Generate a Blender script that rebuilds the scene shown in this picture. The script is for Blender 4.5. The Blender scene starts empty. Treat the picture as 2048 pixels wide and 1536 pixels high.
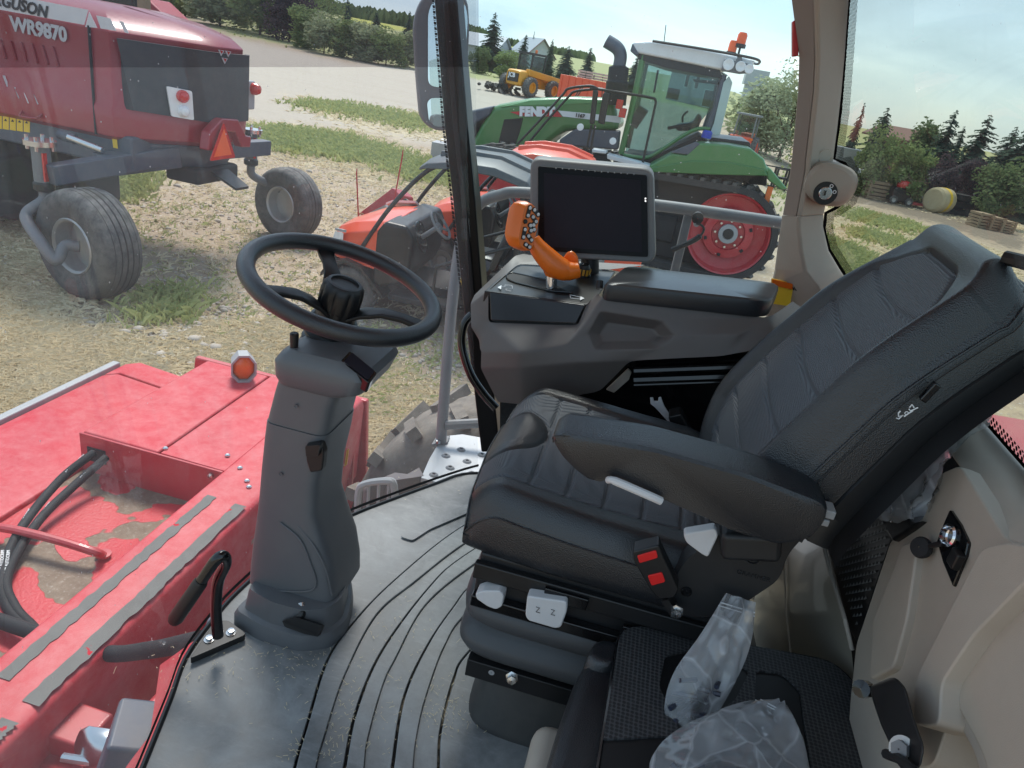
import bpy, bmesh, math, random
import numpy as np
from mathutils import Matrix, Vector, noise as mnoise

# ---------------------------------------------------------------- camera, sky, sun, exposure
sc = bpy.context.scene
COL = sc.collection
F_PX, PITCH, ROLL, AZ = 1420.0, math.radians(24), math.radians(10.5), math.radians(-8.1)
CAM = Vector((0, 0, 3.0))
_d = Vector((math.sin(AZ) * math.cos(PITCH), math.cos(AZ) * math.cos(PITCH), -math.sin(PITCH)))
_r0 = Vector((math.cos(AZ), -math.sin(AZ), 0)); _u0 = _r0.cross(_d)
_R = math.cos(ROLL) * _r0 + math.sin(ROLL) * _u0
_U = -math.sin(ROLL) * _r0 + math.cos(ROLL) * _u0
cd = bpy.data.cameras.new('camera'); cam = bpy.data.objects.new('camera', cd); COL.objects.link(cam)
cam.matrix_world = Matrix((( _R.x, _U.x, -_d.x, CAM.x), (_R.y, _U.y, -_d.y, CAM.y), (_R.z, _U.z, -_d.z, CAM.z), (0, 0, 0, 1)))
cd.sensor_fit = 'HORIZONTAL'; cd.sensor_width = 36; cd.lens = F_PX / 2048 * 36
cd.clip_start = 0.02; cd.clip_end = 4000
sc.camera = cam

SUN_EL, SUN_AZ = 58, -25          # azimuth measured from +Y towards +X
w = bpy.data.worlds.new('World'); sc.world = w; w.use_nodes = True
nt = w.node_tree; nt.nodes.clear()
N = nt.nodes.new; L = nt.links.new
out = N('ShaderNodeOutputWorld'); bg = N('ShaderNodeBackground'); sky = N('ShaderNodeTexSky')
sky.sky_type = 'NISHITA'; sky.sun_disc = False
sky.sun_elevation = math.radians(SUN_EL); sky.sun_rotation = math.radians(SUN_AZ)
sky.air_density = 1.0; sky.dust_density = 1.6; sky.ozone_density = 1.2; sky.altitude = 700
tc = N('ShaderNodeTexCoord'); mp = N('ShaderNodeMapping'); mp.inputs['Scale'].default_value = (1.0, 1.0, 4.5)
nz = N('ShaderNodeTexNoise'); nz.inputs['Scale'].default_value = 2.6; nz.inputs['Detail'].default_value = 7; nz.inputs['Roughness'].default_value = .55; nz.inputs['Distortion'].default_value = .5
rp = N('ShaderNodeValToRGB'); rp.color_ramp.elements[0].position = .34; rp.color_ramp.elements[1].position = .68
rp.color_ramp.elements[0].color = (.38, .38, .38, 1); rp.color_ramp.elements[1].color = (.95, .95, .95, 1)
mx = N('ShaderNodeMix'); mx.data_type = 'RGBA'; mx.inputs['B'].default_value = (2.95, 3.9, 4.6, 1)
L(tc.outputs['Generated'], mp.inputs['Vector']); L(mp.outputs[0], nz.inputs['Vector']); L(nz.outputs['Fac'], rp.inputs[0])
L(rp.outputs[0], mx.inputs['Factor']); L(sky.outputs[0], mx.inputs['A']); L(mx.outputs['Result'], bg.inputs[0])
bg.inputs[1].default_value = 0.125
L(bg.outputs[0], out.inputs[0])
sd = bpy.data.lights.new('sun', 'SUN'); so = bpy.data.objects.new('sun', sd); COL.objects.link(so)
sd.energy = 2.3; sd.angle = math.radians(18); sd.color = (1, .96, .9)
_s = Vector((math.sin(math.radians(SUN_AZ)) * math.cos(math.radians(SUN_EL)), math.cos(math.radians(SUN_AZ)) * math.cos(math.radians(SUN_EL)), math.sin(math.radians(SUN_EL))))
so.rotation_euler = (-_s).to_track_quat('-Z', 'Y').to_euler(); so.location = _s * 30
vs = sc.view_settings; vs.view_transform = 'Standard'; vs.look = 'None'; vs.exposure = 0.95; vs.gamma = 1.0; vs.use_curve_mapping = False
cy = sc.cycles; cy.use_denoising = True; cy.max_bounces = 8; cy.diffuse_bounces = 3; cy.glossy_bounces = 3; cy.transmission_bounces = 4; cy.transparent_max_bounces = 24
cy.caustics_reflective = False; cy.caustics_refractive = False; cy.sample_clamp_indirect = 6

rnd = random.Random(7)
# ---------------------------------------------------------------- pixel of the photograph (2048 wide) -> point on a plane of the place
def ray(u, v): return _d * F_PX + _R * (u - 1024) - _U * (v - 768)
def P(u, v, x=None, y=None, z=None):
    q = ray(u, v)
    t = (x - CAM.x) / q.x if x is not None else (y - CAM.y) / q.y if y is not None else (z - CAM.z) / q.z
    return CAM + q * t
def sstep(a, b, t):
    t = max(0.0, min(1.0, (t - a) / (b - a))); return t * t * (3 - 2 * t)
_HT = [(-1e4, 0), (0, 0), (16, 0), (30, .55), (47, 1.3), (65, 1.8), (85, 1.85), (150, 2.0), (230, 3.0), (400, 10.5), (800, 17), (3000, 20)]
def interp(t, tab):
    for (a, fa), (b, fb) in zip(tab, tab[1:]):
        if t <= b: return fa + (fb - fa) * (t - a) / (b - a)
    return tab[-1][1]
def hgt(x, y):
    if y < 1: return 0.0
    k = 1 - .97 * sstep(-.02, .26, x / max(y, 8))
    return interp(y, _HT) * k
def G(u, v):
    q = ray(u, v).normalized(); t = 1.0
    for i in range(4000):
        p = CAM + q * t
        if p.z <= hgt(p.x, p.y): break
        t *= 1.004
    return p
# ---------------------------------------------------------------- mesh helpers
class MB:
    def __init__(s, T=None): s.v = []; s.f = []; s.T = T
    def add(s, vs, fs):
        o = len(s.v)
        s.v += [(s.T @ Vector(p)) if s.T else Vector(p) for p in vs]
        s.f += [tuple(i + o for i in f) for f in fs]; return s
    def box(s, c, d, R=None):
        x, y, z = d[0] / 2, d[1] / 2, d[2] / 2
        vs = [Vector((i * x, j * y, k * z)) for k in (-1, 1) for j in (-1, 1) for i in (-1, 1)]
        if R: vs = [R @ p for p in vs]
        c = Vector(c)
        return s.add([p + c for p in vs], [(0, 2, 3, 1), (4, 5, 7, 6), (0, 1, 5, 4), (2, 6, 7, 3), (0, 4, 6, 2), (1, 3, 7, 5)])
    def bb(s, x0, x1, y0, y1, z0, z1): return s.box(((x0 + x1) / 2, (y0 + y1) / 2, (z0 + z1) / 2), (abs(x1 - x0), abs(y1 - y0), abs(z1 - z0)))
    def bar(s, a, b, wd, ht, up=(0, 0, 1)):
        a = Vector(a); b = Vector(b); d = (b - a); l = d.length; d.normalize(); sd_ = d.cross(Vector(up)).normalized(); u = sd_.cross(d)
        return s.box((a + b) / 2, (l, wd, ht), Matrix((d, sd_, u)).transposed())
    def prism(s, poly, vec):
        n = len(poly); vec = Vector(vec); a = [Vector(p) for p in poly]; b = [p + vec for p in a]
        return s.add(a + b, [tuple(range(n - 1, -1, -1)), tuple(range(n, 2 * n))] + [(i, (i + 1) % n, (i + 1) % n + n, i + n) for i in range(n)])
    def loft(s, rings, cap=True, closed=True):
        n = len(rings[0]); vs = [p for r in rings for p in r]; fs = []
        for k in range(len(rings) - 1):
            for i in range(n if closed else n - 1):
                j = (i + 1) % n; fs.append((k * n + i, k * n + j, (k + 1) * n + j, (k + 1) * n + i))
        if cap: fs += [tuple(range(n - 1, -1, -1)), tuple(range((len(rings) - 1) * n, len(rings) * n))]
        return s.add(vs, fs)
    def tube(s, pts, r, n=10, cap=True, closed=False):
        pts = [Vector(p) for p in pts]; m = len(pts); rings = []; ref = None
        for i, p in enumerate(pts):
            a = pts[(i - 1) % m] if (i or closed) else p; b = pts[(i + 1) % m] if (i < m - 1 or closed) else p
            t = (b - a).normalized()
            if ref is None: ref = t.orthogonal().normalized()
            ref = (ref - t * ref.dot(t)); ref = ref.normalized() if ref.length > 1e-6 else t.orthogonal().normalized()
            bn = t.cross(ref); rr = r[i] if isinstance(r, (list, tuple)) else r
            rings.append([p + (ref * math.cos(2 * math.pi * k / n) + bn * math.sin(2 * math.pi * k / n)) * rr for k in range(n)])
        if closed: rings.append(rings[0]); return s.loft(rings, False)
        return s.loft(rings, cap)
    def lathe(s, prof, o, ax, n=24, cap=False):
        ax = Vector(ax).normalized(); a = ax.orthogonal().normalized(); b = ax.cross(a); o = Vector(o)
        return s.loft([[o + ax * h + (a * math.cos(2 * math.pi * k / n) + b * math.sin(2 * math.pi * k / n)) * r for k in range(n)] for r, h in prof], cap)
    def cyl(s, a, b, r, n=14): a = Vector(a); b = Vector(b); return s.lathe([(r, 0), (r, (b - a).length)], a, b - a, n, True)
    def face(s, pts): return s.add(pts, [tuple(range(len(pts)))])
    def grid(s, fn, nu, nv):
        vs = [fn(i / nu, j / nv) for j in range(nv + 1) for i in range(nu + 1)]
        return s.add(vs, [(j * (nu + 1) + i, j * (nu + 1) + i + 1, (j + 1) * (nu + 1) + i + 1, (j + 1) * (nu + 1) + i) for j in range(nv) for i in range(nu)])
    def build(s, name, mat, parent=None, bevel=0, seg=2, ang=35, sub=0, solid=0, flip=False, flat=False):
        me = bpy.data.meshes.new(name); me.from_pydata([tuple(p) for p in s.v], [], s.f)
        bm = bmesh.new(); bm.from_mesh(me); bmesh.ops.recalc_face_normals(bm, faces=bm.faces)
        if flip: bmesh.ops.reverse_faces(bm, faces=bm.faces)
        bm.to_mesh(me); bm.free()
        if not flat:
            me.shade_smooth()
            if ang < 180: me.set_sharp_from_angle(angle=math.radians(ang))
        return link(name, me, mat, parent, bevel, seg, sub, solid)
def wmat(o):
    b = Matrix.Translation(o.location)
    return wmat(o.parent) @ o.matrix_parent_inverse @ b if o.parent else b
def link(name, me, mat, parent=None, bevel=0, seg=2, sub=0, solid=0):
    o = bpy.data.objects.new(name, me); COL.objects.link(o)
    for m in (mat if isinstance(mat, (list, tuple)) else [mat]): me.materials.append(m)
    if parent:
        o.parent = parent
        o.matrix_parent_inverse = wmat(parent).inverted()
    if solid: m = o.modifiers.new('s', 'SOLIDIFY'); m.thickness = solid; m.offset = 0
    if bevel:
        m = o.modifiers.new('b', 'BEVEL'); m.width = bevel; m.segments = seg; m.limit_method = 'ANGLE'; m.angle_limit = math.radians(30); m.harden_normals = True
    if sub: m = o.modifiers.new('u', 'SUBSURF'); m.levels = m.render_levels = sub
    return o
def tag(o, label, cat, group=None, kind=None):
    if label: o['label'] = label
    if cat: o['category'] = cat
    if group: o['group'] = group
    if kind: o['kind'] = kind
    return o
def thing(name, label, cat, loc=(0, 0, 0), group=None):
    o = bpy.data.objects.new(name, None); COL.objects.link(o); o.location = loc; o.empty_display_size = .1
    return tag(o, label, cat, group)
def copy_tree(o, parent=None):
    c = o.copy(); COL.objects.link(c)
    if parent: c.parent = parent; c.matrix_parent_inverse = o.matrix_parent_inverse.copy()
    for ch in list(o.children): copy_tree(ch, c)
    return c
def frame(o, rz=0, s=1): return Matrix.Translation(Vector(o)) @ Matrix.Rotation(rz, 4, 'Z') @ Matrix.Scale(s, 4)
def ring_se(c, ex, ey, a, b, n=28, p=4):
    c = Vector(c); ex = Vector(ex); ey = Vector(ey); R = []
    for k in range(n):
        t = 2 * math.pi * k / n; x = math.cos(t); y = math.sin(t)
        R.append(c + ex * (a * math.copysign(abs(x) ** (2 / p), x)) + ey * (b * math.copysign(abs(y) ** (2 / p), y)))
    return R
def spline(pts, n=8):
    pts = [Vector(p) for p in pts]; q = [pts[0] * 2 - pts[1]] + pts + [pts[-1] * 2 - pts[-2]]; r = []
    for i in range(1, len(q) - 2):
        for k in range(n):
            t = k / n; a, b, c, d = q[i - 1:i + 3]
            r.append(.5 * ((2 * b) + (c - a) * t + (2 * a - 5 * b + 4 * c - d) * t * t + (3 * b - a - 3 * c + d) * t ** 3))
    return r + [pts[-1]]
def rpoly(pts, r, n=5):
    """round the corners of a polygon (list of Vectors)"""
    pts = [Vector(p) for p in pts]; m = len(pts); res = []
    for i in range(m):
        a, b, c = pts[i - 1], pts[i], pts[(i + 1) % m]
        rr = r[i] if isinstance(r, (list, tuple)) else r
        rr = min(rr, (a - b).length * .49, (c - b).length * .49)
        p = b + (a - b).normalized() * rr; q = b + (c - b).normalized() * rr
        for k in range(n + 1):
            t = k / n; res.append(p * (1 - t) ** 2 + b * 2 * t * (1 - t) + q * t * t)
    return res
def text(s, size, o, ex, ey, mat, parent, name='lettering', shear=0, offset=0, depth=.002, spacing=1.0):
    cu = bpy.data.curves.new('t', 'FONT'); cu.body = s; cu.size = size; cu.shear = shear; cu.offset = offset; cu.extrude = depth / 2; cu.resolution_u = 3; cu.space_character = spacing
    ob = bpy.data.objects.new('t', cu); COL.objects.link(ob)
    me = bpy.data.meshes.new_from_object(ob.evaluated_get(bpy.context.evaluated_depsgraph_get()))
    bpy.data.objects.remove(ob)
    ex = Vector(ex).normalized(); ey = Vector(ey); ey = (ey - ex * ey.dot(ex)).normalized(); ez = ex.cross(ey)
    M_ = Matrix(((ex.x, ey.x, ez.x, o[0]), (ex.y, ey.y, ez.y, o[1]), (ex.z, ey.z, ez.z, o[2]), (0, 0, 0, 1)))
    me.transform(M_); me.name = name
    return link(name, me, mat, parent)
# ---------------------------------------------------------------- materials
def nodes(name):
    m = bpy.data.materials.new(name); m.use_nodes = True; t = m.node_tree; t.nodes.clear()
    o = t.nodes.new('ShaderNodeOutputMaterial'); return m, t, t.nodes.new, t.links.new, o
def nset(n, **k):
    for a, b in k.items():
        i = n.inputs.get(a.replace('_', ' '))
        if i is not None: i.default_value = b
    return n
def noise_(N, L, co, scale, detail=4, rough=.6, dist=0):
    n = nset(N('ShaderNodeTexNoise'), Scale=scale, Detail=detail, Roughness=rough, Distortion=dist); L(co, n.inputs['Vector']); return n.outputs['Fac']
def ramp_(N, L, fac, p0, p1, c0=(0, 0, 0, 1), c1=(1, 1, 1, 1)):
    r = N('ShaderNodeValToRGB'); r.color_ramp.elements[0].position = p0; r.color_ramp.elements[1].position = p1
    r.color_ramp.elements[0].color = c0; r.color_ramp.elements[1].color = c1; L(fac, r.inputs[0]); return r.outputs[0]
def mix_(N, L, fac, a, b, mode='MIX'):
    m = N('ShaderNodeMix'); m.data_type = 'RGBA'; m.blend_type = mode
    for s_, k in ((fac, 'Factor'), (a, 'A'), (b, 'B')):
        if hasattr(s_, 'is_output'): L(s_, m.inputs[k])
        elif k == 'Factor': m.inputs[0].default_value = s_
        else: m.inputs[k].default_value = tuple(s_) + ((1,) if len(s_) == 3 else ())
    return m.outputs['Result']
def math_(N, L, op, a, b=0.0):
    m = N('ShaderNodeMath'); m.operation = op
    for i, s_ in enumerate((a, b)):
        if hasattr(s_, 'is_output'): L(s_, m.inputs[i])
        else: m.inputs[i].default_value = s_
    return m.outputs[0]
def dark(c, k): return tuple(x * k for x in c)
def mat(name, col, rough=.5, metal=0, var=.12, vs=5, bump=0, bs=300, bkind='noise', dust=0, dcol=(.36, .31, .25), coat=0, spec=.5, emit=0):
    m, t, N, L, o = nodes(name); b = N('ShaderNodeBsdfPrincipled'); L(b.outputs[0], o.inputs[0])
    co = N('ShaderNodeTexCoord').outputs['Object']
    f = noise_(N, L, co, vs, 5, .65)
    f2 = noise_(N, L, co, vs * 9, 3, .6)
    c = mix_(N, L, f, dark(col, 1 - var), dark(col, 1 + var))
    c = mix_(N, L, math_(N, L, 'MULTIPLY', f2, .25), c, dark(col, .72))
    if dust:
        g = N('ShaderNodeNewGeometry'); sx = N('ShaderNodeSeparateXYZ'); L(g.outputs['Normal'], sx.inputs[0])
        up = math_(N, L, 'ADD', math_(N, L, 'MULTIPLY', sx.outputs[2], .55), .45)
        d = math_(N, L, 'MULTIPLY', ramp_(N, L, noise_(N, L, co, 9, 6, .7), .35, .75), math_(N, L, 'MULTIPLY', up, dust))
        c = mix_(N, L, d, c, dcol)
        r_ = math_(N, L, 'ADD', math_(N, L, 'MULTIPLY', d, .5), rough); L(r_, b.inputs['Roughness'])
    else:
        r_ = math_(N, L, 'ADD', math_(N, L, 'MULTIPLY', f, .16), rough - .08); L(r_, b.inputs['Roughness'])
    L(c, b.inputs['Base Color']); nset(b, Metallic=metal, Coat_Weight=coat, Specular_IOR_Level=spec)
    if bump:
        if bkind == 'leather':
            v = nset(N('ShaderNodeTexVoronoi'), Scale=bs); L(co, v.inputs['Vector']); h = v.outputs['Distance']
        elif bkind == 'weave':
            wv = N('ShaderNodeTexWave'); wv.bands_direction = 'Z'; nset(wv, Scale=bs, Distortion=.6, Detail=1); L(co, wv.inputs['Vector']); h = math_(N, L, 'ADD', wv.outputs['Fac'], math_(N, L, 'MULTIPLY', noise_(N, L, co, bs * 4, 2), .8))
        else: h = noise_(N, L, co, bs, 3)
        bp = nset(N('ShaderNodeBump'), Strength=bump, Distance=.002); L(h, bp.inputs['Height']); L(bp.outputs[0], b.inputs['Normal'])
    if emit: nset(b, Emission_Strength=emit); b.inputs['Emission Color'].default_value = tuple(col) + (1,)
    return m
def glass_mat(name, tint, dust=.05, refl=1.0, specks=.6, vscale=1.0, rough=.0):
    m, t, N, L, o = nodes(name); co = N('ShaderNodeTexCoord').outputs['Object']
    tr = N('ShaderNodeBsdfTransparent'); tr.inputs[0].default_value = tuple(tint) + (1,)
    gl = N('ShaderNodeBsdfGlossy'); gl.inputs['Roughness'].default_value = rough
    fr = N('ShaderNodeLayerWeight'); fr.inputs[0].default_value = .5
    fz = math_(N, L, 'ADD', math_(N, L, 'MULTIPLY', math_(N, L, 'POWER', fr.outputs['Facing'], 5.0), .9), .035)
    ms = N('ShaderNodeMixShader'); L(math_(N, L, 'MULTIPLY', fz, refl), ms.inputs[0]); L(tr.outputs[0], ms.inputs[1]); L(gl.outputs[0], ms.inputs[2])
    if dust:
        df = N('ShaderNodeBsdfDiffuse'); df.inputs[0].default_value = (.75, .75, .76, 1)
        tl = N('ShaderNodeBsdfTranslucent'); tl.inputs[0].default_value = (.75, .75, .76, 1)
        ad = N('ShaderNodeMixShader'); ad.inputs[0].default_value = .5; L(df.outputs[0], ad.inputs[1]); L(tl.outputs[0], ad.inputs[2])
        a = ramp_(N, L, noise_(N, L, co, 2.2 * vscale, 6, .7, .8), .3, .8)
        mpn = N('ShaderNodeMapping'); mpn.inputs['Scale'].default_value = (38, 38, 3); L(co, mpn.inputs['Vector'])
        st = ramp_(N, L, noise_(N, L, mpn.outputs[0], 1, 3), .55, .8)
        vo = N('ShaderNodeTexVoronoi'); nset(vo, Scale=75 * vscale, Randomness=1.0); L(co, vo.inputs['Vector'])
        sp = math_(N, L, 'LESS_THAN', vo.outputs['Distance'], .12)
        sx = N('ShaderNodeSeparateColor'); L(vo.outputs['Color'], sx.inputs[0])
        sp = math_(N, L, 'MULTIPLY', sp, math_(N, L, 'GREATER_THAN', sx.outputs[0], .9))
        k = math_(N, L, 'ADD', math_(N, L, 'MULTIPLY', a, dust), math_(N, L, 'MULTIPLY', st, dust * .5))
        k = math_(N, L, 'ADD', math_(N, L, 'ADD', k, dust * .45), math_(N, L, 'MULTIPLY', sp, specks))
        k = math_(N, L, 'MINIMUM', k, .8)
        m2 = N('ShaderNodeMixShader'); L(k, m2.inputs[0]); L(ms.outputs[0], m2.inputs[1]); L(ad.outputs[0], m2.inputs[2]); L(m2.outputs[0], o.inputs[0])
    else: L(ms.outputs[0], o.inputs[0])
    return m
def leaf_mat(name, c1, c2, sc_=1.5):
    m, t, N, L, o = nodes(name); co = N('ShaderNodeTexCoord').outputs['Object']
    a = N('ShaderNodeAttribute'); a.attribute_name = 'rnd'
    f = math_(N, L, 'ADD', math_(N, L, 'MULTIPLY', noise_(N, L, co, sc_, 3), .6), math_(N, L, 'MULTIPLY', a.outputs['Fac'], .4))
    c = mix_(N, L, f, c1, c2)
    d = N('ShaderNodeBsdfDiffuse'); L(c, d.inputs[0]); tl = N('ShaderNodeBsdfTranslucent'); L(c, tl.inputs[0])
    x = N('ShaderNodeMixShader'); x.inputs[0].default_value = .3; L(d.outputs[0], x.inputs[1]); L(tl.outputs[0], x.inputs[2]); L(x.outputs[0], o.inputs[0])
    return m
K = {}
K['red'] = mat('red_paint', (.50, .022, .035), .38, var=.1, dust=.30, dcol=(.42, .33, .30), coat=.2)
K['red2'] = mat('crimson_paint', (.33, .012, .028), .33, var=.08, dust=.18, coat=.3)
K['orange_red'] = mat('orange_red_paint', (.78, .085, .03), .35, var=.08, dust=.12, coat=.3)
K['green'] = mat('green_paint', (.055, .21, .055), .33, var=.1, dust=.2, coat=.3)
K['yellow'] = mat('yellow_paint', (.75, .33, .015), .45, dust=.15)
K['white_plastic'] = mat('white_plastic', (.80, .81, .82), .4)
K['grey_metal'] = mat('grey_metal_paint', (.17, .18, .195), .45, dust=.3)
K['lgrey'] = mat('light_grey_paint', (.36, .37, .385), .45, dust=.25)
K['navy'] = mat('slate_paint', (.07, .085, .12), .45, dust=.28)
K['black'] = mat('black_plastic', (.012, .012, .013), .42)
K['black_gloss'] = mat('black_gloss', (.006, .006, .007), .16, coat=.25)
K['black_matte'] = mat('black_matte', (.015, .015, .017), .75)
K['tyre'] = mat('tyre_rubber', (.06, .06, .062), .8, bump=.3, bs=120, dust=.8, dcol=(.36, .34, .31))
K['dustyrub'] = mat('dusty_rubber', (.13, .115, .10), .9, var=.4, bump=.5, bs=60, dust=.7, dcol=(.36, .31, .26))
K['silver'] = mat('silver_rim', (.5, .5, .5), .4, metal=.5, dust=.25)
K['steel'] = mat('steel', (.62, .63, .64), .25, metal=1)
K['chrome'] = mat('chrome', (.8, .8, .82), .1, metal=1, var=.03)
K['leather'] = mat('black_leather', (.015, .017, .021), .31, bump=.35, bs=520, bkind='leather', var=.25, spec=.75)
K['fabric'] = mat('grey_fabric', (.095, .107, .122), .62, bump=.55, bs=100, bkind='weave', var=.15)
K['shell'] = mat('seat_shell', (.014, .015, .017), .5, bump=.1, bs=600)
K['column'] = mat('slate_grey_plastic', (.118, .124, .134), .42, bump=.15, bs=900, var=.08, vs=3, dust=.10)
K['console'] = mat('taupe_plastic', (.108, .099, .098), .5, bump=.15, bs=900, var=.08, vs=3, dust=.06)
K['lidgrey'] = mat('armrest_black', (.021, .023, .028), .33, bump=.1, bs=700)
K['beige'] = mat('beige_plastic', (.48, .42, .355), .5, bump=.2, bs=600, var=.07, vs=4, dust=.05, dcol=(.3, .25, .2))
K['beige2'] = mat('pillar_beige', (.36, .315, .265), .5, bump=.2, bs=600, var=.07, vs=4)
K['brown'] = mat('pillar_shaded_beige', (.21, .16, .135), .5, bump=.12, bs=800, var=.05, vs=2)  # beige darkened to paint the pillar's shaded side
K['white'] = mat('white_lever', (.62, .62, .63), .5, dust=.1)
K['orange'] = mat('orange_plastic', (.80, .17, .012), .35, var=.04, coat=.15)
K['btn_white'] = mat('white_button', (.72, .74, .76), .4)
K['btn_red'] = mat('red_button', (.72, .02, .02), .35)
K['amber'] = mat('amber_lens', (.75, .14, .01), .25, coat=.4)
K['redlens'] = mat('red_lens', (.62, .02, .015), .2, coat=.5)
K['smv'] = mat('orange_sign', (.95, .13, .02), .45)
K['decal_y'] = mat('yellow_decal', (.85, .55, .03), .5)
K['decal_w'] = mat('white_decal', (.82, .84, .86), .4)
K['decal_s'] = mat('silver_decal', (.6, .62, .65), .35)
K['decal_r'] = mat('red_decal', (.55, .03, .04), .45)
K['tape'] = mat('grip_tape', (.20, .195, .185), .9, bump=.6, bs=250)
K['screen'] = mat('dark_screen', (.020, .018, .026), .4, var=.35, vs=8, spec=.12)
K['bezel'] = mat('black_bezel', (.004, .004, .005), .3, spec=.15)
K['gold'] = mat('gold_label', (.55, .30, .03), .5)
K['mirror'] = mat('mirror_glass', (.9, .91, .92), .02, metal=1, var=.01)
K['wood'] = mat('weathered_wood', (.30, .22, .14), .8, var=.3, vs=3)
K['pillar'] = mat('pillar_black', (.006, .006, .007), .3, spec=.2)
K['bark'] = mat('bark', (.10, .075, .055), .9, bump=.6, bs=30)
K['stone'] = mat('field_stone', (.44, .385, .32), .85, var=.35, vs=7, bump=.4, bs=60)
K['straw'] = leaf_mat('dry_straw', (.58, .48, .30), (.86, .76, .56), 3)
K['grass'] = leaf_mat('green_grass', (.24, .30, .10), (.58, .58, .28), 2)
K['spruce'] = leaf_mat('spruce_needles', (.045, .075, .055), (.10, .14, .10), .8)
K['leafg'] = leaf_mat('broad_leaves', (.12, .17, .06), (.30, .36, .15), .9)
K['leafd'] = leaf_mat('dark_leaves', (.08, .115, .05), (.21, .26, .12), .9)
K['leafp'] = leaf_mat('purple_leaves', (.06, .04, .05), (.12, .085, .09), .9)
K['leafs'] = leaf_mat('silvery_leaves', (.24, .28, .15), (.44, .47, .29), .9)
K['siding'] = mat('pale_siding', (.50, .52, .55), .7)
K['roofm'] = mat('grey_roof', (.36, .39, .43), .6)
K['bingrey'] = mat('galvanised_sheet', (.42, .44, .46), .45, metal=.3)
K['barn'] = mat('barn_red_brown', (.16, .075, .06), .8)
K['bluebox'] = mat('blue_plastic', (.08, .16, .30), .5)
K['windshield'] = glass_mat('dusty_glass', (.97, .98, .98), .10, .8, .5)
K['reflect_tone'] = glass_mat('reflection_tone', (.68, .66, .68), 0, .2)  # darker tint paints the glass tone beyond the reflection's edge
K['sideglass'] = glass_mat('side_glass', (.85, .94, .94), .035, .7, .5)
K['rearglass'] = glass_mat('rear_glass', (.70, .73, .66), .05, .35, .25)
K['cabglass'] = glass_mat('tractor_glass', (.66, .77, .77), .03, 1.0, 0)
# ================================================================ GROUND
def px_poly(pts): return [tuple(G(u, v)[:2]) for u, v in pts]
def in_poly(X, Y, poly):
    ins = np.zeros(X.shape, bool); n = len(poly)
    for i in range(n):
        x1, y1 = poly[i]; x2, y2 = poly[i - 1]
        c = ((y1 > Y) != (y2 > Y)) & (X < (x2 - x1) * (Y - y1) / (y2 - y1 + 1e-12) + x1); ins ^= c
    return ins
GREEN = [px_poly(p) for p in (
    [(500, 258), (580, 262), (690, 275), (800, 312), (870, 335), (930, 345), (930, 372), (850, 366), (740, 325), (640, 312), (510, 290)],
    [(582, 207), (640, 205), (740, 217), (820, 232), (870, 250), (850, 262), (760, 244), (650, 222)],
    [(430, 62), (560, 92), (700, 118), (850, 140), (1010, 168), (1010, 146), (830, 100), (600, 50), (430, 25)],
    [(930, 128), (1300, 190), (1300, 175), (930, 105)],
    [(0, 350), (140, 345), (300, 350), (290, 385), (190, 420), (0, 440)],
    [(285, 590), (380, 585), (400, 640), (270, 655)],
    [(1690, 425), (1750, 430), (1838, 455), (1800, 462), (1700, 440)], [(1720, 465), (1790, 478), (1780, 488), (1715, 475)],
    [(1660, 480), (1730, 510), (1745, 560), (1670, 545)],
    [(1760, 358), (1950, 400), (2048, 425), (2048, 440), (1900, 415), (1740, 375)],
    [(1600, 300), (1560, 380), (1500, 420), (1600, 400)])]
DRY = [px_poly(p) for p in (
    [(490, 248), (700, 262), (900, 330), (960, 345), (960, 420), (800, 372), (640, 330), (490, 300)],
    [(0, 640), (240, 690), (300, 740), (120, 830), (0, 850)], [(0, 440), (70, 470), (120, 620), (0, 650)],
    [(350, 660), (560, 650), (700, 700), (950, 830), (900, 900), (700, 980), (500, 780), (330, 720)],
    [(560, 190), (900, 235), (900, 290), (640, 235)],
    [(1660, 400), (2048, 520), (2048, 760), (1660, 600)], [(1700, 350), (2048, 420), (2048, 470), (1700, 385)])]
ROAD = [px_poly(p) for p in (
    [(490, 135), (800, 130), (1000, 168), (1300, 215), (1300, 330), (900, 300), (700, 258), (490, 245)],
    [(440, 70), (700, 128), (1000, 165), (700, 250), (490, 240)])]
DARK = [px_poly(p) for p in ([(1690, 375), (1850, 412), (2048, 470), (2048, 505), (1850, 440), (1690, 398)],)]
na, nr = 900, 190
rad = np.concatenate([[0.01], np.geomspace(1.2, 120, nr - 30), np.geomspace(126, 2600, 29)])
th = np.linspace(0, 2 * np.pi, na, endpoint=False)
# denser in front of the camera
th = th + .55 * np.sin(th)
RR, TT = np.meshgrid(rad, th, indexing='ij')
X = RR * np.sin(TT + np.pi); Y = RR * np.cos(TT + np.pi)
rs = np.random.default_rng(3)
JX = X + rs.normal(0, .022, X.shape) * RR; JY = Y + rs.normal(0, .03, X.shape) * RR
gr = np.zeros(X.shape); dr = np.zeros(X.shape); rd = np.zeros(X.shape); dk = np.zeros(X.shape)
for p in GREEN: gr = np.maximum(gr, in_poly(JX, JY, p))
for p in DRY: dr = np.maximum(dr, in_poly(JX, JY, p))
for p in ROAD: rd = np.maximum(rd, in_poly(X, Y, p))
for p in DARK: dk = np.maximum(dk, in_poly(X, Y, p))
far = np.clip((RR - 75) / 20, 0, 1); gr = np.maximum(gr, far)
Zg = np.array([[hgt(a, b) for a, b in zip(ra, rb)] for ra, rb in zip(X, Y)])
Zg += np.where(RR < 40, rs.normal(0, .006, X.shape), 0)
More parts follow.
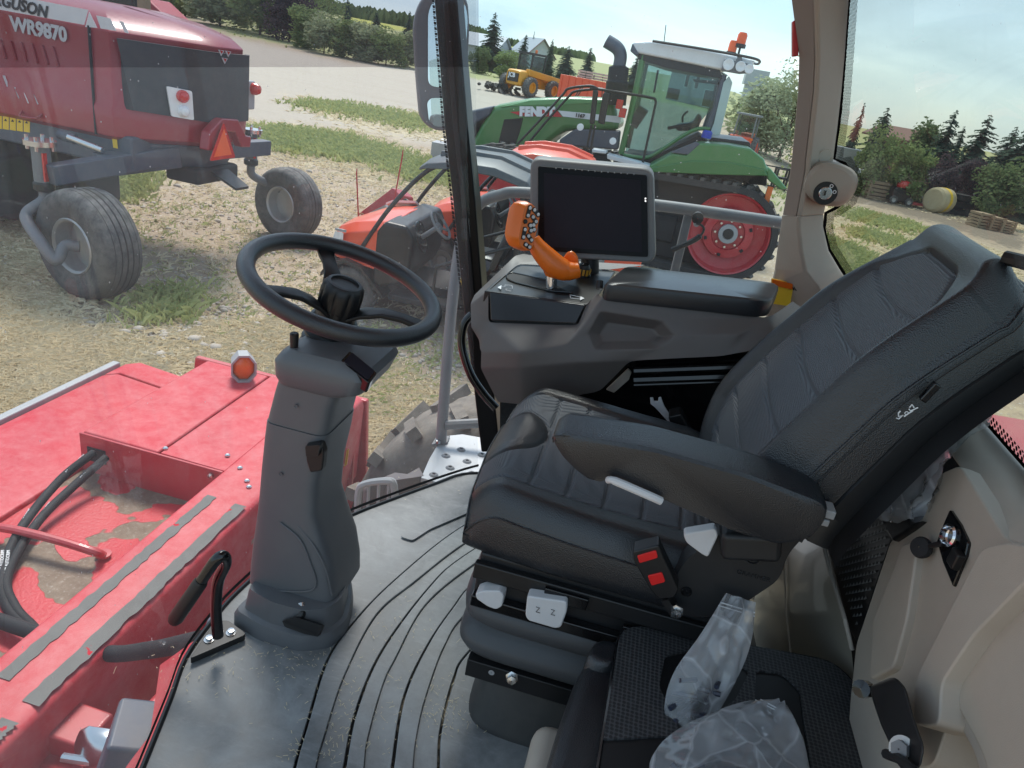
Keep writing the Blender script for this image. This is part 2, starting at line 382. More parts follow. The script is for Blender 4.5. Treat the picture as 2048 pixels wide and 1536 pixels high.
def blur(a):
    b = a.copy()
    for _ in range(2): b = (b + np.roll(b, 1, 1) + np.roll(b, -1, 1) + np.vstack([b[:1], b[:-1]]) + np.vstack([b[1:], b[-1:]])) / 5
    return b
gr, dr, rd, dk = map(blur, (gr, dr, rd, dk))
# canola field on the far hill
can = ((Y > 330) & (Y < 430) & (X / np.maximum(Y, 1) > -.46) & (X / np.maximum(Y, 1) < -.2)).astype(float) * .7
V = np.stack([X, Y, Zg], -1).reshape(-1, 3)
idx = np.arange(len(rad) * na).reshape(len(rad), na)
a = idx[:-1]; b = idx[1:]
Fq = np.stack([a, b, np.roll(b, -1, 1), np.roll(a, -1, 1)], -1).reshape(-1, 4)
me = bpy.data.meshes.new('ground'); me.from_pydata(V.tolist(), [], Fq.tolist()); me.shade_smooth()
if me.polygons[len(me.polygons) // 2].normal.z < 0: me.flip_normals()
for nm, arr in (('zone', np.stack([gr, dr, rd, np.ones_like(gr)], -1)), ('zone2', np.stack([dk, can, far, np.ones_like(gr)], -1))):
    ca = me.color_attributes.new(nm, 'FLOAT_COLOR', 'POINT'); ca.data.foreach_set('color', arr.reshape(-1).astype(np.float32))
m, t, N, L, o = nodes('ground'); bs_ = N('ShaderNodeBsdfPrincipled'); L(bs_.outputs[0], o.inputs[0]); nset(bs_, Roughness=.95, Specular_IOR_Level=.2)
co = N('ShaderNodeTexCoord').outputs['Object']
def attr(n_):
    a_ = N('ShaderNodeAttribute'); a_.attribute_name = n_; s_ = N('ShaderNodeSeparateColor'); L(a_.outputs['Color'], s_.inputs[0]); return s_.outputs
z1, z2 = attr('zone'), attr('zone2')
n_big = noise_(N, L, co, .45, 5, .6); n_mid = noise_(N, L, co, 3.5, 5, .65); n_fin = noise_(N, L, co, 26, 4, .7)
soil = mix_(N, L, n_big, (.35, .272, .195), (.50, .405, .305)); soil = mix_(N, L, ramp_(N, L, n_fin, .25, .7), (.29, .222, .158), soil)
soil = mix_(N, L, math_(N, L, 'MULTIPLY', ramp_(N, L, noise_(N, L, co, 1.3, 5, .7), .5, .7), .6), soil, (.58, .48, .32))
vo = N('ShaderNodeTexVoronoi'); nset(vo, Scale=17.0); L(co, vo.inputs['Vector']); sc2 = N('ShaderNodeSeparateColor'); L(vo.outputs['Color'], sc2.inputs[0])
peb = math_(N, L, 'MULTIPLY', math_(N, L, 'LESS_THAN', vo.outputs['Distance'], .33), math_(N, L, 'GREATER_THAN', sc2.outputs[1], .6))
pebc = mix_(N, L, sc2.outputs[0], (.34, .29, .235), (.60, .54, .47)); soil = mix_(N, L, peb, soil, pebc)
road = mix_(N, L, n_mid, (.37, .32, .26), (.52, .465, .39)); road = mix_(N, L, ramp_(N, L, n_fin, .45, .8), road, (.35, .31, .26))
mpr = N('ShaderNodeMapping'); mpr.inputs['Scale'].default_value = (.05, .5, 1); mpr.inputs['Rotation'].default_value = (0, 0, .16); L(co, mpr.inputs['Vector'])
road = mix_(N, L, math_(N, L, 'MULTIPLY', ramp_(N, L, noise_(N, L, mpr.outputs[0], 1.2, 3), .5, .7), .55), road, (.38, .33, .27))
dry = mix_(N, L, n_mid, (.50, .415, .25), (.70, .61, .43)); dry = mix_(N, L, ramp_(N, L, n_fin, .35, .7), dry, (.38, .31, .18))
grs = mix_(N, L, n_mid, (.24, .27, .11), (.50, .47, .22)); grs = mix_(N, L, ramp_(N, L, n_fin, .4, .75), grs, (.17, .20, .075))
def edge(s_, k=.35): return ramp_(N, L, math_(N, L, 'ADD', s_, math_(N, L, 'MULTIPLY', math_(N, L, 'SUBTRACT', n_mid, .5), 2.6)), .3, .8)
c = mix_(N, L, z1[2], soil, road); c = mix_(N, L, math_(N, L, 'MULTIPLY', edge(z1[1]), .8), c, dry); c = mix_(N, L, math_(N, L, 'MULTIPLY', edge(z1[0]), .9), c, grs)
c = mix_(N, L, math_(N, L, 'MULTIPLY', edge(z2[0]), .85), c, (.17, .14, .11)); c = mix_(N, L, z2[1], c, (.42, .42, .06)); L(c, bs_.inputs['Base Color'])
bp = nset(N('ShaderNodeBump'), Strength=.6, Distance=.03); L(math_(N, L, 'ADD', n_fin, math_(N, L, 'MULTIPLY', peb, .3)), bp.inputs['Height']); L(bp.outputs[0], bs_.inputs['Normal'])
tag(link('ground', me, m), None, None, kind='structure')

# ---------------------------------------------------------------- leaves and blades
def leaf_build(name, vs, fs, rn, mat_, parent=None):
    me = bpy.data.meshes.new(name); me.from_pydata(vs, [], fs)
    at = me.attributes.new('rnd', 'FLOAT', 'POINT'); at.data.foreach_set('value', np.array(rn, np.float32))
    return link(name, me, mat_, parent)
def poly_sample(poly, n, R):
    xs = [p[0] for p in poly]; ys = [p[1] for p in poly]; res = []
    X_ = R.uniform(min(xs), max(xs), n * 6); Y_ = R.uniform(min(ys), max(ys), n * 6); k = in_poly(X_, Y_, poly)
    return list(zip(X_[k], Y_[k]))[:n]
def blades(name, label, polys, n, hgt_, wid, mat_, seed, lie=.5):
    R = np.random.default_rng(seed); vs = []; fs = []; rn = []
    for poly, k in zip(polys, n):
        for (x, y) in poly_sample(poly, k, R):
            r = math.hypot(x, y); x += R.normal(0, .012) * r; y += R.normal(0, .022) * r; z = hgt(x, y)
            for b in range(3):
                a = R.uniform(0, 6.283); h = hgt_ * R.uniform(.5, 1.3); l = R.uniform(.1, lie * 2) * h; px, py = x + R.normal(0, .03), y + R.normal(0, .03)
                w_ = wid * (1 + r / 6); o_ = len(vs); q = R.random()
                dx, dy = math.cos(a), math.sin(a)
                vs += [(px - dy * w_, py + dx * w_, z), (px + dy * w_, py - dx * w_, z), (px + dx * l * .5 - dy * w_ * .6, py + dy * l * .5 + dx * w_ * .6, z + h * .65), (px + dx * l * 1.2, py + dy * l * 1.2, z + h * (1 - .3 * lie))]
                fs += [(o_, o_ + 1, o_ + 2), (o_ + 1, o_ + 3, o_ + 2)]; rn += [q] * 4
    tag(leaf_build(name, vs, fs, rn, mat_), label, 'grass', kind='stuff')
blades('green_grass', 'green grass tufts growing in strips on the yard', GREEN, [4200, 1300, 1800, 400, 2200, 200, 900, 500, 1500, 2500, 500], .16, .006, K['grass'], 5)
blades('dry_grass', 'dry yellow straw and cut grass lying on the stony ground', DRY, [3500, 4500, 2500, 6000, 1200, 3500, 2500], .05, .0045, K['straw'], 6, 2.2)
blades('weed_tufts', 'sparse weeds and loose straw scattered over the stony ground', [px_poly(p) for p in ([(240, 400), (520, 330), (700, 400), (900, 560), (800, 700), (560, 760), (250, 720)], [(0, 430), (200, 430), (300, 740), (0, 700)], [(500, 300), (900, 360), (880, 450), (560, 380)])], [1500, 900, 700], .06, .004, K['straw'], 15, 1.2)
blades('green_weeds', 'small green weeds dotted over the stony ground', [px_poly(p) for p in ([(240, 420), (500, 380), (700, 600), (560, 700), (250, 660)], [(640, 640), (960, 680), (900, 840), (760, 860)])], [420, 300], .06, .004, K['grass'], 16, .8)
# stones: the larger ones are separate things nobody would count, one scattered mass
R = np.random.default_rng(11); vs = []; fs = []
ico = bmesh.new(); bmesh.ops.create_icosphere(ico, subdivisions=1, radius=1); iv = [v.co.copy() for v in ico.verts]; ico.verts.index_update(); ifc = [tuple(v.index for v in f.verts) for f in ico.faces]; ico.free()
STONE = [px_poly(p) for p in ([(240, 400), (520, 330), (700, 400), (760, 520), (700, 640), (560, 660), (380, 640), (250, 560)], [(380, 620), (700, 600), (780, 720), (560, 760), (300, 720)], [(0, 430), (60, 430), (110, 640), (0, 700)], [(150, 640), (420, 650), (480, 720), (240, 720)], [(760, 700), (960, 650), (950, 820), (820, 830)], [(500, 300), (900, 360), (880, 450), (560, 380)])]
for poly, k, big in zip(STONE, (2600, 1600, 700, 900, 500, 1500), (.02, .08, .04, .10, .05, .01)):
    for (x, y) in poly_sample(poly, k, R):
        s_ = .008 + .036 * R.random() ** 5 + (R.uniform(.01, .045) if R.random() < big else 0); a = R.uniform(0, 6.28); ca, sa = math.cos(a), math.sin(a); sy, sz = R.uniform(.6, 1), R.uniform(.4, .7)
        o_ = len(vs)
        for p in iv:
            j = 1 + R.normal(0, .09); px, py = p.x * s_ * j, p.y * s_ * sy * j
            vs.append((x + ca * px - sa * py, y + sa * px + ca * py, hgt(x, y) + s_ * .12 + p.z * s_ * sz))
        fs += [tuple(i + o_ for i in f) for f in ifc]
me = bpy.data.meshes.new('stones'); me.from_pydata(vs, [], fs); me.shade_smooth()
tag(link('stones', me, K['stone']), 'small pale field stones scattered over the bare ground', 'stones', kind='stuff')

# ================================================================ TREES
def spruce_mesh(seed, h=1.0, r=.2, tiers=26):
    R = random.Random(seed); vs = []; fs = []; rn = []
    for i in range(tiers):
        f = (i + .3) / tiers; z0_ = h * (.06 + .94 * f); rad_ = r * (1 - f) ** .8 * R.uniform(.78, 1.15) + .03
        nb = max(6, int(12 * (1 - f) + 6))
        for b in range(nb):
            a = R.uniform(0, 6.283); l = rad_ * R.uniform(.7, 1.15); dx, dy = math.cos(a), math.sin(a); q = R.random(); z = min(h, z0_ + R.uniform(-.8, .8) * h / tiers)
            dr = R.uniform(-.42, -.12) * l
            for k in range(4):
                t0 = k / 4 * .9; t1 = t0 + .34
                for sgn in (-1, 1):
                    w_ = l * .34 * (1.15 - t0) * R.uniform(.7, 1.3); o_ = len(vs); zz = R.uniform(-.01, .012) * h
                    p0 = (dx * l * t0, dy * l * t0, z + dr * t0); p1 = (dx * l * t1, dy * l * t1, z + dr * t1 + zz * .5)
                    p2 = (dx * l * (t0 + .2) - dy * w_ * sgn, dy * l * (t0 + .2) + dx * w_ * sgn, z + dr * (t0 + .2) - .012 * h + zz)
                    vs += [p0, p1, p2]; fs.append((o_, o_ + 1, o_ + 2)); rn += [q * .7 + .3 * t0] * 3
    return vs, fs, rn
def bush_mesh(seed, n=1500, leaf=.045, lumps=14, airy=.2, tall=1.0):
    R = random.Random(seed); vs = []; fs = []; rn = []; C_ = []
    for i in range(lumps):
        a = R.uniform(0, 6.28); zz = R.uniform(.12, .95); rr = (1 - (2 * zz - .9) ** 2 * .8) ** .5 * R.uniform(.25, .8) * .5 if abs(2 * zz - .9) < 1.1 else .1
        C_.append((rr * math.cos(a), rr * math.sin(a), zz, R.uniform(.10, .2), R.random()))
    for i in range(n):
        cx, cy_, cz, cr, q = R.choice(C_)
        p = Vector((R.gauss(0, 1), R.gauss(0, 1), R.gauss(0, 1))).normalized() * cr * (R.random() ** .4 + R.random() * airy)
        c_ = Vector((cx, cy_, cz)) + p
        if c_.z < .02: c_.z = .02 + R.random() * .05
        a = Vector((R.gauss(0, 1), R.gauss(0, 1), R.gauss(0, .6))).normalized(); b = a.orthogonal().normalized(); s_ = leaf * R.uniform(.6, 1.4); o_ = len(vs)
        vs += [c_ - a * s_, c_ + b * s_ * .55, c_ + a * s_, c_ - b * s_ * .55]; fs.append((o_, o_ + 1, o_ + 2, o_ + 3)); rn += [q * .6 + R.random() * .4] * 4
    return vs, fs, rn
_tm = {}
def tree_at(kind, seed, u, vb, vt, dist, wpx, label, name=None, group=None, matk=None, zoff=0):
    """stand a tree whose foot is under pixel column u at distance y=dist; vt = pixel row of its tip; wpx = its width in pixels"""
    b = P(u, vb, y=dist); tp = P(u, vt, y=dist); z0 = hgt(b.x, b.y); h = max(1.0, tp.z - z0)
    wd = wpx / F_PX * (b - CAM).length
    key = (kind, seed, matk)
    if key not in _tm:
        if kind == 'spruce': _tm[key] = spruce_mesh(seed, 1, .5, 30)
        elif kind == 'airy': _tm[key] = bush_mesh(seed, 2600, .02, 34, .7)
        else: _tm[key] = bush_mesh(seed, 3600, .036, 26, .4)
    vs, fs, rn = _tm[key]
    e = thing(name or ('spruce_tree' if kind == 'spruce' else 'bush'), label, 'tree' if kind == 'spruce' else 'bush' if name is None else name.split('_')[-1], (b.x, b.y, z0), group)
    S = [(b.x + Vector(p).x * wd, b.y + Vector(p).y * wd, z0 + Vector(p).z * h) for p in vs]
    leaf_build('crown', S, fs, rn, K[matk or ('spruce' if kind == 'spruce' else 'leafg')], e)
    tr = MB(); tr.tube([(b.x, b.y, z0 - .1), (b.x + .02 * h, b.y, z0 + h * .45), (b.x, b.y, z0 + h * .93)], [h * .022, h * .014, h * .003], 7)
    if kind != 'spruce':
        for q in range(4):
            an = q * 1.7 + seed; tr.tube([(b.x + .01 * h, b.y, z0 + h * (.2 + .07 * q)), (b.x + math.cos(an) * wd * .3, b.y + math.sin(an) * wd * .3, z0 + h * (.55 + .08 * q))], [h * .009, h * .003], 5)
    tr.build('trunk', K['bark'], e)
    return e
tree_at('spruce', 1, 978, 125, 22, 72, 74, 'tallest dark spruce beside the pale house')
tree_at('spruce', 2, 1040, 150, 66, 70, 46, 'spruce standing in front of the gabled grey building')
tree_at('spruce', 3, 1094, 150, 76, 90, 34, 'slim spruce right behind the gable peak')
tree_at('spruce', 4, 1128, 155, 88, 78, 62, 'broad light green spruce left of the orange trailer')
tree_at('spruce', 5, 1172, 150, 92, 82, 48, 'pointed spruce behind the stacked beige crates')
tree_at('spruce', 2, 1266, 160, 108, 88, 50, 'spruce half hidden by the black exhaust stack')
tree_at('spruce', 6, 1060, 120, 60, 130, 14, 'thin distant spruce tip above the grey roof')
tree_at('spruce', 7, 812, 105, 20, 62, 42, 'spruce left of the mirror above the hedge')
tree_at('spruce', 8, 748, 100, 22, 66, 52, 'ragged spruce in the middle of the hedge')
tree_at('spruce', 9, 690, 100, -6, 70, 40, 'tall narrow spruce cut by the top of the picture above the hedge')
tree_at('airy', 21, 640, 95, -26, 64, 110, 'loose green tree rising above the hedge next to the purple bush', 'broadleaf_tree', None, 'leafg')
tree_at('bush', 22, 578, 80, -40, 56, 92, 'dark purple leaved bush among the green hedge', None, None, 'leafp')
tree_at('bush', 23, 520, 62, -70, 58, 120, 'tall yellowish green bush left of the purple bush', None, None, 'leafg')
tree_at('bush', 24, 440, 45, -80, 60, 140, 'green bush at the left end of the hedge', None, None, 'leafs')
tree_at('bush', 25, 370, 30, -90, 66, 130, 'large bush behind the red tractor at the picture edge', None, None, 'leafg')
for k, (u, vb, vt, d_, w_) in enumerate([(610, 88, 20, 52, 80), (648, 98, 34, 50, 80), (688, 108, 44, 50, 80), (730, 116, 52, 50, 84), (772, 122, 62, 50, 80), (812, 128, 66, 52, 84)]):
    tree_at('bush', 26 + k % 3, u, vb, vt, d_, w_, ('silvery green' if k % 2 else 'dark green') + ' bush, ' + ('first', 'second', 'third', 'fourth', 'fifth', 'sixth')[k] + ' from the purple bush in the low hedge row', None, 'bushes in the low hedge row', 'leafs' if k % 2 else 'leafg')
tree_at('bush', 31, 1012, 140, 104, 62, 60, 'round light green bush in front of the tallest spruce')
tree_at('bush', 32, 958, 128, 96, 62, 44, 'low green bush under the pale house wall', None, None, 'leafd')
tree_at('airy', 33, 1562, 300, 122, 44, 130, 'tall airy poplar sapling beside the beige pillar', 'broadleaf_tree', None, 'leafs')
tree_at('bush', 34, 1535, 290, 168, 46, 170, 'wide pale green willow right of the green tractor cab', 'broadleaf_tree', None, 'leafs')
tree_at('bush', 35, 1500, 275, 196, 58, 90, 'green shrub behind the small orange tractor')
# through the rear window
tree_at('spruce', 11, 1688, 330, 196, 40, 40, 'dark spruce right against the dotted edge of the rear window')
tree_at('spruce', 12, 1738, 330, 208, 44, 100, 'broad spruce left of the brown barn', matk='spruce')
tree_at('spruce', 13, 1862, 350, 210, 42, 96, 'spruce with a tall tilted tip right of the brown barn')
tree_at('spruce', 14, 1892, 350, 246, 46, 70, 'small spruce between two larger ones behind the rear window')
tree_at('spruce', 15, 1930, 360, 220, 42, 120, 'wide dark spruce in the middle of the rear window tree row')
tree_at('spruce', 16, 2016, 370, 232, 42, 130, 'twin-like spruce cut by the right picture edge')
tree_at('spruce', 17, 1985, 370, 244, 44, 110, 'spruce leaning against the one at the right picture edge')
tree_at('bush', 36, 1830, 350, 256, 45, 80, 'rounded dark tree between the barn and the tilted spruce', 'broadleaf_tree', None, 'leafd')
tree_at('bush', 37, 1745, 345, 262, 38, 74, 'light green tree in front of the brown barn', 'broadleaf_tree', None, 'leafg')
tree_at('bush', 38, 1815, 350, 288, 38, 90, 'green shrub mass below the brown barn')
tree_at('bush', 39, 1885, 358, 316, 38, 62, 'purple brown leaved shrub in front of the spruces', None, None, 'leafp')
tree_at('bush', 40, 1935, 370, 326, 39, 60, 'second purple brown shrub next to the dark timber stack', None, None, 'leafp')
tree_at('bush', 41, 2000, 388, 318, 37, 90, 'dark green shrub above the brick pallets', None, None, 'leafd')
# far ridge wood
R = random.Random(5); vs = []; fs = []; rn = []
for i in range(900):
    x = R.uniform(-300, -70); y = R.uniform(540, 620); z = hgt(x, y); h = R.uniform(3, 9) * (1.2 if x < -150 else .7); w_ = h * .6; o_ = len(vs); q = R.random()
    vs += [(x - w_, y, z), (x + w_, y, z), (x + R.uniform(-1, 1), y, z + h), (x, y - w_, z), (x, y + w_, z), (x - w_ * .7, y, z + h * .6), (x + w_ * .7, y, z + h * .6)]
    fs += [(o_, o_ + 1, o_ + 6, o_ + 2, o_ + 5), (o_ + 3, o_ + 4, o_ + 2)]; rn += [q] * 7
tag(leaf_build('far_wood', vs, fs, rn, K['leafd']), 'dark strip of far-off wood on the ridge', 'wood', kind='stuff')

# ================================================================ BUILDINGS
def house(name, label, o, rz, wd, dp, wall, rise, wm, rm, over=.4, wins=(), trim=None):
    T_ = frame(o, rz); e = thing(name, label, 'building', o)
    MB(T_).prism([(-wd / 2, -dp / 2, 0), (-wd / 2, -dp / 2, wall), (0, -dp / 2, wall + rise), (wd / 2, -dp / 2, wall), (wd / 2, -dp / 2, 0)], (0, dp, 0)).build('wall', wm, e)
    r = MB(T_)
    for s_ in (-1, 1):
        a = Vector((0, 0, wall + rise + .12)); b = Vector((s_ * (wd / 2 + over), 0, wall - over * rise / (wd / 2) + .12))
        r.prism([a + Vector((0, -dp / 2 - over, 0)), b + Vector((0, -dp / 2 - over, 0)), b + Vector((0, -dp / 2 - over, .12)), a + Vector((0, -dp / 2 - over, .12))], (0, dp + 2 * over, 0))
    r.build('roof', rm, e)
    if trim:
        tm = MB(T_)
        for s_ in (-1, 1): tm.bar((0, -dp / 2 - over - .03, wall + rise + .16), (s_ * (wd / 2 + over), -dp / 2 - over - .03, wall - over * rise / (wd / 2) + .16), .06, .3, (0, 1, 0))
        tm.build('gable_trim', trim, e)
    for (face, p, z0, ww, wh) in wins:
        g = MB(T_); fmb = MB(T_)
        if face == 'f': g.bb(p - ww / 2, p + ww / 2, -dp / 2 - .03, -dp / 2 + .05, z0, z0 + wh); fmb.bb(p - ww / 2 - .1, p + ww / 2 + .1, -dp / 2 - .02, -dp / 2 + .05, z0 - .1, z0 + wh + .1)
        else: g.bb(wd / 2 * face - .05, wd / 2 * face + .03 * (1 if face > 0 else -1), p - ww / 2, p + ww / 2, z0, z0 + wh); fmb.bb(wd / 2 * face - .05, wd / 2 * face + .02 * face, p - ww / 2 - .1, p + ww / 2 + .1, z0 - .1, z0 + wh + .1)
        w_ = fmb.build('window', K['white_plastic'], e); g.build('pane', K['black_gloss'], w_)
    return e
def gz(p): return Vector((p.x, p.y, hgt(p.x, p.y)))
b = gz(P(962, 118, y=130)); house('house', 'pale house with grey roof left of the tallest spruce', b, math.radians(80), 6, 8, 2.6, 1.8, K['siding'], K['roofm'], wins=[(-1, 2.5, .9, 1.2, 1.1), (-1, -1.5, .9, 1.2, 1.1), ('f', 0, .9, 1.2, 1.1)])
b = gz(P(1058, 145, y=130)); house('gabled_building', 'grey gabled building with brown trim behind the yellow telehandler', b, math.radians(36), 4.6, 7, 2.9, 2.3, K['siding'], K['roofm'], trim=K['barn'], wins=[('f', 0, .2, 2.6, 2.4), (-1, 2, 1, 1.2, 1)])
b = gz(P(1378, 215, y=120)); house('grain_shed', 'grey sheet metal shed seen through the green tractor cab', b, 0, 7.5, 8, 4.6, 1.3, K['bingrey'], K['roofm'], wins=[('f', -1.3, 2.2, .5, 1.6), ('f', .2, 2.2, .5, 1.6), ('f', 2.4, .1, 1.6, 2.2)])
e = thing('grain_tower', 'tall grey grain elevator tower right of the green tractor cab', 'tower', gz(P(1482, 260, y=125)))
b = e.location; tz = P(1490, 136, y=125).z
MB().bb(b.x - 1.3, b.x + 1.3, b.y - 1.3, b.y + 1.3, b.z, tz - 2.2).build('shaft', K['bingrey'], e); MB().bb(b.x - 1.7, b.x + 1.7, b.y - 1.7, b.y + 1.7, tz - 2.2, tz).build('head', K['bingrey'], e)
for k in range(3): MB().bb(b.x - 1 + k * .8, b.x - .5 + k * .8, b.y - 1.36, b.y - 1.28, tz - 4.2, tz - 3.4).build('window', K['white_plastic'], e)
MB().bb(b.x - .6, b.x + .6, b.y - 1.35, b.y - 1.28, tz - 6.6, tz - 5.4).build('hatch', K['black_matte'], e)
b = gz(P(1786, 320, y=60)); house('barn', 'brown red barn between the trees behind the rear window', b, math.radians(35), 2.6, 3.4, 2.6, .6, K['barn'], K['barn'], wins=[('f', 0, .2, 2, 2.2)])
# ================================================================ FAR VEHICLES AND YARD THINGS
def wheel(T_, c, r, w_, parent, name='wheel', rim=None, ax=(0, 1, 0), tread='lug', rr=.55, tm=None):
    rim = rim or K['silver']; c = Vector(c); ax = Vector(ax).normalized()
    t_ = MB(T_); h = w_ / 2
    t_.lathe([(r * rr, -h * .82), (r * .72, -h), (r * .88, -h * .98), (r * .97, -h * .8), (r, -h * .55), (r * 1.005, 0), (r, h * .55), (r * .97, h * .8), (r * .88, h * .98), (r * .72, h), (r * rr, h * .82)], c, ax, 36)
    o_ = t_.build(name, tm or K['tyre'], parent, ang=50)
    if tread == 'lug':
        g = MB(T_); a = ax.orthogonal().normalized(); b_ = ax.cross(a)
        for k in range(20):
            for s_ in (-1, 1):
                an = 2 * math.pi * (k + (.5 if s_ > 0 else 0)) / 20; d_ = a * math.cos(an) + b_ * math.sin(an); tn = ax.cross(d_)
                g.bar(c + d_ * r * 1.01 + ax * s_ * h * .08, c + d_ * r * 1.0 + ax * s_ * h * .92 + tn * r * .13, r * .07, r * .07, d_)
        g.build('tread', tm or K['tyre'], o_)
    rm = MB(T_); q = r * rr
    rm.lathe([(q * 1.02, -h * .84), (q * .98, -h * .9), (q * .9, -h * .8), (q * .85, -h * .3), (q * .45, -h * .22), (q * .4, -h * .45), (q * .18, -h * .5), (.001, -h * .5)], c, ax, 28)
    rm.lathe([(q * 1.02, h * .84), (q * .98, h * .9), (q * .9, h * .8), (q * .85, h * .1), (q * .45, h * .1), (.001, h * .1)], c, ax, 28)
    rm.build('rim', rim, o_)
    return o_
# yellow telehandler (rear towards us)
b = G(1052, 192); e = thing('telehandler', 'yellow telehandler with open cab parked on the gravel road', 'telehandler', b); T_ = frame(b, math.radians(-28))
hb = MB(T_); hb.loft([ring_se((0, -1.5 + .12 * k * 0 + y_, .95 + zz), (1, 0, 0), (0, 0, 1), .62 * s_, .45 * s_, 20, 5) for y_, s_, zz in ((-.0, .86, 0), (.12, 1, 0), (.9, 1.02, .02), (1.3, .98, .02))])
hb.build('engine_cover', K['yellow'], e)
MB(T_).bb(-.42, .42, -1.54, -1.46, .72, 1.2).build('grille', K['black'], e)
text('JCB', .34, T_ @ Vector((-.34, -1.556, .96)), T_.to_3x3() @ Vector((1, 0, 0)), (0, 0, 1), K['decal_w'], e, offset=.012)
MB(T_).bb(-.45, .45, -.2, 1.7, .5, 1.1).build('chassis', K['yellow'], e, .05)
cb = MB(T_)
for x_ in (-.75, .25):
    for y_ in (-.3, 1.0): cb.bar((x_, y_, .9), (x_ + .03, y_, 2.35), .08, .08, (1, 0, 0))
cb.bb(-.8, .3, -.4, 1.1, 2.33, 2.45); cb.build('cab_frame', K['black'], e)
MB(T_).bb(-.74, .24, -.28, .98, 1.25, 2.3).build('cab_glass', K['cabglass'], e)
MB(T_).lathe([(.08, 0), (.08, .16), (.05, .2), (.001, .2)], (.1, .2, 2.45), (0, 0, 1), 10).build('beacon', K['amber'], e)
MB(T_).bar((.55, -.9, 1.35), (.75, 2.6, 1.05), .32, .36).build('boom', K['yellow'], e, .03)
MB(T_).bar((.75, 2.3, .3), (.75, 2.75, 1.4), .5, .3).build('carriage', K['yellow'], e, .03)
for x_, y_ in ((-.95, -.9), (.95, -.9), (-.95, 1.3), (.95, 1.3)): wheel(T_, (x_, y_, .55), .55, .42, e, rim=K['yellow'], ax=(1, 0, 0))
b = G(1000, 186); R = random.Random(3); pile = MB()
for k in range(26): pile.box(b + Vector((R.uniform(-1.3, 1.1), R.uniform(-.5, .5), R.uniform(.05, .42))), (R.uniform(.2, .7), R.uniform(.06, .3), R.uniform(.05, .2)), Matrix.Rotation(R.uniform(0, 3), 3, Vector((R.random(), R.random(), 1))))
tag(pile.build('scrap_heap', K['black_matte']), 'low heap of dark scrap left of the yellow telehandler', 'heap')
# orange trailer with beige crates
b = gz(P(1176, 186, y=46)); e = thing('box_trailer', 'orange sided trailer behind the black exhaust stack', 'trailer', b); T_ = frame(b, math.radians(-12))
MB(T_).bb(-1.6, 1.9, -.9, .9, .35, 1.62).build('side_wall', K['orange_red'], e, .02)
for k in range(9): MB(T_).bb(-1.52 + k * .42, -1.44 + k * .42, -.96, -.9, .4, 1.58).build('rib', K['orange_red'], e)
for x_ in (-.9, 1.2): wheel(T_, (x_, -.75, .35), .35, .25, e)
for k in range(5):
    q = b + Vector((-.5 + k * .52, .1 - k * .08, 1.63)); c_ = thing('crate', ('leftmost', 'second', 'middle', 'fourth', 'rightmost')[k] + ' beige slatted crate in the row on top of the orange trailer', 'crate', q, 'beige crates on the orange trailer')
    for j in range(3): MB(frame(q, math.radians(-12))).bb(-.24, .24, -.35, .35, .02 + j * .14, .12 + j * .14).build('slat', K['wood'] if j == 9 else K['lgrey'] if False else K['beige'], c_)
# orange hood behind it
b = gz(P(1165, 196, y=36)); e = thing('utility_vehicle', 'orange red utility vehicle far behind the green tractor hood', 'vehicle', b); T_ = frame(b, .2)
MB(T_).prism([(-1.2, -.6, .5), (-1.25, -.6, .75), (-.5, -.6, 1.05), (.3, -.6, 1.1), (.3, -.6, .5)], (0, 1.2, 0)).build('hood', K['orange_red'], e, .05)
MB(T_).bb(.3, 1.4, -.62, .62, .5, 1.0).build('cargo_box', K['orange_red'], e, .04)
fr = MB(T_)
for y_ in (-.55, .55): fr.tube([(-.4, y_, 1.0), (-.1, y_, 1.75), (.9, y_, 1.8), (1.0, y_, .9)], .03, 6)
fr.build('roll_cage', K['black'], e)
for x_, y_ in ((-.8, -.6), (-.8, .6), (.8, -.6), (.8, .6)): wheel(T_, (x_, y_, .33), .33, .25, e)
# small orange tractor
b = gz(P(1484, 288, y=40)); e = thing('compact_tractor', 'small orange tractor with grey cab right of the green tractor', 'tractor', b); T_ = frame(b, math.radians(-14))
MB(T_).bb(-.65, .5, -.5, .5, .55, .95).build('rear_fender', K['orange_red'], e, .06)
MB(T_).bb(-.5, .4, -.56, -.5, .3, .62).build('hitch', K['black'], e)
c_ = MB(T_)
for x_ in (-.5, .45):
    for y_ in (-.4, .6): c_.bar((x_, y_, .9), (x_ * .92, y_, 1.95), .07, .07, (1, 0, 0))
c_.bb(-.6, .55, -.5, .75, 1.93, 2.03); c_.build('cab_frame', K['grey_metal'], e, .02)
MB(T_).bb(-.42, .38, -.4, .55, .98, 1.9).build('cab_glass', K['cabglass'], e)
for x_ in (-.62, .62):
    wheel(T_, (x_, 0, .5), .5, .3, e, rim=K['orange_red'], ax=(1, 0, 0)); wheel(T_, (x_ * .9, 1.5, .33), .33, .22, e, rim=K['orange_red'], ax=(1, 0, 0))
MB(T_).bb(-.3, .3, .6, 1.9, .6, 1.1).build('hood', K['orange_red'], e, .06)
for x_ in (-.5, .45): MB(T_).bb(x_ - .08, x_ + .08, -.53, -.5, .82, .92).build('tail_light', K['amber'], e)
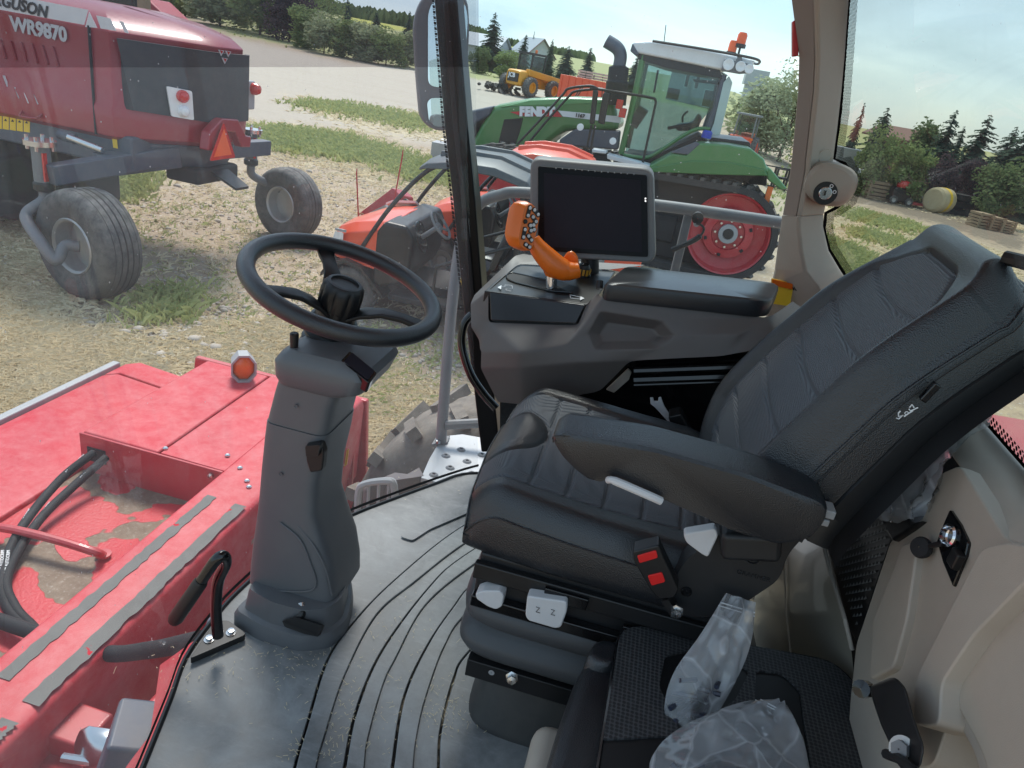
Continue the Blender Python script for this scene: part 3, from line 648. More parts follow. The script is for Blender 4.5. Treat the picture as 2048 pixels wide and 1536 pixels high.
# dark steel racks
for k, (u, v) in enumerate([(1560, 318), (1585, 322)]):
    b = gz(P(u, v, y=31)); e = thing('steel_rack', ('left' if k == 0 else 'right') + ' black tube rack standing in the grass beside the beige pillar', 'rack', b); r_ = MB(frame(b, .1))
    for x_ in (-.45, .0, .45): r_.tube([(x_, -.2, 0), (x_, -.2, .8), (x_, .2, .8), (x_, .2, 0)], .025, 6)
    for z_ in (.06, .8): r_.tube([(-.55, -.2, z_), (.55, -.2, z_)], .025, 6)
    r_.build('frame', K['black'], e); MB(frame(b, .1)).bb(-.5, .5, -.18, .18, .42, .45).build('shelf', K['black_matte'], e)
# yard behind the rear window
def crate_stack(u, v, d_, w_, dp, h, n, m_, label, name='wooden_crate', rz=0, cat='crate'):
    b = gz(P(u, v, y=d_)); e = thing(name, label, cat, b); T_ = frame(b, rz)
    for k in range(n): MB(T_).bb(-w_ / 2, w_ / 2, -dp / 2, dp / 2, h * k / n + .01, h * (k + .8) / n).build('board', m_, e)
    for x_ in (-w_ / 2 + .04, w_ / 2 - .04): MB(T_).bb(x_ - .05, x_ + .05, -dp / 2 - .03, -dp / 2 - .003, 0, h).build('post', m_, e)
    return e
crate_stack(1728, 363, 39, 1.0, 1, .9, 4, K['black_matte'], 'dark crate at the left end of the yard row', rz=.3)
crate_stack(1762, 372, 38, 1.7, 1, .85, 5, K['wood'], 'reddish slatted crate beside the red and black machine', rz=.3)
crate_stack(1905, 388, 38, 1.6, 1.2, 1.0, 3, K['black_matte'], 'stack of black timber left of the brick pallets', 'timber_stack', .3, 'timber')
for k, u in enumerate((1975, 2000, 2022)): crate_stack(u, 404 + k * 5, 34, .62, .7, .62 - .06 * k, 5, K['wood'], ('leftmost', 'middle', 'rightmost')[k] + ' strapped pallet of brown blocks by the small orange loader', 'block_pallet', .3, 'pallet')
b = gz(P(1805, 376, y=37.5)); e = thing('red_machine', 'small red and black machine standing among the crates', 'machine', b); T_ = frame(b, .2)
MB(T_).bb(-.5, .4, -.3, .3, .1, .75).build('body', K['black'], e, .08); MB(T_).lathe([(.3, 0), (.33, .12), (.28, .3), (.001, .36)], (0, 0, .75), (0, 0, 1), 14).build('drum', K['redlens'], e)
MB(T_).bar((.4, -.1, .15), (1.2, -.2, .18), .4, .12).build('ramp', K['red'], e)
for x_ in (-.4, .35): wheel(T_, (x_, -.35, .18), .18, .12, e)
b = gz(P(1856, 384, y=38)); e = thing('timber_trestle', 'pale timber trestle frame left of the round bale', 'trestle', b); T_ = frame(b, .25)
for (a_, c_) in (((-1, 0, 0), (-.7, 0, 1.15)), ((-.3, 0, 0), (-.7, 0, 1.15)), ((.6, 0, 0), (.9, 0, 1.1)), ((1.2, 0, 0), (.9, 0, 1.1)), ((-.9, 0, 1.12), (1.1, 0, 1.12)), ((-.6, .4, .2), (.8, .4, .8))): MB(T_).bar(a_, c_, .1, .1, (0, 1, 0)).build('beam', K['wood'], e)
b = gz(P(1885, 386, y=37)); e = thing('round_bale', 'green brown round bale between timber frame and black timber', 'bale', b)
MB(frame(b, .4)).lathe([(.001, -.5), (.45, -.5), (.55, -.42), (.57, 0), (.55, .42), (.45, .5), (.001, .5)], (0, 0, .55), (1, .3, 0), 20).build('bale_body', K['straw'], e); MB(frame(b, .4)).lathe([(.575, -.1), (.58, 0), (.575, .1)], (0, 0, .55), (1, .3, 0), 20).build('net_wrap', K['decal_y'], e)
b = gz(P(1712, 350, y=42)); e = thing('white_tank', 'pale tank standing at the left end of the yard', 'tank', b)
MB(frame(b)).lathe([(.55, .1), (.6, .3), (.6, .75), (.5, .95), (.001, 1.0)], (0, 0, 0), (0, 0, 1), 18).build('shell', K['white_plastic'], e); MB(frame(b)).bb(-.6, .6, -.6, .6, 0, .1).build('pallet', K['wood'], e)
b = gz(P(1682, 342, y=40)); e = thing('cargo_trailer', 'grey box trailer at the dotted window edge', 'trailer', b)
MB(frame(b, .2)).bb(-.7, .55, -.7, .7, .35, 1.9).build('box', K['bingrey'], e, .03); MB(frame(b, .2)).bb(.1, .45, -.72, -.7, .5, 1.7).build('door', K['lgrey'], e)
for x_ in (-.2, .4): wheel(frame(b, .2), (x_, -.6, .28), .28, .2, e)
b = gz(P(2044, 428, y=44)); e = thing('skid_loader', 'small dark loader with orange boom at the right picture edge', 'loader', b); T_ = frame(b, .2)
MB(T_).bb(-.4, .8, -.45, .45, .2, .7).build('body', K['black'], e, .08); MB(T_).bar((-.45, -.3, .35), (-.1, -.3, .95), .1, .16).build('boom', K['yellow'], e); MB(T_).bb(.0, .8, -.4, .4, .7, 1.15).build('cab', K['yellow'], e, .05)
for x_ in (-.15, .55): wheel(T_, (x_, -.5, .25), .25, .18, e)
# behind the red windrower
b = gz(P(225, 60, y=19)); e = thing('tractor_wheel_pair', 'dark tractor with yellow wheel rims behind the red hood', 'tractor', b); T_ = frame(b)
wheel(T_, (-1.3, 0, .95), .95, .5, e, rim=K['yellow']); wheel(T_, (.35, .2, .85), .85, .5, e, rim=K['yellow'])
MB(T_).bb(-1.6, .8, .3, .9, .7, 1.9).build('body', K['black'], e, .1); MB(T_).bb(-1.2, .4, .35, .85, 1.9, 3.2).build('cab', K['black_gloss'], e, .1)
b = gz(P(290, 60, y=17)); tag(MB().bb(b.x - .11, b.x + .11, b.y - .11, b.y + .11, 0, 4).build('timber_post', K['wood'], None, .02), 'square weathered timber post rising behind the red hood', 'post')
b = gz(P(335, 70, y=22)); e = thing('red_implement', 'red implement with black wheels behind the timber post', 'implement', b); T_ = frame(b)
MB(T_).prism([(-1, -.6, .8), (-1.1, -.6, 2.2), (-.3, -.6, 2.7), (.5, -.6, 2.2), (.5, -.6, .8)], (0, 1.2, 0)).build('body', K['red'], e, .08)
MB(T_).bb(-.6, .7, -.75, -.62, 1.1, 1.5).build('bumper', K['black'], e, .03); MB(T_).bb(-.6, .4, -.64, -.6, 1.7, 1.95).build('light_bar', K['white_plastic'], e)
wheel(T_, (-.6, -.5, .6), .6, .4, e); wheel(T_, (.9, -.3, .6), .6, .4, e)
# ================================================================ RED WINDROWER PARKED BESIDE
def PP(u, v, p0, n):
    q = ray(u, v); n = Vector(n); return CAM + q * ((Vector(p0) - CAM).dot(n) / q.dot(n))
def quad_on(pts, p0, n, off=.006):
    n = Vector(n).normalized(); n = n if n.dot(CAM - Vector(p0)) > 0 else -n
    return [PP(u, v, p0, n) + n * off for u, v in pts]
def plate(name, pts, p0, n, mat_, parent, off=.004, th=.004, rr=0):
    n = Vector(n).normalized(); n = n if n.dot(CAM - Vector(p0)) > 0 else -n
    q = quad_on(pts, p0, n, off)
    if rr: q = rpoly(q, rr)
    return MB().prism(q, -n * th).build(name, mat_, parent)
wr = thing('red_windrower', 'crimson swather seen from behind with two grey-rimmed tail wheels', 'swather', (-5.4, 8, 0))
def wplan(d, xr=0):
    return [(-13, 7.0 + d), (-5.75 - xr, 7.0 + d), (-5.15 - d - xr, 7.78 + d * .5), (-5.08 - d - xr, 7.93 + d * .2), (-5.08 - d - xr, 8.47 - d * .2), (-5.15 - d - xr, 8.60 - d * .5), (-5.75 - xr, 9.38 - d), (-13, 9.38 - d)]
MB().loft([[(x, y, z) for x, y in wplan(d, xr)] for z, d, xr in ((1.50, .10, .05), (1.56, .02, 0), (1.84, 0, 0), (1.90, .025, 0), (2.52, .035, .02), (2.60, .03, .02), (2.68, .10, .06), (2.78, .34, .3), (2.84, .55, .7))]).build('hood', K['red2'], wr, .02)
chn = Vector((.79, -.61, 0)); chp = Vector((-5.45, 7.39, 2.0)); sidn = Vector((0, -1, 0)); sidp = Vector((-6, 7.025, 2)); ren = Vector((1, 0, 0)); rep = Vector((-5.10, 8.2, 2))
def outl(x, y, k): return (x + k * .38, y - k * .9)
pn = MB(); pth = [(-5.70, 7.105, 1), (-5.18, 7.79, 1), (-5.115, 7.93, 1), (-5.115, 8.47, 1), (-5.18, 8.59, 1)]
lo = [1.86, 1.80, 1.80, 1.80, 1.8]; hi = [2.55, 2.55, 2.55, 2.55, 2.55]
pn.loft([[(x + .05, y - .03 if y < 8 else y + .02, a), (x + .05, y - .03 if y < 8 else y + .02, b), (x, y, b), (x, y, a)] for (x, y, _), a, b in zip(pth, lo, hi)]); pn.v[0].x += .05; pn.v[0].y += .06; pn.v[1].x -= .03; pn.v[1].y -= .04
pn.build('rear_grille', mat('rear_grille_black', (.035, .04, .048), .6, bump=.6, bs=90, dust=.2), wr)
plate('white_band', [(-40, -22), (178, 20), (170, 50), (-40, 12)], sidp, sidn, K['decal_w'], wr, .012)
plate('white_flash', [(180, 24), (196, 56), (172, 54)], sidp, sidn, K['decal_w'], wr, .012)
plate('white_flash', [(194, 31), (222, 37), (234, 62), (203, 57)], sidp, sidn, K['decal_w'], wr, .012)
plate('white_flash', [(240, 42), (248, 44), (259, 67), (251, 65)], sidp, sidn, K['decal_w'], wr, .012)
text('FERGUSON', .155, PP(-36, 1, sidp, sidn) + Vector((0, -.02, 0)), (1, 0, -.055), (0, 0, 1), K['black'], wr, shear=.25, offset=.006)
text('WR9870', .19, PP(24, 60, sidp, sidn) + Vector((0, -.012, 0)), (1, 0, -.01), (0, 0, 1), K['decal_s'], wr, offset=.008, spacing=.95)
MB().bb(-5.985, -5.972, 7.0, 7.03, 1.55, 2.62).build('panel_gap', K['black_matte'], wr)
for k in range(6): MB().bar(PP(0 + k * 21, 78 + k * 3, sidp, sidn), PP(12 + k * 21, 118 + k * 3, sidp, sidn), .03, .035, (0, 1, 0)).build('louvre', K['red2'], wr, .01)
for (u, v) in ((14, 165), (37, 188), (56, 198), (75, 200)): MB().bar(PP(u - 5, v - 14, sidp, sidn), PP(u + 4, v + 9, sidp, sidn), .012, .05, (0, 1, 0)).build('vent_hole', K['decal_w'], wr, .02)
hg = MB(); hg.tube(spline([PP(46, 222, sidp, sidn) + Vector((0, -.01, 0)), PP(50, 232, sidp, sidn) + Vector((0, -.06, 0)), PP(80, 236, sidp, sidn) + Vector((0, -.06, 0)), PP(85, 228, sidp, sidn) + Vector((0, -.01, 0))], 5), .012, 6); hg.build('grab_handle', K['red2'], wr)
# lights
pl = plate('light_plate', [(332, 172), (383, 182), (387, 240), (342, 232)], chp + Vector((.05, -.04, 0)), chn, K['white_plastic'], wr, .02, .03, .02)
for (u, v, r_, m_) in ((366, 193, .055, K['redlens']), (368, 223, .05, K['decal_w'])):
    c_ = PP(u, v, chp + Vector((.08, -.06, 0)), chn); MB().lathe([(r_ * 1.25, -.02), (r_ * 1.2, .01), (r_, .02), (r_ * .8, .045), (.001, .055)], c_, (.79, -.61, 0), 18).build('tail_light', m_, wr)
MB().bb(-5.20, -5.12, 8.56, 8.74, 1.92, 2.26).build('light_plate', K['lgrey'], wr, .02); MB().lathe([(.07, 0), (.07, .05), (.05, .09), (.001, .1)], (-5.12, 8.68, 2.17), (1, 0, 0), 16).build('tail_light', K['redlens'], wr)
for (u0, v0) in ((441, 104), (455, 106), (448, 120)): plate('emblem', [(u0 - 6, v0 - 5), (u0 + 6, v0 - 3), (u0, v0 + 8)], rep + Vector((.045, 0, 0)), ren, K['decal_s'], wr, .01)
for (u0, v0) in ((441, 103), (455, 105), (448, 119)): plate('emblem', [(u0 - 3, v0 - 3), (u0 + 3, v0 - 1), (u0, v0 + 4)], rep + Vector((.045, 0, 0)), ren, K['redlens'], wr, .016)
rb = MB(); rb.prism(quad_on([(404, 262), (430, 234), (462, 236), (478, 268), (489, 270), (487, 292), (470, 292), (457, 262), (438, 260), (418, 300), (400, 298)], rep, ren, .10), (-.12, 0, 0)); rb.build('bumper_notch', K['red2'], wr, .02)
plate('slow_vehicle_sign', [(448, 245), (420, 322), (471, 315)], rep + Vector((.14, 0, 0)), ren, K['redlens'], wr, 0, .01, .03)
plate('slow_vehicle_sign', [(448, 258), (428, 314), (463, 309)], rep + Vector((.145, 0, 0)), ren, K['smv'], wr, .004, .008)
fr = MB(); fr.bb(-13, -5.6, 7.08, 8.92, 1.24, 1.58); fr.build('frame', K['navy'], wr, .03)
fr = MB(); fr.loft([[(x, y, z) for x, y in wplan(d, 0)[1:-1]] for z, d in ((1.50, .14), (1.36, .16), (1.22, .24))]); fr.build('rear_box', K['navy'], wr, .03)
MB().bb(-5.7, -5.25, 7.75, 8.6, 1.05, 1.24).build('weight', K['black_matte'], wr, .04)
MB().prism([(-5.25, 8.0, 1.2), (-4.95, 8.05, 1.05), (-4.93, 8.3, 1.05), (-5.25, 8.35, 1.2)], (0, 0, -.03)).build('drawbar', K['black'], wr)
for k in range(5): plate('warning_decal', [(-8 + k * 14, 231 + k * 1.5), (4 + k * 14, 232 + k * 1.5), (4 + k * 14, 258 + k * 1.8), (-8 + k * 14, 256 + k * 1.8)], (-6, 7.08, 1.4), sidn, K['decal_y'], wr, .004)
for k in range(5): plate('warning_mark', [(-5 + k * 14, 240 + k * 1.5), (-2 + k * 14, 236 + k * 1.5), (1 + k * 14, 241 + k * 1.5)], (-6, 7.08, 1.4), sidn, K['black'], wr, .008)
plate('warning_decal', [(227, 277), (236, 278), (238, 297), (229, 295)], (-5.7, 7.08, 1.4), sidn, K['decal_y'], wr, .02)
MB().cyl(P(137, 274, y=6.9), P(206, 301, y=6.9), .035, 12).build('ram', K['steel'], wr); MB().cyl(P(120, 268, y=6.93), P(150, 279, y=6.93), .055, 12).build('ram_sleeve', K['navy'], wr)
MB().bar(P(100, 350, y=6.3) + Vector((0, .0, 0)), Vector((-5.55, 7.55, 1.36)), .16, .2).build('axle_beam', K['navy'], wr, .015); MB().bar(P(195, 330, y=6.9), Vector((-5.5, 7.7, 1.36)), .2, .24).build('axle_sleeve', K['navy'], wr, .015)
MB().bb(-13, -7.4, 7.25, 9.1, .25, 1.3).build('front_chassis', K['black_matte'], wr, .05); MB().bar((-5.5, 8.6, 1.36), (-5.45, 9.62, 1.34), .16, .2).build('axle_beam', K['navy'], wr, .015)
def caster(px, py, zt, zb, pts, wc, ax, r, w_):
    MB().cyl((px, py, zb), (px, py, zt), .085, 18).build('kingpin_tube', K['grey_metal'], wr)
    MB().bb(px + .075, px + .095, py - .075, py - .03, zb + .02, zt - .06).build('reflector_strip', K['redlens'], wr)
    fl = MB(); fl.lathe([(.001, .05), (.15, .05), (.15, .0), (.09, 0)], (px, py, zt), (0, 0, 1), 20); fl.build('flange', K['steel'], wr)
    for k in range(4): MB().cyl((px + .11 * math.cos(k * 1.57 + .5), py + .11 * math.sin(k * 1.57 + .5), zt - .05), (px + .11 * math.cos(k * 1.57 + .5), py + .11 * math.sin(k * 1.57 + .5), zt + .09), .02, 6).build('bolt', K['steel'], wr)
    MB().lathe([(.085, 0), (.10, -.02), (.10, -.08), (.07, -.1)], (px, py, zb), (0, 0, 1), 16).build('collar', K['black'], wr)
    MB().tube(spline(pts, 8), .058, 12).build('caster_leg', K['grey_metal'], wr)
    wh = wheel(None, wc, r, w_, wr, 'tail_wheel', K['silver'], ax, 'rib', .5)
    a_ = Vector(ax).normalized()
    g = MB()
    for k in range(-2, 3): g.lathe([(r * .98, k * w_ * .14 - .009), (r * 1.008 - abs(k) * .003, k * w_ * .14 - .008), (r * 1.008 - abs(k) * .003, k * w_ * .14 + .008), (r * .98, k * w_ * .14 + .009)], wc, a_, 36)
    g.build('tread_rib', K['black_matte'], wh)
k1 = P(80, 290, y=6.35); w1 = Vector((-5.56, 6.32, .56)); ax1 = Vector((-.22, -.97, 0))
hub1 = w1 + ax1.normalized() * .2
caster(k1.x, 6.35, k1.z, k1.z - .36, [(k1.x, 6.35, k1.z - .42), (k1.x, 6.33, k1.z - .55), P(52, 432, y=6.18), P(80, 482, y=6.0), P(112, 520, y=5.98), hub1 + Vector((-.05, -.02, 0)), hub1 + Vector((.05, .06, 0))], w1, ax1, .57, .46)
k2 = P(503, 265, y=9.7); w2 = Vector((-5.28, 10.0, .52)); ax2 = Vector((-.26, -.96, 0)); hub2 = w2 + ax2.normalized() * -.26
caster(k2.x, 9.7, k2.z, k2.z - .36, [(k2.x, 9.7, k2.z - .42), (k2.x + .02, 9.72, k2.z - .6), (k2.x + .2, 10.0, k2.z - .75), hub2], w2, ax2, .53, .42)

# ================================================================ RED BLADE AND STAKES
b = P(745, 440, y=12.6); e = thing('mower_shield', 'red folded mower shield lying on the ground behind the front utility vehicle', 'implement', (b.x, 12.6, 0))
MB().prism([P(700, 440, y=12.4), P(706, 450, y=12.3), P(800, 428, y=12.6), P(800, 390, y=12.6), P(785, 375, y=12.6)], (.1, .5, -.1)).build('shield', K['red'], e, .02)
MB().prism([P(725, 432, y=12.2), P(770, 410, y=12.2), P(780, 425, y=12.2), P(735, 446, y=12.2)], (0, .1, 0)).build('plate', K['lgrey'], e)
hs = MB()
for k in range(3): hs.tube(spline([P(770 + k * 8, 425, y=12.2), P(800 + k * 6, 405 - k * 3, y=12.2), P(830, 420 + k * 3, y=12.0), P(850, 410, y=11.9)], 6), .018, 6)
hs.build('hose', K['black'], e)
for n_, (u0, v0, u1, v1) in enumerate([(714, 337, 717, 430), (806, 300, 795, 362)]):
    a_ = P(u1, v1, y=11.0); c_ = P(u0, v0, y=11.0); d_ = (a_ - c_); k_ = c_.z / -d_.z if d_.z < -.01 else 1; f_ = c_ + d_ * k_
    tag(MB().tube([(f_.x, 11.0, 0), (c_.x, 11.0, c_.z - .08), (c_.x, 11.0, c_.z)], [.012, .012, .008], 6).build('marker_stake', K['decal_r']), ('straight' if n_ == 0 else 'tilted') + ' thin red marker stake standing behind the front utility vehicle', 'stake')
b = G(878, 314); bl = thing('concrete_block', 'pale square block left of the green tractor nose', 'block', b); MB(frame(b, .1)).bb(-.2, .55, -.3, .3, 0, .42).build('block_body', K['lgrey'], bl, .02); MB(frame(b, .1)).tube([(0, 0, .4), (0, 0, .5), (.15, 0, .5), (.15, 0, .4)], .02, 6).build('lifting_eye', K['steel'], bl)

# ================================================================ UTILITY VEHICLES
def utv(o, label, roofm, rz=0, front=True):
    e = thing('utility_vehicle', label, 'vehicle', o, 'utility vehicles parked beside the green tractor'); T_ = frame(o, rz, .96)
    # local: -x forward, y across (+-.75), z up
    hd = MB(T_)
    def sec(x, w_, zb, zt, cr): return [(x, -w_, zb), (x, -w_, zt - cr), (x, -w_ + cr * 1.3, zt), (x, 0, zt + cr * .25), (x, w_ - cr * 1.3, zt), (x, w_, zt - cr), (x, w_, zb)]
    hd.loft([sec(-1.28, .42, .72, .92, .05), sec(-1.2, .56, .66, 1.02, .09), (sec(-.98, .68, .66, 1.13, .1)), sec(-.72, .72, .66, 1.2, .1), sec(-.48, .72, .62, 1.24, .1)]); hd.build('hood', K['orange_red'], e, .02)
    for s_ in (-1, 1):
        MB(T_).prism([(-1.27, s_ * .33, .80), (-1.27, s_ * .46, .80), (-1.06, s_ * .70, .92), (-1.06, s_ * .70, 1.0), (-1.22, s_ * .50, .94)], (-.02, s_ * .012, .015)).build('headlight', K['decal_w'], e)
        MB(T_).prism([(-1.18, s_ * .58, .99), (-1.02, s_ * .71, 1.02), (-1.02, s_ * .71, 1.05), (-1.2, s_ * .56, 1.01)], (-.02, s_ * .02, 0)).build('light_trim', K['lgrey'], e)
    MB(T_).bb(-1.34, -1.18, -.5, .5, .45, .78).build('bumper', K['black'], e, .04)
    MB(T_).loft([[(x, -w_, zb), (x, -w_, zt), (x, w_, zt), (x, w_, zb)] for x, w_, zb, zt in ((-.66, .73, .5, 1.1), (-.56, .735, .45, 1.25), (-.30, .73, .55, 1.24), (-.22, .70, .75, 1.12))]).build('dashboard', K['black'], e, .04)
    MB(T_).lathe([(.17, 0), (.19, .015), (.19, .03), (.16, .035), (.001, .03)], (-.24, -.36, 1.06), (.9, 0, .35), 20).build('gauge_cluster', K['black_gloss'], e)
    MB(T_).bb(-.235, -.222, -.66, -.52, .86, .98).build('decal', K['decal_w'], e); MB(T_).bb(-.235, -.222, -.66, -.54, .78, .85).build('decal', K['wood'], e)
    c_ = Vector((.0, -.36, 1.25)); n_ = Vector((.75, 0, .66)).normalized(); a_ = n_.orthogonal().normalized(); b_ = n_.cross(a_)
    sw = MB(T_); sw.tube([c_ + (a_ * math.cos(t) + b_ * math.sin(t)) * .175 for t in [2 * math.pi * k / 28 for k in range(28)]], .017, 8, closed=True)
    for k in range(3): sw.tube([c_ - n_ * .03, c_ + (a_ * math.cos(k * 2.09 + .5) + b_ * math.sin(k * 2.09 + .5)) * .17], .014, 6)
    sw.tube([c_ - n_ * .03, c_ - n_ * .3], .03, 8); sw.lathe([(.001, .03), (.05, .02), (.05, -.04)], c_ - n_ * .03, n_, 12); sw.build('steering_wheel', K['grey_metal'], e)
    MB(T_).bb(-.45, .35, -.72, .72, .32, .40).build('floor', K['black_matte'], e, .02)
    MB(T_).bb(.25, .75, -.66, .66, .40, .72).build('seat_base', K['black'], e, .05)
    for s_ in (-1, 1):
        MB(T_).loft([ring_se((.42, s_ * .33, .80), (1, 0, 0), (0, 1, 0), .26, .29, 20, 5), ring_se((.42, s_ * .33, .86), (1, 0, 0), (0, 1, 0), .25, .28, 20, 5), ring_se((.42, s_ * .33, .885), (1, 0, 0), (0, 1, 0), .2, .23, 20, 5)]).build('seat_cushion', K['lidgrey'], e)
        MB(T_).loft([ring_se((.72 + .06 * k, s_ * .33, .9 + .22 * k), (1, 0, 0), (0, 1, 0), .06 * q_, .27 * q_, 16, 4) for k, q_ in ((0, .9), (1, 1), (2, .9), (2.2, .6))]).build('seat_back', K['lidgrey'], e)
    MB(T_).bb(.38, .56, -.72, -.64, .70, .80).build('decal', K['decal_y'], e)
    cg = MB(T_)
    for s_ in (-1, 1):
        cg.tube(spline([(-.86, s_ * .73, .80), (-.50, s_ * .69, 1.45), (-.10, s_ * .62, 1.93), (.3, s_ * .60, 1.98)], 6), .026, 8)
        cg.tube(spline([(.3, s_ * .60, 1.98), (.8, s_ * .60, 1.98), (.95, s_ * .66, 1.8), (1.0, s_ * .70, .75)], 6), .026, 8)
        cg.tube([(.92, s_ * .69, 1.25), (.1, s_ * .73, .85), (.1, s_ * .73, .45)], .022, 8)
    for z_, x_ in ((1.9, .92), (1.45, .98), (1.3, .98), (1.1, .99)): cg.tube([(x_, -.68, z_), (x_, .68, z_)], .02, 8)
    cg.build('roll_cage', K['black'], e)
    rf = MB(T_)
    def rs(x, z_, w_, h): return [(x, -w_, z_), (x, -w_ * .97, z_ + h * .6), (x, -w_ * .75, z_ + h), (x, 0, z_ + h * 1.12), (x, w_ * .75, z_ + h), (x, w_ * .97, z_ + h * .6), (x, w_, z_), (x, 0, z_ + h * .55)]
    rf.loft([rs(-.28, 1.86, .58, .05), rs(-.18, 1.90, .66, .10), rs(.15, 1.96, .70, .14), rs(.6, 1.97, .71, .15), rs(.98, 1.90, .70, .13), rs(1.1, 1.82, .64, .06)]); rf.build('roof', roofm, e, .015)
    for s_ in (-.35, .35): MB(T_).loft([[(x, s_ - .05, z_ - .03), (x, s_ - .03, z_ + .03), (x, s_ + .03, z_ + .03), (x, s_ + .05, z_ - .03)] for x, z_ in ((-.1, 2.06), (.2, 2.125), (.6, 2.135), (.95, 2.05))]).build('roof_rib', roofm, e, .01)
    MB(T_).bb(1.0, 1.02, -.64, .64, 1.0, 1.84).build('rear_screen', K['cabglass'], e)
    MB(T_).bb(.85, 1.95, -.72, .72, .68, 1.02).build('cargo_box', K['orange_red'], e, .03)
    MB(T_).bb(.82, 1.97, -.735, .735, .98, 1.03).build('box_rim', K['black'], e, .01)
    for s_ in (-1, 1):
        MB(T_).loft([[(x, s_ * .5, z_), (x, s_ * .78, z_), (x, s_ * .78, z_ - .05), (x, s_ * .5, z_ - .05)] for x, z_ in ((-1.28, .5), (-1.2, .62), (-1.0, .72), (-.8, .68), (-.62, .5), (-.5, .38))]).build('fender', K['black'], e)
        for x_, r_ in ((-.92, .31), (1.25, .32)): wheel(T_, (x_, s_ * .62, r_), r_, .25, e, 'wheel', K['grey_metal'])
    MB(T_).bb(-1.0, 1.5, -.4, .4, .28, .5).build('chassis', K['black_matte'], e)
    pl_ = MB(T_).prism([(-1.0, .55, 1.16), (-.8, .72, 1.14), (-.6, .72, 1.20), (-.6, .55, 1.262), (-.9, .5, 1.22)], (0, -.004, .03)).build('side_decal', K['decal_w'], e)
    text('4 WHEEL', .06, T_ @ Vector((-.60, -.745, .78)), T_.to_3x3() @ Vector((1, 0, 0)), (0, 0, 1), K['decal_s'], e) if False else None
    return e
utv(Vector((-2.26, 8.15, 0)), 'orange red utility vehicle with grey black roof and open front', mat('slate_roof', (.07, .08, .09), .45, dust=.15), math.radians(2))
utv(Vector((-1.85, 10.3, 0)), 'orange utility vehicle with glossy red roof behind the black roofed one', K['orange_red'], math.radians(4))

# ================================================================ GREEN TRACKED TRACTOR
K['belt'] = mat('track_rubber', (.03, .03, .032), .8, dust=.25, dcol=(.2, .18, .16)); K['lugs'] = mat('track_lug_rubber', (.05, .05, .052), .85, dust=.8, dcol=(.34, .31, .28))
ft = thing('tracked_tractor', 'green tracked tractor with white cab roof and red drive wheel', 'tractor', (-.5, 14.8, 0))
yS, yF = 14.15, 15.65       # hood sides
def side(pts, y): return [P(u, v, y=y) for u, v in pts]
def sl(name, pts, y, dy, m_, bevel=.03, par=None): return MB().prism(side(pts, y), (0, dy, 0)).build(name, m_, par or ft, bevel)
sl('hood', [(985, 211), (1060, 196), (1140, 193), (1228, 197), (1240, 262), (1130, 262), (1080, 300), (950, 318), (925, 318), (960, 250)], yS, 1.5, K['green'], .12)
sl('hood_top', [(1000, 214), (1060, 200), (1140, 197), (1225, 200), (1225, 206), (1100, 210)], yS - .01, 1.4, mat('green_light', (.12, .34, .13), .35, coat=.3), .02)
sl('nose', [(905, 235), (935, 222), (988, 211), (978, 232), (950, 248), (935, 285), (928, 320), (900, 320)], yS - .02, 1.54, K['navy'], .05)
sl('side_intake', [(1008, 239), (1046, 236), (1040, 262), (1030, 292), (994, 296)], yS - .015, .1, K['black_matte'], .01)
sl('side_panel', [(1150, 258), (1240, 262), (1236, 300), (1120, 290), (1118, 280)], yS - .06, .3, K['navy'], .03)
sl('red_flash', [(1020, 224), (1112, 218), (1124, 234), (1040, 231)], yS - .015, .02, K['decal_r'], 0)
sl('white_stripe', [(1116, 221), (1242, 233), (1240, 246), (1126, 233)], yS - .015, .02, K['decal_w'], 0)
a_ = P(1039, 232, y=yS - .03); c_ = P(1110, 233, y=yS - .03)
text('FENDT', .215, a_ + Vector((0, 0, .01)), c_ - a_, (0, 0, 1), K['decal_w'], ft, offset=.016, depth=.02)
a_ = P(1150, 233, y=yS - .03); text('1167', .09, a_, (1, 0, .02), (0, 0, 1), K['black'], ft, offset=.003, depth=.02)
# exhaust
yE = 14.0
ex = MB(); a_ = P(1231, 198, y=yE); c_ = P(1238, 135, y=yE)
ex.lathe([(.20, -.1), (.20, (c_ - a_).length * .55), (.18, (c_ - a_).length * .6), (.18, (c_ - a_).length), (.12, (c_ - a_).length + .03)], a_, c_ - a_, 20); ex.build('muffler', K['black_matte'], ft)
MB().tube(spline([c_, P(1241, 112, y=yE), P(1234, 96, y=yE), P(1213, 82, y=yE)], 6), [.115] * 19, 14).build('exhaust_pipe', K['navy'], ft)
# cab
yC, yC2 = 14.0, 15.75
roof = MB(); up = [(1262, 100), (1266, 84), (1300, 82), (1400, 97), (1512, 121), (1505, 132), (1440, 140), (1340, 119), (1278, 107)]
roof.prism(side(up, yC - .12), (0, 2.0, 0)); roof.build('cab_roof', K['white_plastic'], ft, .04)
sl('roof_visor', [(1260, 102), (1265, 86), (1278, 108), (1272, 112)], yC - .14, 2.04, K['navy'], .02)
sl('roof_lining', [(1278, 107), (1340, 119), (1440, 140), (1445, 158), (1330, 135), (1276, 118)], yC - .05, 1.85, K['black'], .01)
rl = MB(); rl.tube(spline([P(1305, 82, y=yC - .2), P(1400, 97, y=yC - .2), P(1490, 113, y=yC - .2), P(1518, 121, y=yC), P(1515, 128, y=yC + .3), P(1500, 124, y=yC + .7)], 5), .022, 6); rl.build('roof_rail', K['black'], ft)
MB().tube([P(1328, 85, y=14.9), P(1332, 50, y=14.9)], .008, 5).build('antenna', K['black'], ft)
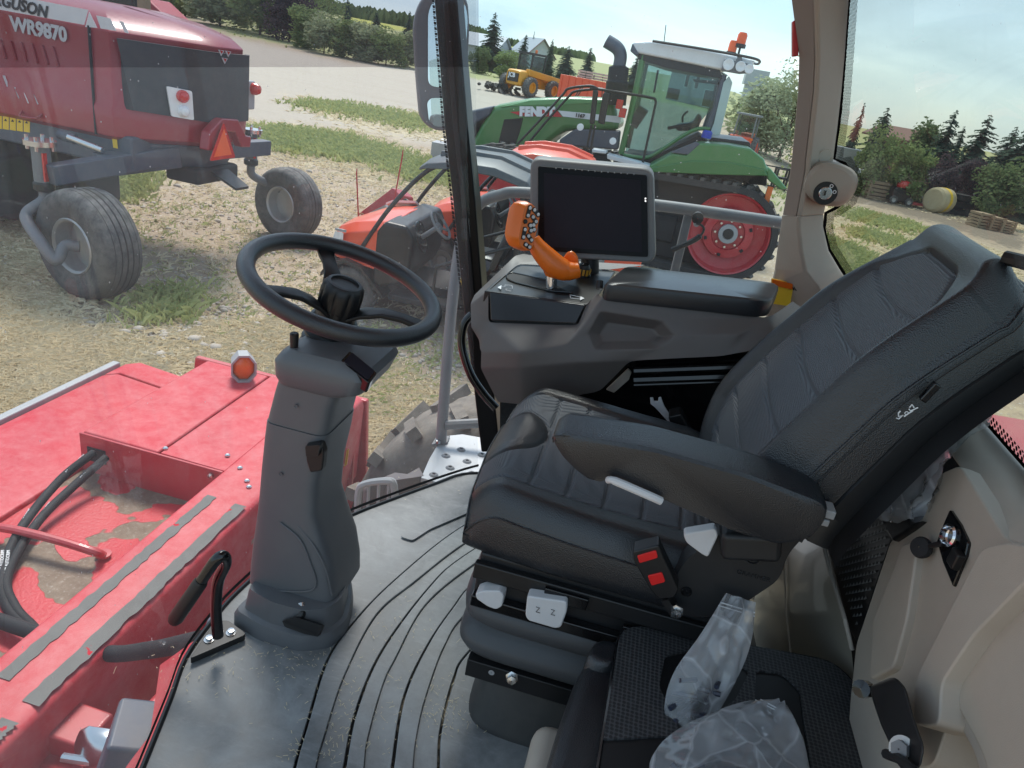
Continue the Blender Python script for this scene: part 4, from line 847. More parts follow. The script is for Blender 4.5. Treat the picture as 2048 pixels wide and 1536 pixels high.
for dy in (0, 1.72):
    MB().tube([P(1242, 308, y=yC) + Vector((0, dy, 0)), P(1262, 225, y=yC) + Vector((0, dy, 0)), P(1286, 110, y=yC) + Vector((0, dy, 0))], .055, 8).build('front_post', K['green'], ft)
    MB().tube([P(1416, 262, y=yC) + Vector((0, dy, 0)), P(1436, 205, y=yC) + Vector((0, dy, 0)), P(1448, 150, y=yC) + Vector((0, dy, 0))], .05, 8).build('rear_post', K['navy'], ft)
sl('rear_quarter_pillar', [(1418, 272), (1440, 270), (1465, 165), (1458, 152), (1447, 165), (1428, 245)], yC - .06, .06, mat('pale_green_glass', (.42, .55, .53), .2, coat=.5), .01)
sl('door_glass', [(1250, 305), (1292, 118), (1440, 146), (1425, 215), (1385, 262), (1300, 312)], yC - .02, .012, K['cabglass'], 0)
sl('far_side_glass', [(1250, 305), (1292, 118), (1440, 146), (1425, 215), (1385, 262), (1300, 312)], 15.7, .012, K['cabglass'], 0)
fl_ = MB(); fl_.tube(spline([P(1246, 310, y=yC - .04), P(1270, 314, y=yC - .04), P(1298, 314, y=yC - .04), P(1330, 295, y=yC - .04), P(1365, 272, y=yC - .04), P(1395, 258, y=yC - .04), P(1420, 258, y=yC - .04)], 5), .035, 8); fl_.build('door_sill', K['green'], ft)
sl('cab_floor', [(1246, 310), (1300, 316), (1400, 270), (1420, 285), (1310, 335), (1246, 322)], yC, 1.7, K['black_matte'], .02)
sl('seat', [(1350, 250), (1352, 262), (1395, 262), (1405, 235), (1398, 225), (1385, 245)], 14.7, .5, K['black'], .05)
sl('seat_armrest', [(1335, 253), (1400, 243), (1400, 249), (1335, 260)], 14.45, .12, K['black'], .02)
MB().tube([P(1285, 240, y=14.9), P(1268, 228, y=14.9)], .2, 10).build('steering_console', K['black'], ft)
MB().tube(spline([P(1365, 245, y=14.5), P(1366, 232, y=14.5), P(1376, 222, y=14.5)], 4), .02, 6).build('joystick', K['black'], ft)
MB().tube([P(1308, 185, y=yC + .25), P(1316, 140, y=yC + .25)], .02, 6).build('wiper', K['black'], ft)
MB().bb(*(lambda a, b: (a.x, b.x, 15.0, 15.06, b.z, a.z))(P(1337, 175, y=15), P(1356, 200, y=15))).build('monitor', K['black'], ft)
MB().prism(side([(1385, 158), (1440, 163), (1440, 170), (1388, 164)], yC + .1), (0, .05, 0)).build('mirror_bar', K['black'], ft, .02)
lb = sl('light_bracket', [(1443, 140), (1450, 118), (1472, 121), (1476, 112), (1484, 114), (1486, 124), (1507, 130), (1502, 146), (1480, 148), (1446, 142)], yC - .2, .15, K['grey_metal'], .01)
for (u, v, r_) in ((1457, 129, .085), (1481, 133, .078), (1498, 138, .07)): MB().lathe([(r_ * 1.1, 0), (r_ * 1.1, -.03), (r_, -.035), (.001, -.02)], P(u, v, y=yC - .22), (0, 1, 0), 16).build('work_light', K['decal_w'], ft)
for (u, v, s_) in ((1463, 104, 1), (1481, 88, 1.1)):
    q = P(u, v, y=yC + .1); MB().lathe([(.075 * s_, 0), (.075 * s_, .14), (.06, .18), (.001, .185)], q, (0, 0, 1), 12).build('beacon', K['smv'], ft); MB().lathe([(.09 * s_, -.06), (.09 * s_, 0), (.001, 0)], q, (0, 0, 1), 12).build('beacon_base', K['black'], ft)
MB().tube([P(1475, 116, y=yC + .1), P(1481, 92, y=yC + .1)], .02, 6).build('beacon_stalk', K['black'], ft)
# black rails, mirrors
ra = MB(); yR = 13.5
ra.tube(spline([P(1035, 288, y=yR), P(1080, 240, y=yR), P(1125, 190, y=yR), P(1138, 177, y=yR), P(1180, 172, y=yR), P(1196, 178, y=yR)], 5), .022, 8)
ra.tube(spline([P(1055, 288, y=yR + .3), P(1095, 240, y=yR + .3), P(1135, 196, y=yR + .3), P(1150, 183, y=yR + .3), P(1190, 178, y=yR + .3)], 5), .022, 8)
ra.tube(spline([P(1180, 176, y=yR), P(1240, 185, y=yR), P(1300, 195, y=yR), P(1311, 202, y=yR), P(1308, 222, y=yR), P(1284, 332, y=yR)], 6), .022, 8); ra.build('handrail', K['black'], ft)
for pts, n_ in (([(1186, 178), (1196, 181), (1188, 250), (1178, 248)], 0), ([(1206, 185), (1220, 186), (1208, 250), (1195, 246)], 1)):
    sl('mirror', pts, yR - .05, .12, K['black'], .03)
ra = MB(); ra.tube([P(1183, 250, y=yR), P(1172, 306, y=yR)], .022, 6); ra.tube([P(1190, 250, y=yR), P(1180, 310, y=yR)], .022, 6); ra.build('step_rail', K['black'], ft)
for (u, v) in ((1161, 254), (1226, 282)): MB().lathe([(.06, 0), (.06, -.05), (.001, -.055)], P(u, v, y=yR - .05), (0, 1, 0), 14).build('round_lamp', K['decal_w'], ft)
for (u, v) in ((1240, 205), (1246, 222)): MB().bb(*(lambda q: (q.x - .06, q.x + .06, 13.75, 13.9, q.z - .11, q.z + .05))(P(u, v, y=13.8))).build('side_lamp', K['redlens'], ft, .01)
for pts in ([(1184, 298), (1212, 302), (1212, 308), (1184, 305)], [(1214, 308), (1300, 330), (1298, 340), (1214, 318)]): sl('step', pts, 13.35, .35, K['decal_s'], .015)
sl('step_box', [(1180, 306), (1215, 312), (1215, 332), (1300, 348), (1300, 365), (1170, 350)], 13.5, .5, K['black_matte'], .02)
# fender, track, wheels
yT0, yT1 = 13.35, 14.02
sl('fender', [(1297, 332), (1345, 306), (1372, 310), (1392, 288), (1406, 286), (1455, 289), (1502, 297), (1528, 318), (1538, 345), (1500, 345), (1420, 338), (1300, 340)], yT0, .75, K['green'], .05)
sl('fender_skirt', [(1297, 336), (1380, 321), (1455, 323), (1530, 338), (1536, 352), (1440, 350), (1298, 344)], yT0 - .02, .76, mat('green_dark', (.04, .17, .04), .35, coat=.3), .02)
sl('fender_insert', [(1340, 305), (1392, 284), (1400, 288), (1376, 309)], yT0 - .01, .1, K['navy'], .01)
sl('fender_tail', [(1528, 330), (1542, 338), (1575, 378), (1562, 380), (1536, 360)], yT0 + .05, .6, K['green'], .03)
sl('chassis', [(1296, 340), (1440, 346), (1534, 350), (1534, 372), (1480, 366), (1300, 360)], yT0 + .72, .5, K['black_matte'], .02)
sl('rear_platform', [(1425, 275), (1500, 284), (1502, 296), (1410, 288)], yC, 1.7, K['black'], .02)
MB().lathe([(.09, 0), (.09, .1), (.06, .13), (.001, .13)], P(1412, 276, y=13.9), (0, 0, 1), 12).build('blue_cap', mat('blue_cap', (.02, .06, .5), .4), ft)
for (x_, z_) in ((1.95, 1.75),): MB().bb(x_ - .05, x_ + .05, 13.5, 13.56, z_ - .25, z_ + .05).build('tail_lamp', K['amber'], ft, .01)
for nm_, yy in (('near', yT0), ('far', 15.75)):
    c1, r1 = Vector((1.47, 0, .86)), .84; c2, r2 = Vector((-2.9, 0, .80)), .76
    def loop(off):
        pts = []
        dx = c2.x - c1.x; dz = c2.z - c1.z; d_ = math.hypot(dx, dz); base = math.atan2(dz, dx); al = math.acos((r1 - r2) / d_)
        for k in range(29):
            t = base - al - (2 * math.pi - 2 * al) * k / 28
            pts.append(Vector((c1.x + (r1 + off) * math.cos(t), 0, c1.z + (r1 + off) * math.sin(t))))
        for k in range(21):
            t = base + al - 2 * al * k / 20
            pts.append(Vector((c2.x + (r2 + off) * math.cos(t), 0, c2.z + (r2 + off) * math.sin(t))))
        return pts
    A_, B_ = loop(-.10), loop(.01); n_ = len(A_); tk = MB()
    rings = [[(a.x, yy, a.z), (a.x, yy + .66, a.z), (b.x, yy + .66, b.z), (b.x, yy, b.z)] for a, b in zip(A_, B_)]; rings.append(rings[0]); tk.loft(rings, False)
    tr_ = tk.build('track_belt', K['belt'], ft)
    lg = MB(); B2 = loop(.03); acc = 0; seg_l = 0; last = B2[0]
    dense = []
    for a, b in zip(B2, B2[1:] + B2[:1]):
        m_ = max(1, int((b - a).length / .02))
        for k in range(m_): dense.append(a + (b - a) * k / m_)
    for i in range(0, len(dense), 10):
        p_ = dense[i]; t_ = (dense[(i + 1) % len(dense)] - dense[i - 1]).normalized(); nn = Vector((-t_.z, 0, t_.x))
        for s_ in (0, 1): lg.bar(p_ + Vector((0, yy + .33 + (.02 if s_ else -.02), 0)), p_ + t_ * -.12 + Vector((0, yy + (.66 if s_ else 0), 0)), .07, .055, nn)
    lg.build('track_lug', K['lugs'], tr_)
    if nm_ == 'near':
        w_ = MB(); w_.lathe([(.735, .0), (.725, -.03), (.70, -.01), (.66, .16), (.46, .20), (.44, .08), (.30, .07), (.28, .12), (.20, .12), (.001, .12)], (1.47, yy + .06, .86), (0, 1, 0), 48); dw = w_.build('drive_wheel', K['red'], ft)
        MB().lathe([(.175, .03), (.17, -.03), (.10, -.035), (.09, -.01), (.001, -.01)], (1.47, yy + .13, .86), (0, 1, 0), 24).build('hub', K['lgrey'], dw); MB().lathe([(.088, 0), (.085, -.02), (.001, -.022)], (1.47, yy + .112, .86), (0, 1, 0), 20).build('hub_cap', K['black'], dw)
        for k in range(8): MB().cyl((1.47 + .235 * math.cos(k * .785), yy + .16, .86 + .235 * math.sin(k * .785)), (1.47 + .235 * math.cos(k * .785), yy + .09, .86 + .235 * math.sin(k * .785)), .022, 6).build('wheel_bolt', K['steel'], dw)
        for k in range(6): MB().bar((1.47 + .40 * math.cos(k * 1.047 + .3), yy + .13, .86 + .40 * math.sin(k * 1.047 + .3)), (1.47 + .40 * math.cos(k * 1.047 + .45), yy + .13, .86 + .40 * math.sin(k * 1.047 + .45)), .05, .03, (0, 1, 0)).build('slot', K['black_matte'], dw)
        MB().lathe([(.53, .0), (.50, -.03), (.46, .12), (.2, .14), (.001, .14)], (-2.9, yy + .06, .8), (0, 1, 0), 32).build('idler_wheel', K['red'], ft)
        for x_ in (-1.6, -.9, -.2): MB().lathe([(.26, .0), (.25, -.02), (.2, .05), (.001, .05)], (x_, yy + .08, .3), (0, 1, 0), 24).build('roller', K['black'], ft)
        MB().bb(-2.4, .55, yy + .25, yy + .5, .45, .95).build('undercarriage', K['black_matte'], ft, .05); MB().bb(-2.9, 1.4, yy + .3, yy + .6, .15, 1.58).build('inner_frame', K['black_matte'], ft, .05)

# ================================================================ OWN HEADER IN FRONT OF THE WINDSHIELD
hd = thing('cutting_header', 'red cutting header with worn paint and black grip tape strips', 'header', (-2, 2, .2))
def rustmat():
    m, t, N, L, o = nodes('worn_red_deck'); b = N('ShaderNodeBsdfPrincipled'); L(b.outputs[0], o.inputs[0]); co = N('ShaderNodeTexCoord').outputs['Object']
    f = noise_(N, L, co, 4.2, 3, .45, .15); k = ramp_(N, L, f, .52, .532)
    rust = mix_(N, L, noise_(N, L, co, 22, 6, .7), (.10, .055, .035), (.34, .27, .20)); rust = mix_(N, L, ramp_(N, L, noise_(N, L, co, 60, 4, .7), .55, .8), rust, (.42, .37, .31))
    red = mix_(N, L, noise_(N, L, co, 8, 5, .7), (.46, .02, .03), (.60, .06, .07))
    c = mix_(N, L, k, red, rust); L(c, b.inputs['Base Color']); nset(b, Specular_IOR_Level=.35)
    r_ = math_(N, L, 'ADD', math_(N, L, 'MULTIPLY', k, .42), .4); L(r_, b.inputs['Roughness'])
    bp = nset(N('ShaderNodeBump'), Strength=.6, Distance=.003); L(math_(N, L, 'SUBTRACT', noise_(N, L, co, 90, 3), math_(N, L, 'MULTIPLY', k, 1.5)), bp.inputs['Height']); L(bp.outputs[0], b.inputs['Normal'])
    return m
K['rust'] = rustmat()
def chipped(name, base, under, lo=.63, s_=7, rough=.48, spec=.3, fade=(.68, .34, .34)):
    m, t, N, L, o = nodes(name); b = N('ShaderNodeBsdfPrincipled'); L(b.outputs[0], o.inputs[0]); co = N('ShaderNodeTexCoord').outputs['Object']
    k = ramp_(N, L, noise_(N, L, co, s_, 6, .62, .4), lo, lo + .015)
    c = mix_(N, L, noise_(N, L, co, 3, 5, .6), dark(base, .85), dark(base, 1.2)); c = mix_(N, L, math_(N, L, 'MULTIPLY', ramp_(N, L, noise_(N, L, co, 14, 6, .75), .35, .8), .38), c, fade); c = mix_(N, L, k, c, under); L(c, b.inputs['Base Color']); nset(b, Specular_IOR_Level=spec)
    L(math_(N, L, 'ADD', math_(N, L, 'MULTIPLY', k, .4), rough), b.inputs['Roughness']); return m
K['chip'] = chipped('chipped_red', (.52, .03, .045), (.30, .26, .22), .675, 4)
K['tape2'] = chipped('worn_tape', (.17, .165, .155), (.5, .03, .045), .64, 9, .9, .1, (.26, .25, .235))
ZB = 1.26; FAR = 3.24
def lat(u, v, z):  # x of a crosswise line through the pixel at height z
    return P(u, v, z=z).x
xr = lat(513, 1000, ZB); xi = lat(466, 925, ZB); xs = lat(334, 894, ZB); xbx = lat(434, 937, ZB + .0); xbf = lat(164, 862, ZB)
yA = P(434, 937, z=ZB).y
NEAR = -.3
# rear beam with rounded ridge
bm_ = MB(); bm_.loft([[(xi, y, ZB), (xr - .03, y, ZB), (xr, y, ZB - .012), (xr + .012, y, ZB - .05), (xr + .005, y, ZB - .5), (xi, y, ZB - .5), (xi - .004, y, ZB - .16)] for y in (NEAR, FAR)]); bm_.build('rear_beam', K['chip'], hd, .012, 3)
for (u0, v0, u1, v1, wd) in ((425, 992, 0, 1355, .042), (482, 1010, 40, 1400, .05), (-20, 1372, -200, 1530, .042), (20, 1440, -150, 1590, .05)):
    a_ = P(u0, v0, z=ZB + .003); c_ = P(u1, v1, z=ZB + .003); n_ = 40; tp = MB()
    R = random.Random(int(u0)); vsl = []
    for k in range(n_ + 1):
        y_ = a_.y + (c_.y - a_.y) * k / n_; j = R.uniform(-.004, .004) if 0 < k < n_ else 0
        vsl += [Vector((a_.x - wd / 2 + j, y_, ZB + .003)), Vector((a_.x + wd / 2 + R.uniform(-.006, .003), y_, ZB + .003))]
    tp.add(vsl, [(2 * k, 2 * k + 1, 2 * k + 3, 2 * k + 2) for k in range(n_)]); tp.build('grip_tape', K['tape2'], hd)
# raised cover box with slot
bx = MB(); yN = P(164, 862, z=ZB).y
bx.prism([(xbf, yN, ZB), (xs - .006, yN, ZB), (xs - .006, yN, ZB - .16), (xbf - .01, yN, ZB - .16)], (0, FAR - .03 - yN, 0)); bx.build('cover_panel', K['chip'], hd, .012)
bx = MB(); bx.prism([(xs + .006, yN, ZB), (xi + .004, yN, ZB - .002), (xi + .004, yN, ZB - .16), (xs + .006, yN, ZB - .16)], (0, FAR - .03 - yN, 0)); bx.build('cover_panel', K['chip'], hd, .004)
MB().bb(xs - .012, xs + .012, yN + .01, FAR - .08, ZB - .1, ZB - .06).build('slot_floor', K['black_matte'], hd)
fpl = MB(); fpl.bb(xbf - .006, xi, yN - .012, yN, ZB - .24, ZB - .004); fpl.build('end_plate', K['red'], hd, .004)
for (u, v) in ((331, 898), (455, 912), (480, 937), (494, 963), (498, 975)):
    q = P(u, v, z=ZB); MB().lathe([(.011, 0), (.011, .006), (.006, .01), (.001, .01)], q, (0, 0, 1), 10).build('rivet', K['steel'], hd)
q = P(423, 950, y=yN - .012); MB().lathe([(.012, 0), (.012, .012), (.001, .016)], q, (0, -1, 0), 10).build('bolt', K['steel'], hd)
# pan
pan = MB(); pan.grid(lambda u, v: Vector((xbf - .35 + (xi - xbf + .35) * u, NEAR + (yN - NEAR) * v, ZB - .20 + .03 * (1 - u) ** 2 + .012 * mnoise.noise(Vector((u * 4, v * 5, 0))))), 24, 30); pan.build('deck_pan', K['rust'], hd)
# sloping front cover
fx = lat(0, 830, ZB - .12)
fc = MB(); fc.loft([[(xbf + .0, y, ZB - .17), (fx + .1, y, ZB - .135), (fx, y, ZB - .17), (fx - .02, y, ZB - .5), (xbf + .0, y, ZB - .5)] for y in (NEAR, P(217, 737, z=ZB - .12).y)]); fc.build('front_cover', K['chip'], hd, .01)
fc = MB(); y_ = P(217, 737, z=ZB - .12).y + .01; fc.loft([[(xbf, y, ZB - .17), (fx + .1, y, ZB - .135), (fx, y, ZB - .17), (fx - .02, y, ZB - .5), (xbf, y, ZB - .5)] for y in (y_, y_ + .17)]); fc.build('front_cover', K['chip'], hd, .01)
MB().bb(fx - .06, fx - .015, NEAR, y_ + .15, ZB - .2, ZB - .155).build('edge_trim', K['lgrey'], hd, .008)
# far end plate and end shield
MB().prism([(xr + .02, FAR + .002, ZB - .02), (xbf - .1, FAR + .002, ZB - .02), (xbf - .2, FAR + .002, .35), (xr + .1, FAR + .002, .25)], (0, .04, 0)).build('end_shield', K['red'], hd, .01)
es = MB(); es.prism([P(714, 815, y=3.2), P(704, 990, y=3.1), P(640, 1090, y=3.0), P(600, 1110, y=3.0), P(640, 870, y=3.2)], (-.02, .06, 0)); es.build('rear_shield', K['red'], hd, .02)
plate('yellow_decal', [(682, 905), (702, 893), (698, 925), (678, 940)], P(700, 990, y=3.05), (.05, -1, .1), K['decal_y'], hd, .03)
# amber marker lamp
e = thing('marker_lamp', 'grey octagonal marker lamp with amber lens on the red cover', 'lamp', P(486, 760, z=ZB)); q = P(486, 758, z=ZB); c_ = q + Vector((0, .0, .075))
ax = Vector((.55, -.75, 0)).normalized(); sd_ = ax.cross(Vector((0, 0, 1)))
def octo(r_): return [(sd_ * math.cos(k * math.pi / 4 + math.pi / 8) * .8 + Vector((0, 0, 1)) * math.sin(k * math.pi / 4 + math.pi / 8)) * r_ for k in range(8)]
MB().loft([[c_ - ax * .05 + p for p in octo(.075)], [c_ + ax * .045 + p for p in octo(.085)], [c_ + ax * .045 + p for p in octo(.073)], [c_ + ax * .02 + p for p in octo(.07)]], False).build('housing', K['lgrey'], e); MB().loft([[c_ - ax * .05 + p for p in octo(.074)], [c_ - ax * .052 + p for p in octo(.03)]]).build('back', K['lgrey'], e)
MB().loft([[c_ + ax * .02 + p for p in octo(.07)], [c_ + ax * .035 + p for p in octo(.05)], [c_ + ax * .04 + p for p in octo(.01)]]).build('lens', K['amber'], e)
# hoses and grab bar
zp = ZB - .14
for n_, pts in enumerate(([(188, 905, .08), (120, 960, .03), (40, 1060, .0), (5, 1150, -.02), (15, 1215, -.05), (60, 1260, -.07)], [(212, 915, .07), (150, 970, .03), (75, 1045, .0), (15, 1150, -.02), (30, 1215, -.05), (75, 1262, -.07)])):
    ho = tag(MB().tube(spline([P(u, v, z=zp + dz) for u, v, dz in pts], 10), .017, 12).build('hydraulic_hose', K['black_matte']), ('outer' if n_ == 0 else 'inner') + ' black hydraulic hose curving over the rusty deck', 'hose')
    hp = [P(u, v, z=zp + dz) for u, v, dz in pts]; sp = spline(hp, 10)
    for t in (8, 20, 30):
        d_ = (sp[t] - sp[t + 3]).normalized(); pos = sp[t] + (CAM - sp[t]).normalized() * .0175
        text('R2 10 AUTOCRIM', .015, pos, -d_ if False else d_, d_.cross((CAM - pos)).normalized() if False else (CAM - pos).cross(d_), K['decal_w'], ho, depth=.001)
MB().bb(xbf + .03, xbf + .12, yN - .016, yN - .011, ZB - .13, ZB - .06).build('hose_port', K['black_matte'], hd, .004)
gb = MB(); gb.tube(spline([P(-30, 1050, z=ZB - .15), P(40, 1062, z=ZB - .12), P(120, 1082, z=ZB - .12), P(190, 1104, z=ZB - .14), P(205, 1110, z=ZB - .185)], 6), .016, 10); gb.build('grab_bar', K['red'], hd)
MB().lathe([(.028, 0), (.028, .008), (.001, .01)], P(207, 1110, z=ZB - .19), (0, 0, 1), 14).build('grab_bar_foot', K['red'], hd)
tag(MB().tube(spline([P(-20, 1235, z=1.1), P(60, 1262, z=1.12), P(200, 1305, z=1.2), P(300, 1300, z=1.4), P(400, 1280, z=1.6)], 8), .024, 12).build('drive_hose', K['black_matte']), 'thick black hose running from under the beam to the cab front', 'hose')
# lift frame under the floor front
lf = thing('lift_frame', 'red lift frame with steel coupler below the windshield', 'frame', (-1.1, .6, .9))
MB().bar(P(60, 1440, z=1.1), P(200, 1490, z=1.1), .12, .12).build('lift_arm', K['red'], lf, .01)
MB().bar(P(-20, 1470, z=1.0), P(230, 1580, z=1.05), .1, .12).build('lift_arm', K['red'], lf, .01)
MB().loft([ring_se(P(u, v, z=1.22), (.7, -.5, 0), (.2, .3, .9), .05 * s_, .05 * s_, 16, 3) for u, v, s_ in ((160, 1490, .7), (175, 1495, 1.0), (215, 1505, 1.1), (245, 1520, .9), (262, 1530, .4))]).build('coupler', K['steel'], lf)
MB().tube([P(125, 1515, z=1.2), P(190, 1525, z=1.2)], .012, 8).build('pin', K['steel'], lf)
MB().prism([P(600, 1130, z=1.70), P(372, 1316, z=1.70), P(340, 1400, z=1.70), P(285, 1540, z=1.70), P(240, 1680, z=1.70), P(150, 1680, z=1.66), P(262, 1520, z=1.66), P(300, 1470, z=1.66), P(320, 1330, z=1.66)], (0, 0, -.05)).build('cab_skirt', K['red'], lf)
MB().bar(Vector((-1.05, .1, .95)), Vector((-.95, 1.9, .95)), .25, .3).build('cross_member', K['red'], lf, .02)
for k, (x_, y_) in enumerate(((-.95, .95), (-.92, 1.25))): MB().bar((x_, y_, 1.1), (x_ + .1, y_ + .05, 1.5), .14, .1).build('bracket', K['navy'], lf, .01)
# ================================================================ OWN WHEEL, PLATFORM, RAIL, MIRROR
da = thing('drive_axle', 'dusty lugged drive wheel on its hub below the cab platform', 'axle', (-.3, 2.9, .74)); wheel(None, (-.3, 2.98, .76), .80, .5, da, 'drive_wheel', K['lgrey'], tm=K['dustyrub']); MB().cyl((-.3, 2.2, .76), (-.3, 2.9, .76), .14, 16).build('hub_motor', K['grey_metal'], da)
pf = thing('step_platform', 'light grey steel platform with raised grip holes outside the cab', 'platform', (-.3, 2.3, 1.5))
zpf = 1.6
pq = [P(842, 955, z=zpf), P(858, 918, z=zpf), P(885, 872, z=zpf), P(925, 868, z=zpf), Vector((.9, 2.75, zpf)), Vector((.9, 2.08, zpf))]
MB().prism(pq, (0, 0, -.02)).build('tread_plate', mat('pale_steel', (.48, .50, .52), .42, metal=.2, dust=.25), pf, .003)
for i in range(5):
    for j in range(4):
        q = Vector((-.53 + i * .085 + (j % 2) * .04, 2.16 + j * .075, zpf))
        MB().lathe([(.018, 0), (.012, .006), (.007, .006), (.006, .0005), (.001, .0005)], q, (0, 0, 1), 12).build('grip_hole', K['grey_metal'], pf)
MB().prism([P(848, 952, z=zpf), P(838, 935, z=zpf), P(815, 948, z=zpf), P(790, 945, z=zpf), P(735, 968, z=zpf)], (0, 0, -.25)).build('side_skirt', mat('dusty_plum', (.12, .10, .11), .6, dust=.4), pf)
hl = thing('headlight_guard', 'grey barred lamp guard at the front of the platform', 'lamp guard', (-.8, 2.0, 1.3)); yh = 1.98
MB().tube([*spline([P(715, 1040, y=yh), P(717, 985, y=yh), P(730, 968, y=yh), P(775, 962, y=yh), P(788, 972, y=yh), P(790, 1030, y=yh)], 5)], .013, 8).build('guard_frame', K['lgrey'], hl)
for u in (738, 758, 778): MB().tube([P(u, 966, y=yh), P(u - 4, 1040, y=yh)], .006, 6).build('guard_bar', K['lgrey'], hl)
MB().prism([P(722, 975, y=yh + .06), P(785, 968, y=yh + .06), P(788, 1040, y=yh + .06), P(722, 1045, y=yh + .06)], (0, .08, 0)).build('lamp_body', mat('dusty_lamp', (.16, .13, .125), .5, dust=.4), hl, .02)
rl = thing('guard_rail', 'grey tube guard rail outside the right window', 'rail', (-.6, 2.45, 1.6))
foot = P(882, 885, z=zpf)
MB().tube(spline([foot, P(888, 800, y=foot.y + .02), P(905, 600, y=2.5), P(925, 470, y=2.6), P(955, 412, y=2.62), P(1000, 390, y=2.62), P(1060, 386, y=2.62), P(1310, 410, y=2.62), P(1560, 445, y=2.62), P(1610, 452, y=2.62)], 8), .021, 12).build('top_tube', K['grey_metal'], rl)
MB().tube([P(890, 850, y=foot.y), P(960, 846, y=foot.y + .05), P(1100, 850, y=foot.y + .1)], .02, 10).build('lower_tube', K['grey_metal'], rl)
MB().prism([P(862, 892, z=zpf + .002), P(895, 888, z=zpf + .002), P(900, 874, z=zpf + .002), P(872, 876, z=zpf + .002)], (0, 0, .008)).build('foot_plate', K['grey_metal'], rl, .003)
for (u, v) in ((876, 886), (888, 880)): MB().lathe([(.010, 0), (.010, .012), (.001, .014)], P(u, v, z=zpf + .01), (0, 0, 1), 6).build('bolt', K['steel'], rl)
MB().bar(P(1378, 425, y=2.64), P(1345, 560, y=2.64), .03, .045, (0, 1, 0)).build('strut', K['grey_metal'], rl, .005)
MB().tube(spline([P(1344, 500, y=2.55), P(1385, 482, y=2.55), P(1402, 470, y=2.55), P(1408, 458, y=2.55), P(1402, 450, y=2.55), P(1392, 447, y=2.55)], 6), [.010] * 6 + [.010] * 6 + [.004] * 19, 8).build('wire', K['black'], rl)
MB().lathe([(.02, 0), (.02, .03), (.001, .035)], P(1395, 434, y=2.58), (0, -1, 0), 12).build('socket', K['black'], rl); MB().lathe([(.011, 0), (.009, .02), (.001, .022)], P(1393, 447, y=2.57), (0, -1, 0), 10).build('connector', K['lgrey'], rl)
mi = thing('wing_mirror', 'grey framed wing mirror hanging outside the front pillar', 'mirror', (-.95, 2.9, 2.7)); mp0, mn = Vector((-.93, 2.9, 2.95)), Vector((.42, -.9, .05))
MB().prism(rpoly([PP(u, v, mp0, mn) for u, v in ((826, 40), (846, -12), (905, -30), (936, -4), (940, 60), (932, 165), (905, 262), (868, 262), (840, 240), (832, 150))], .05), -mn.normalized() * -.0 + Vector((-.03, .07, 0))).build('housing', mat('mirror_housing', (.16, .17, .19), .55, dust=.15), mi, .012)
MB().face(rpoly([PP(u, v, mp0 + mn * .004, mn) for u, v in ((856, 22), (876, -14), (925, -8), (936, 30), (931, 120), (912, 178), (856, 172))], .03)).build('main_glass', K['mirror'], mi)
MB().face(rpoly([PP(u, v, mp0 + mn * .004, mn) for u, v in ((854, 205), (862, 196), (905, 196), (895, 250), (874, 255), (858, 244))], .02)).build('lower_glass', K['mirror'], mi)
MB().tube([PP(905, -25, mp0, mn) + Vector((0, .04, 0)), Vector((-.75, 2.1, 3.35))], .018, 8).build('mirror_arm', K['black'], mi)
# ================================================================ CAB SHELL
FL = 1.75
cab = thing('cab_shell', 'open cab with ribbed rubber floor, beige trim and large dusty windows', 'cab', (-.1, 1.3, FL))
rub = None
def rubbermat():
    m, t, N, L, o = nodes('rubber_mat'); b = N('ShaderNodeBsdfPrincipled'); L(b.outputs[0], o.inputs[0]); co = N('ShaderNodeTexCoord').outputs['Object']
    f = ramp_(N, L, noise_(N, L, co, 6, 8, .72, .4), .3, .72); c = mix_(N, L, f, (.10, .106, .108), (.34, .352, .355))
    mpn = N('ShaderNodeMapping'); mpn.inputs['Scale'].default_value = (14, 55, 1); mpn.inputs['Rotation'].default_value = (0, 0, .7); L(co, mpn.inputs['Vector'])
    c = mix_(N, L, math_(N, L, 'MULTIPLY', ramp_(N, L, noise_(N, L, mpn.outputs[0], 1, 5, .7), .55, .8), .35), c, (.52, .53, .53))
    d = ramp_(N, L, noise_(N, L, co, 60, 6, .8), .60, .72); d2 = ramp_(N, L, noise_(N, L, co, 3.2, 4, .6), .45, .65)
    c = mix_(N, L, math_(N, L, 'MULTIPLY', math_(N, L, 'MULTIPLY', d, d2), .75), c, (.30, .27, .21))
    L(c, b.inputs['Base Color']); L(math_(N, L, 'ADD', math_(N, L, 'MULTIPLY', f, .35), .36), b.inputs['Roughness'])
    bp = nset(N('ShaderNodeBump'), Strength=.3, Distance=.002); L(noise_(N, L, co, 18, 6, .7), bp.inputs['Height']); L(bp.outputs[0], b.inputs['Normal']); return m
K['rubber'] = rubbermat()
def soilmat():
    m, t, N, L, o = nodes('groove_dirt'); b = N('ShaderNodeBsdfPrincipled'); L(b.outputs[0], o.inputs[0]); co = N('ShaderNodeTexCoord').outputs['Object']
    c = mix_(N, L, ramp_(N, L, noise_(N, L, co, 9, 5, .7), .5, .62), (.012, .012, .012), (.30, .25, .18)); L(c, b.inputs['Base Color']); nset(b, Roughness=.95); return m
K['soiled'] = soilmat()
edge_px = [(285, 1536), (340, 1400), (372, 1315), (430, 1235), (480, 1180), (560, 1112), (660, 1055), (710, 1028), (790, 997), (870, 968), (930, 948)]
front = [Vector((-.50, .40, FL)), Vector((-.58, .58, FL))] + [P(u, v, z=FL) for u, v in edge_px] + [Vector((-.30, 2.06, FL))]
front = spline(front, 4)
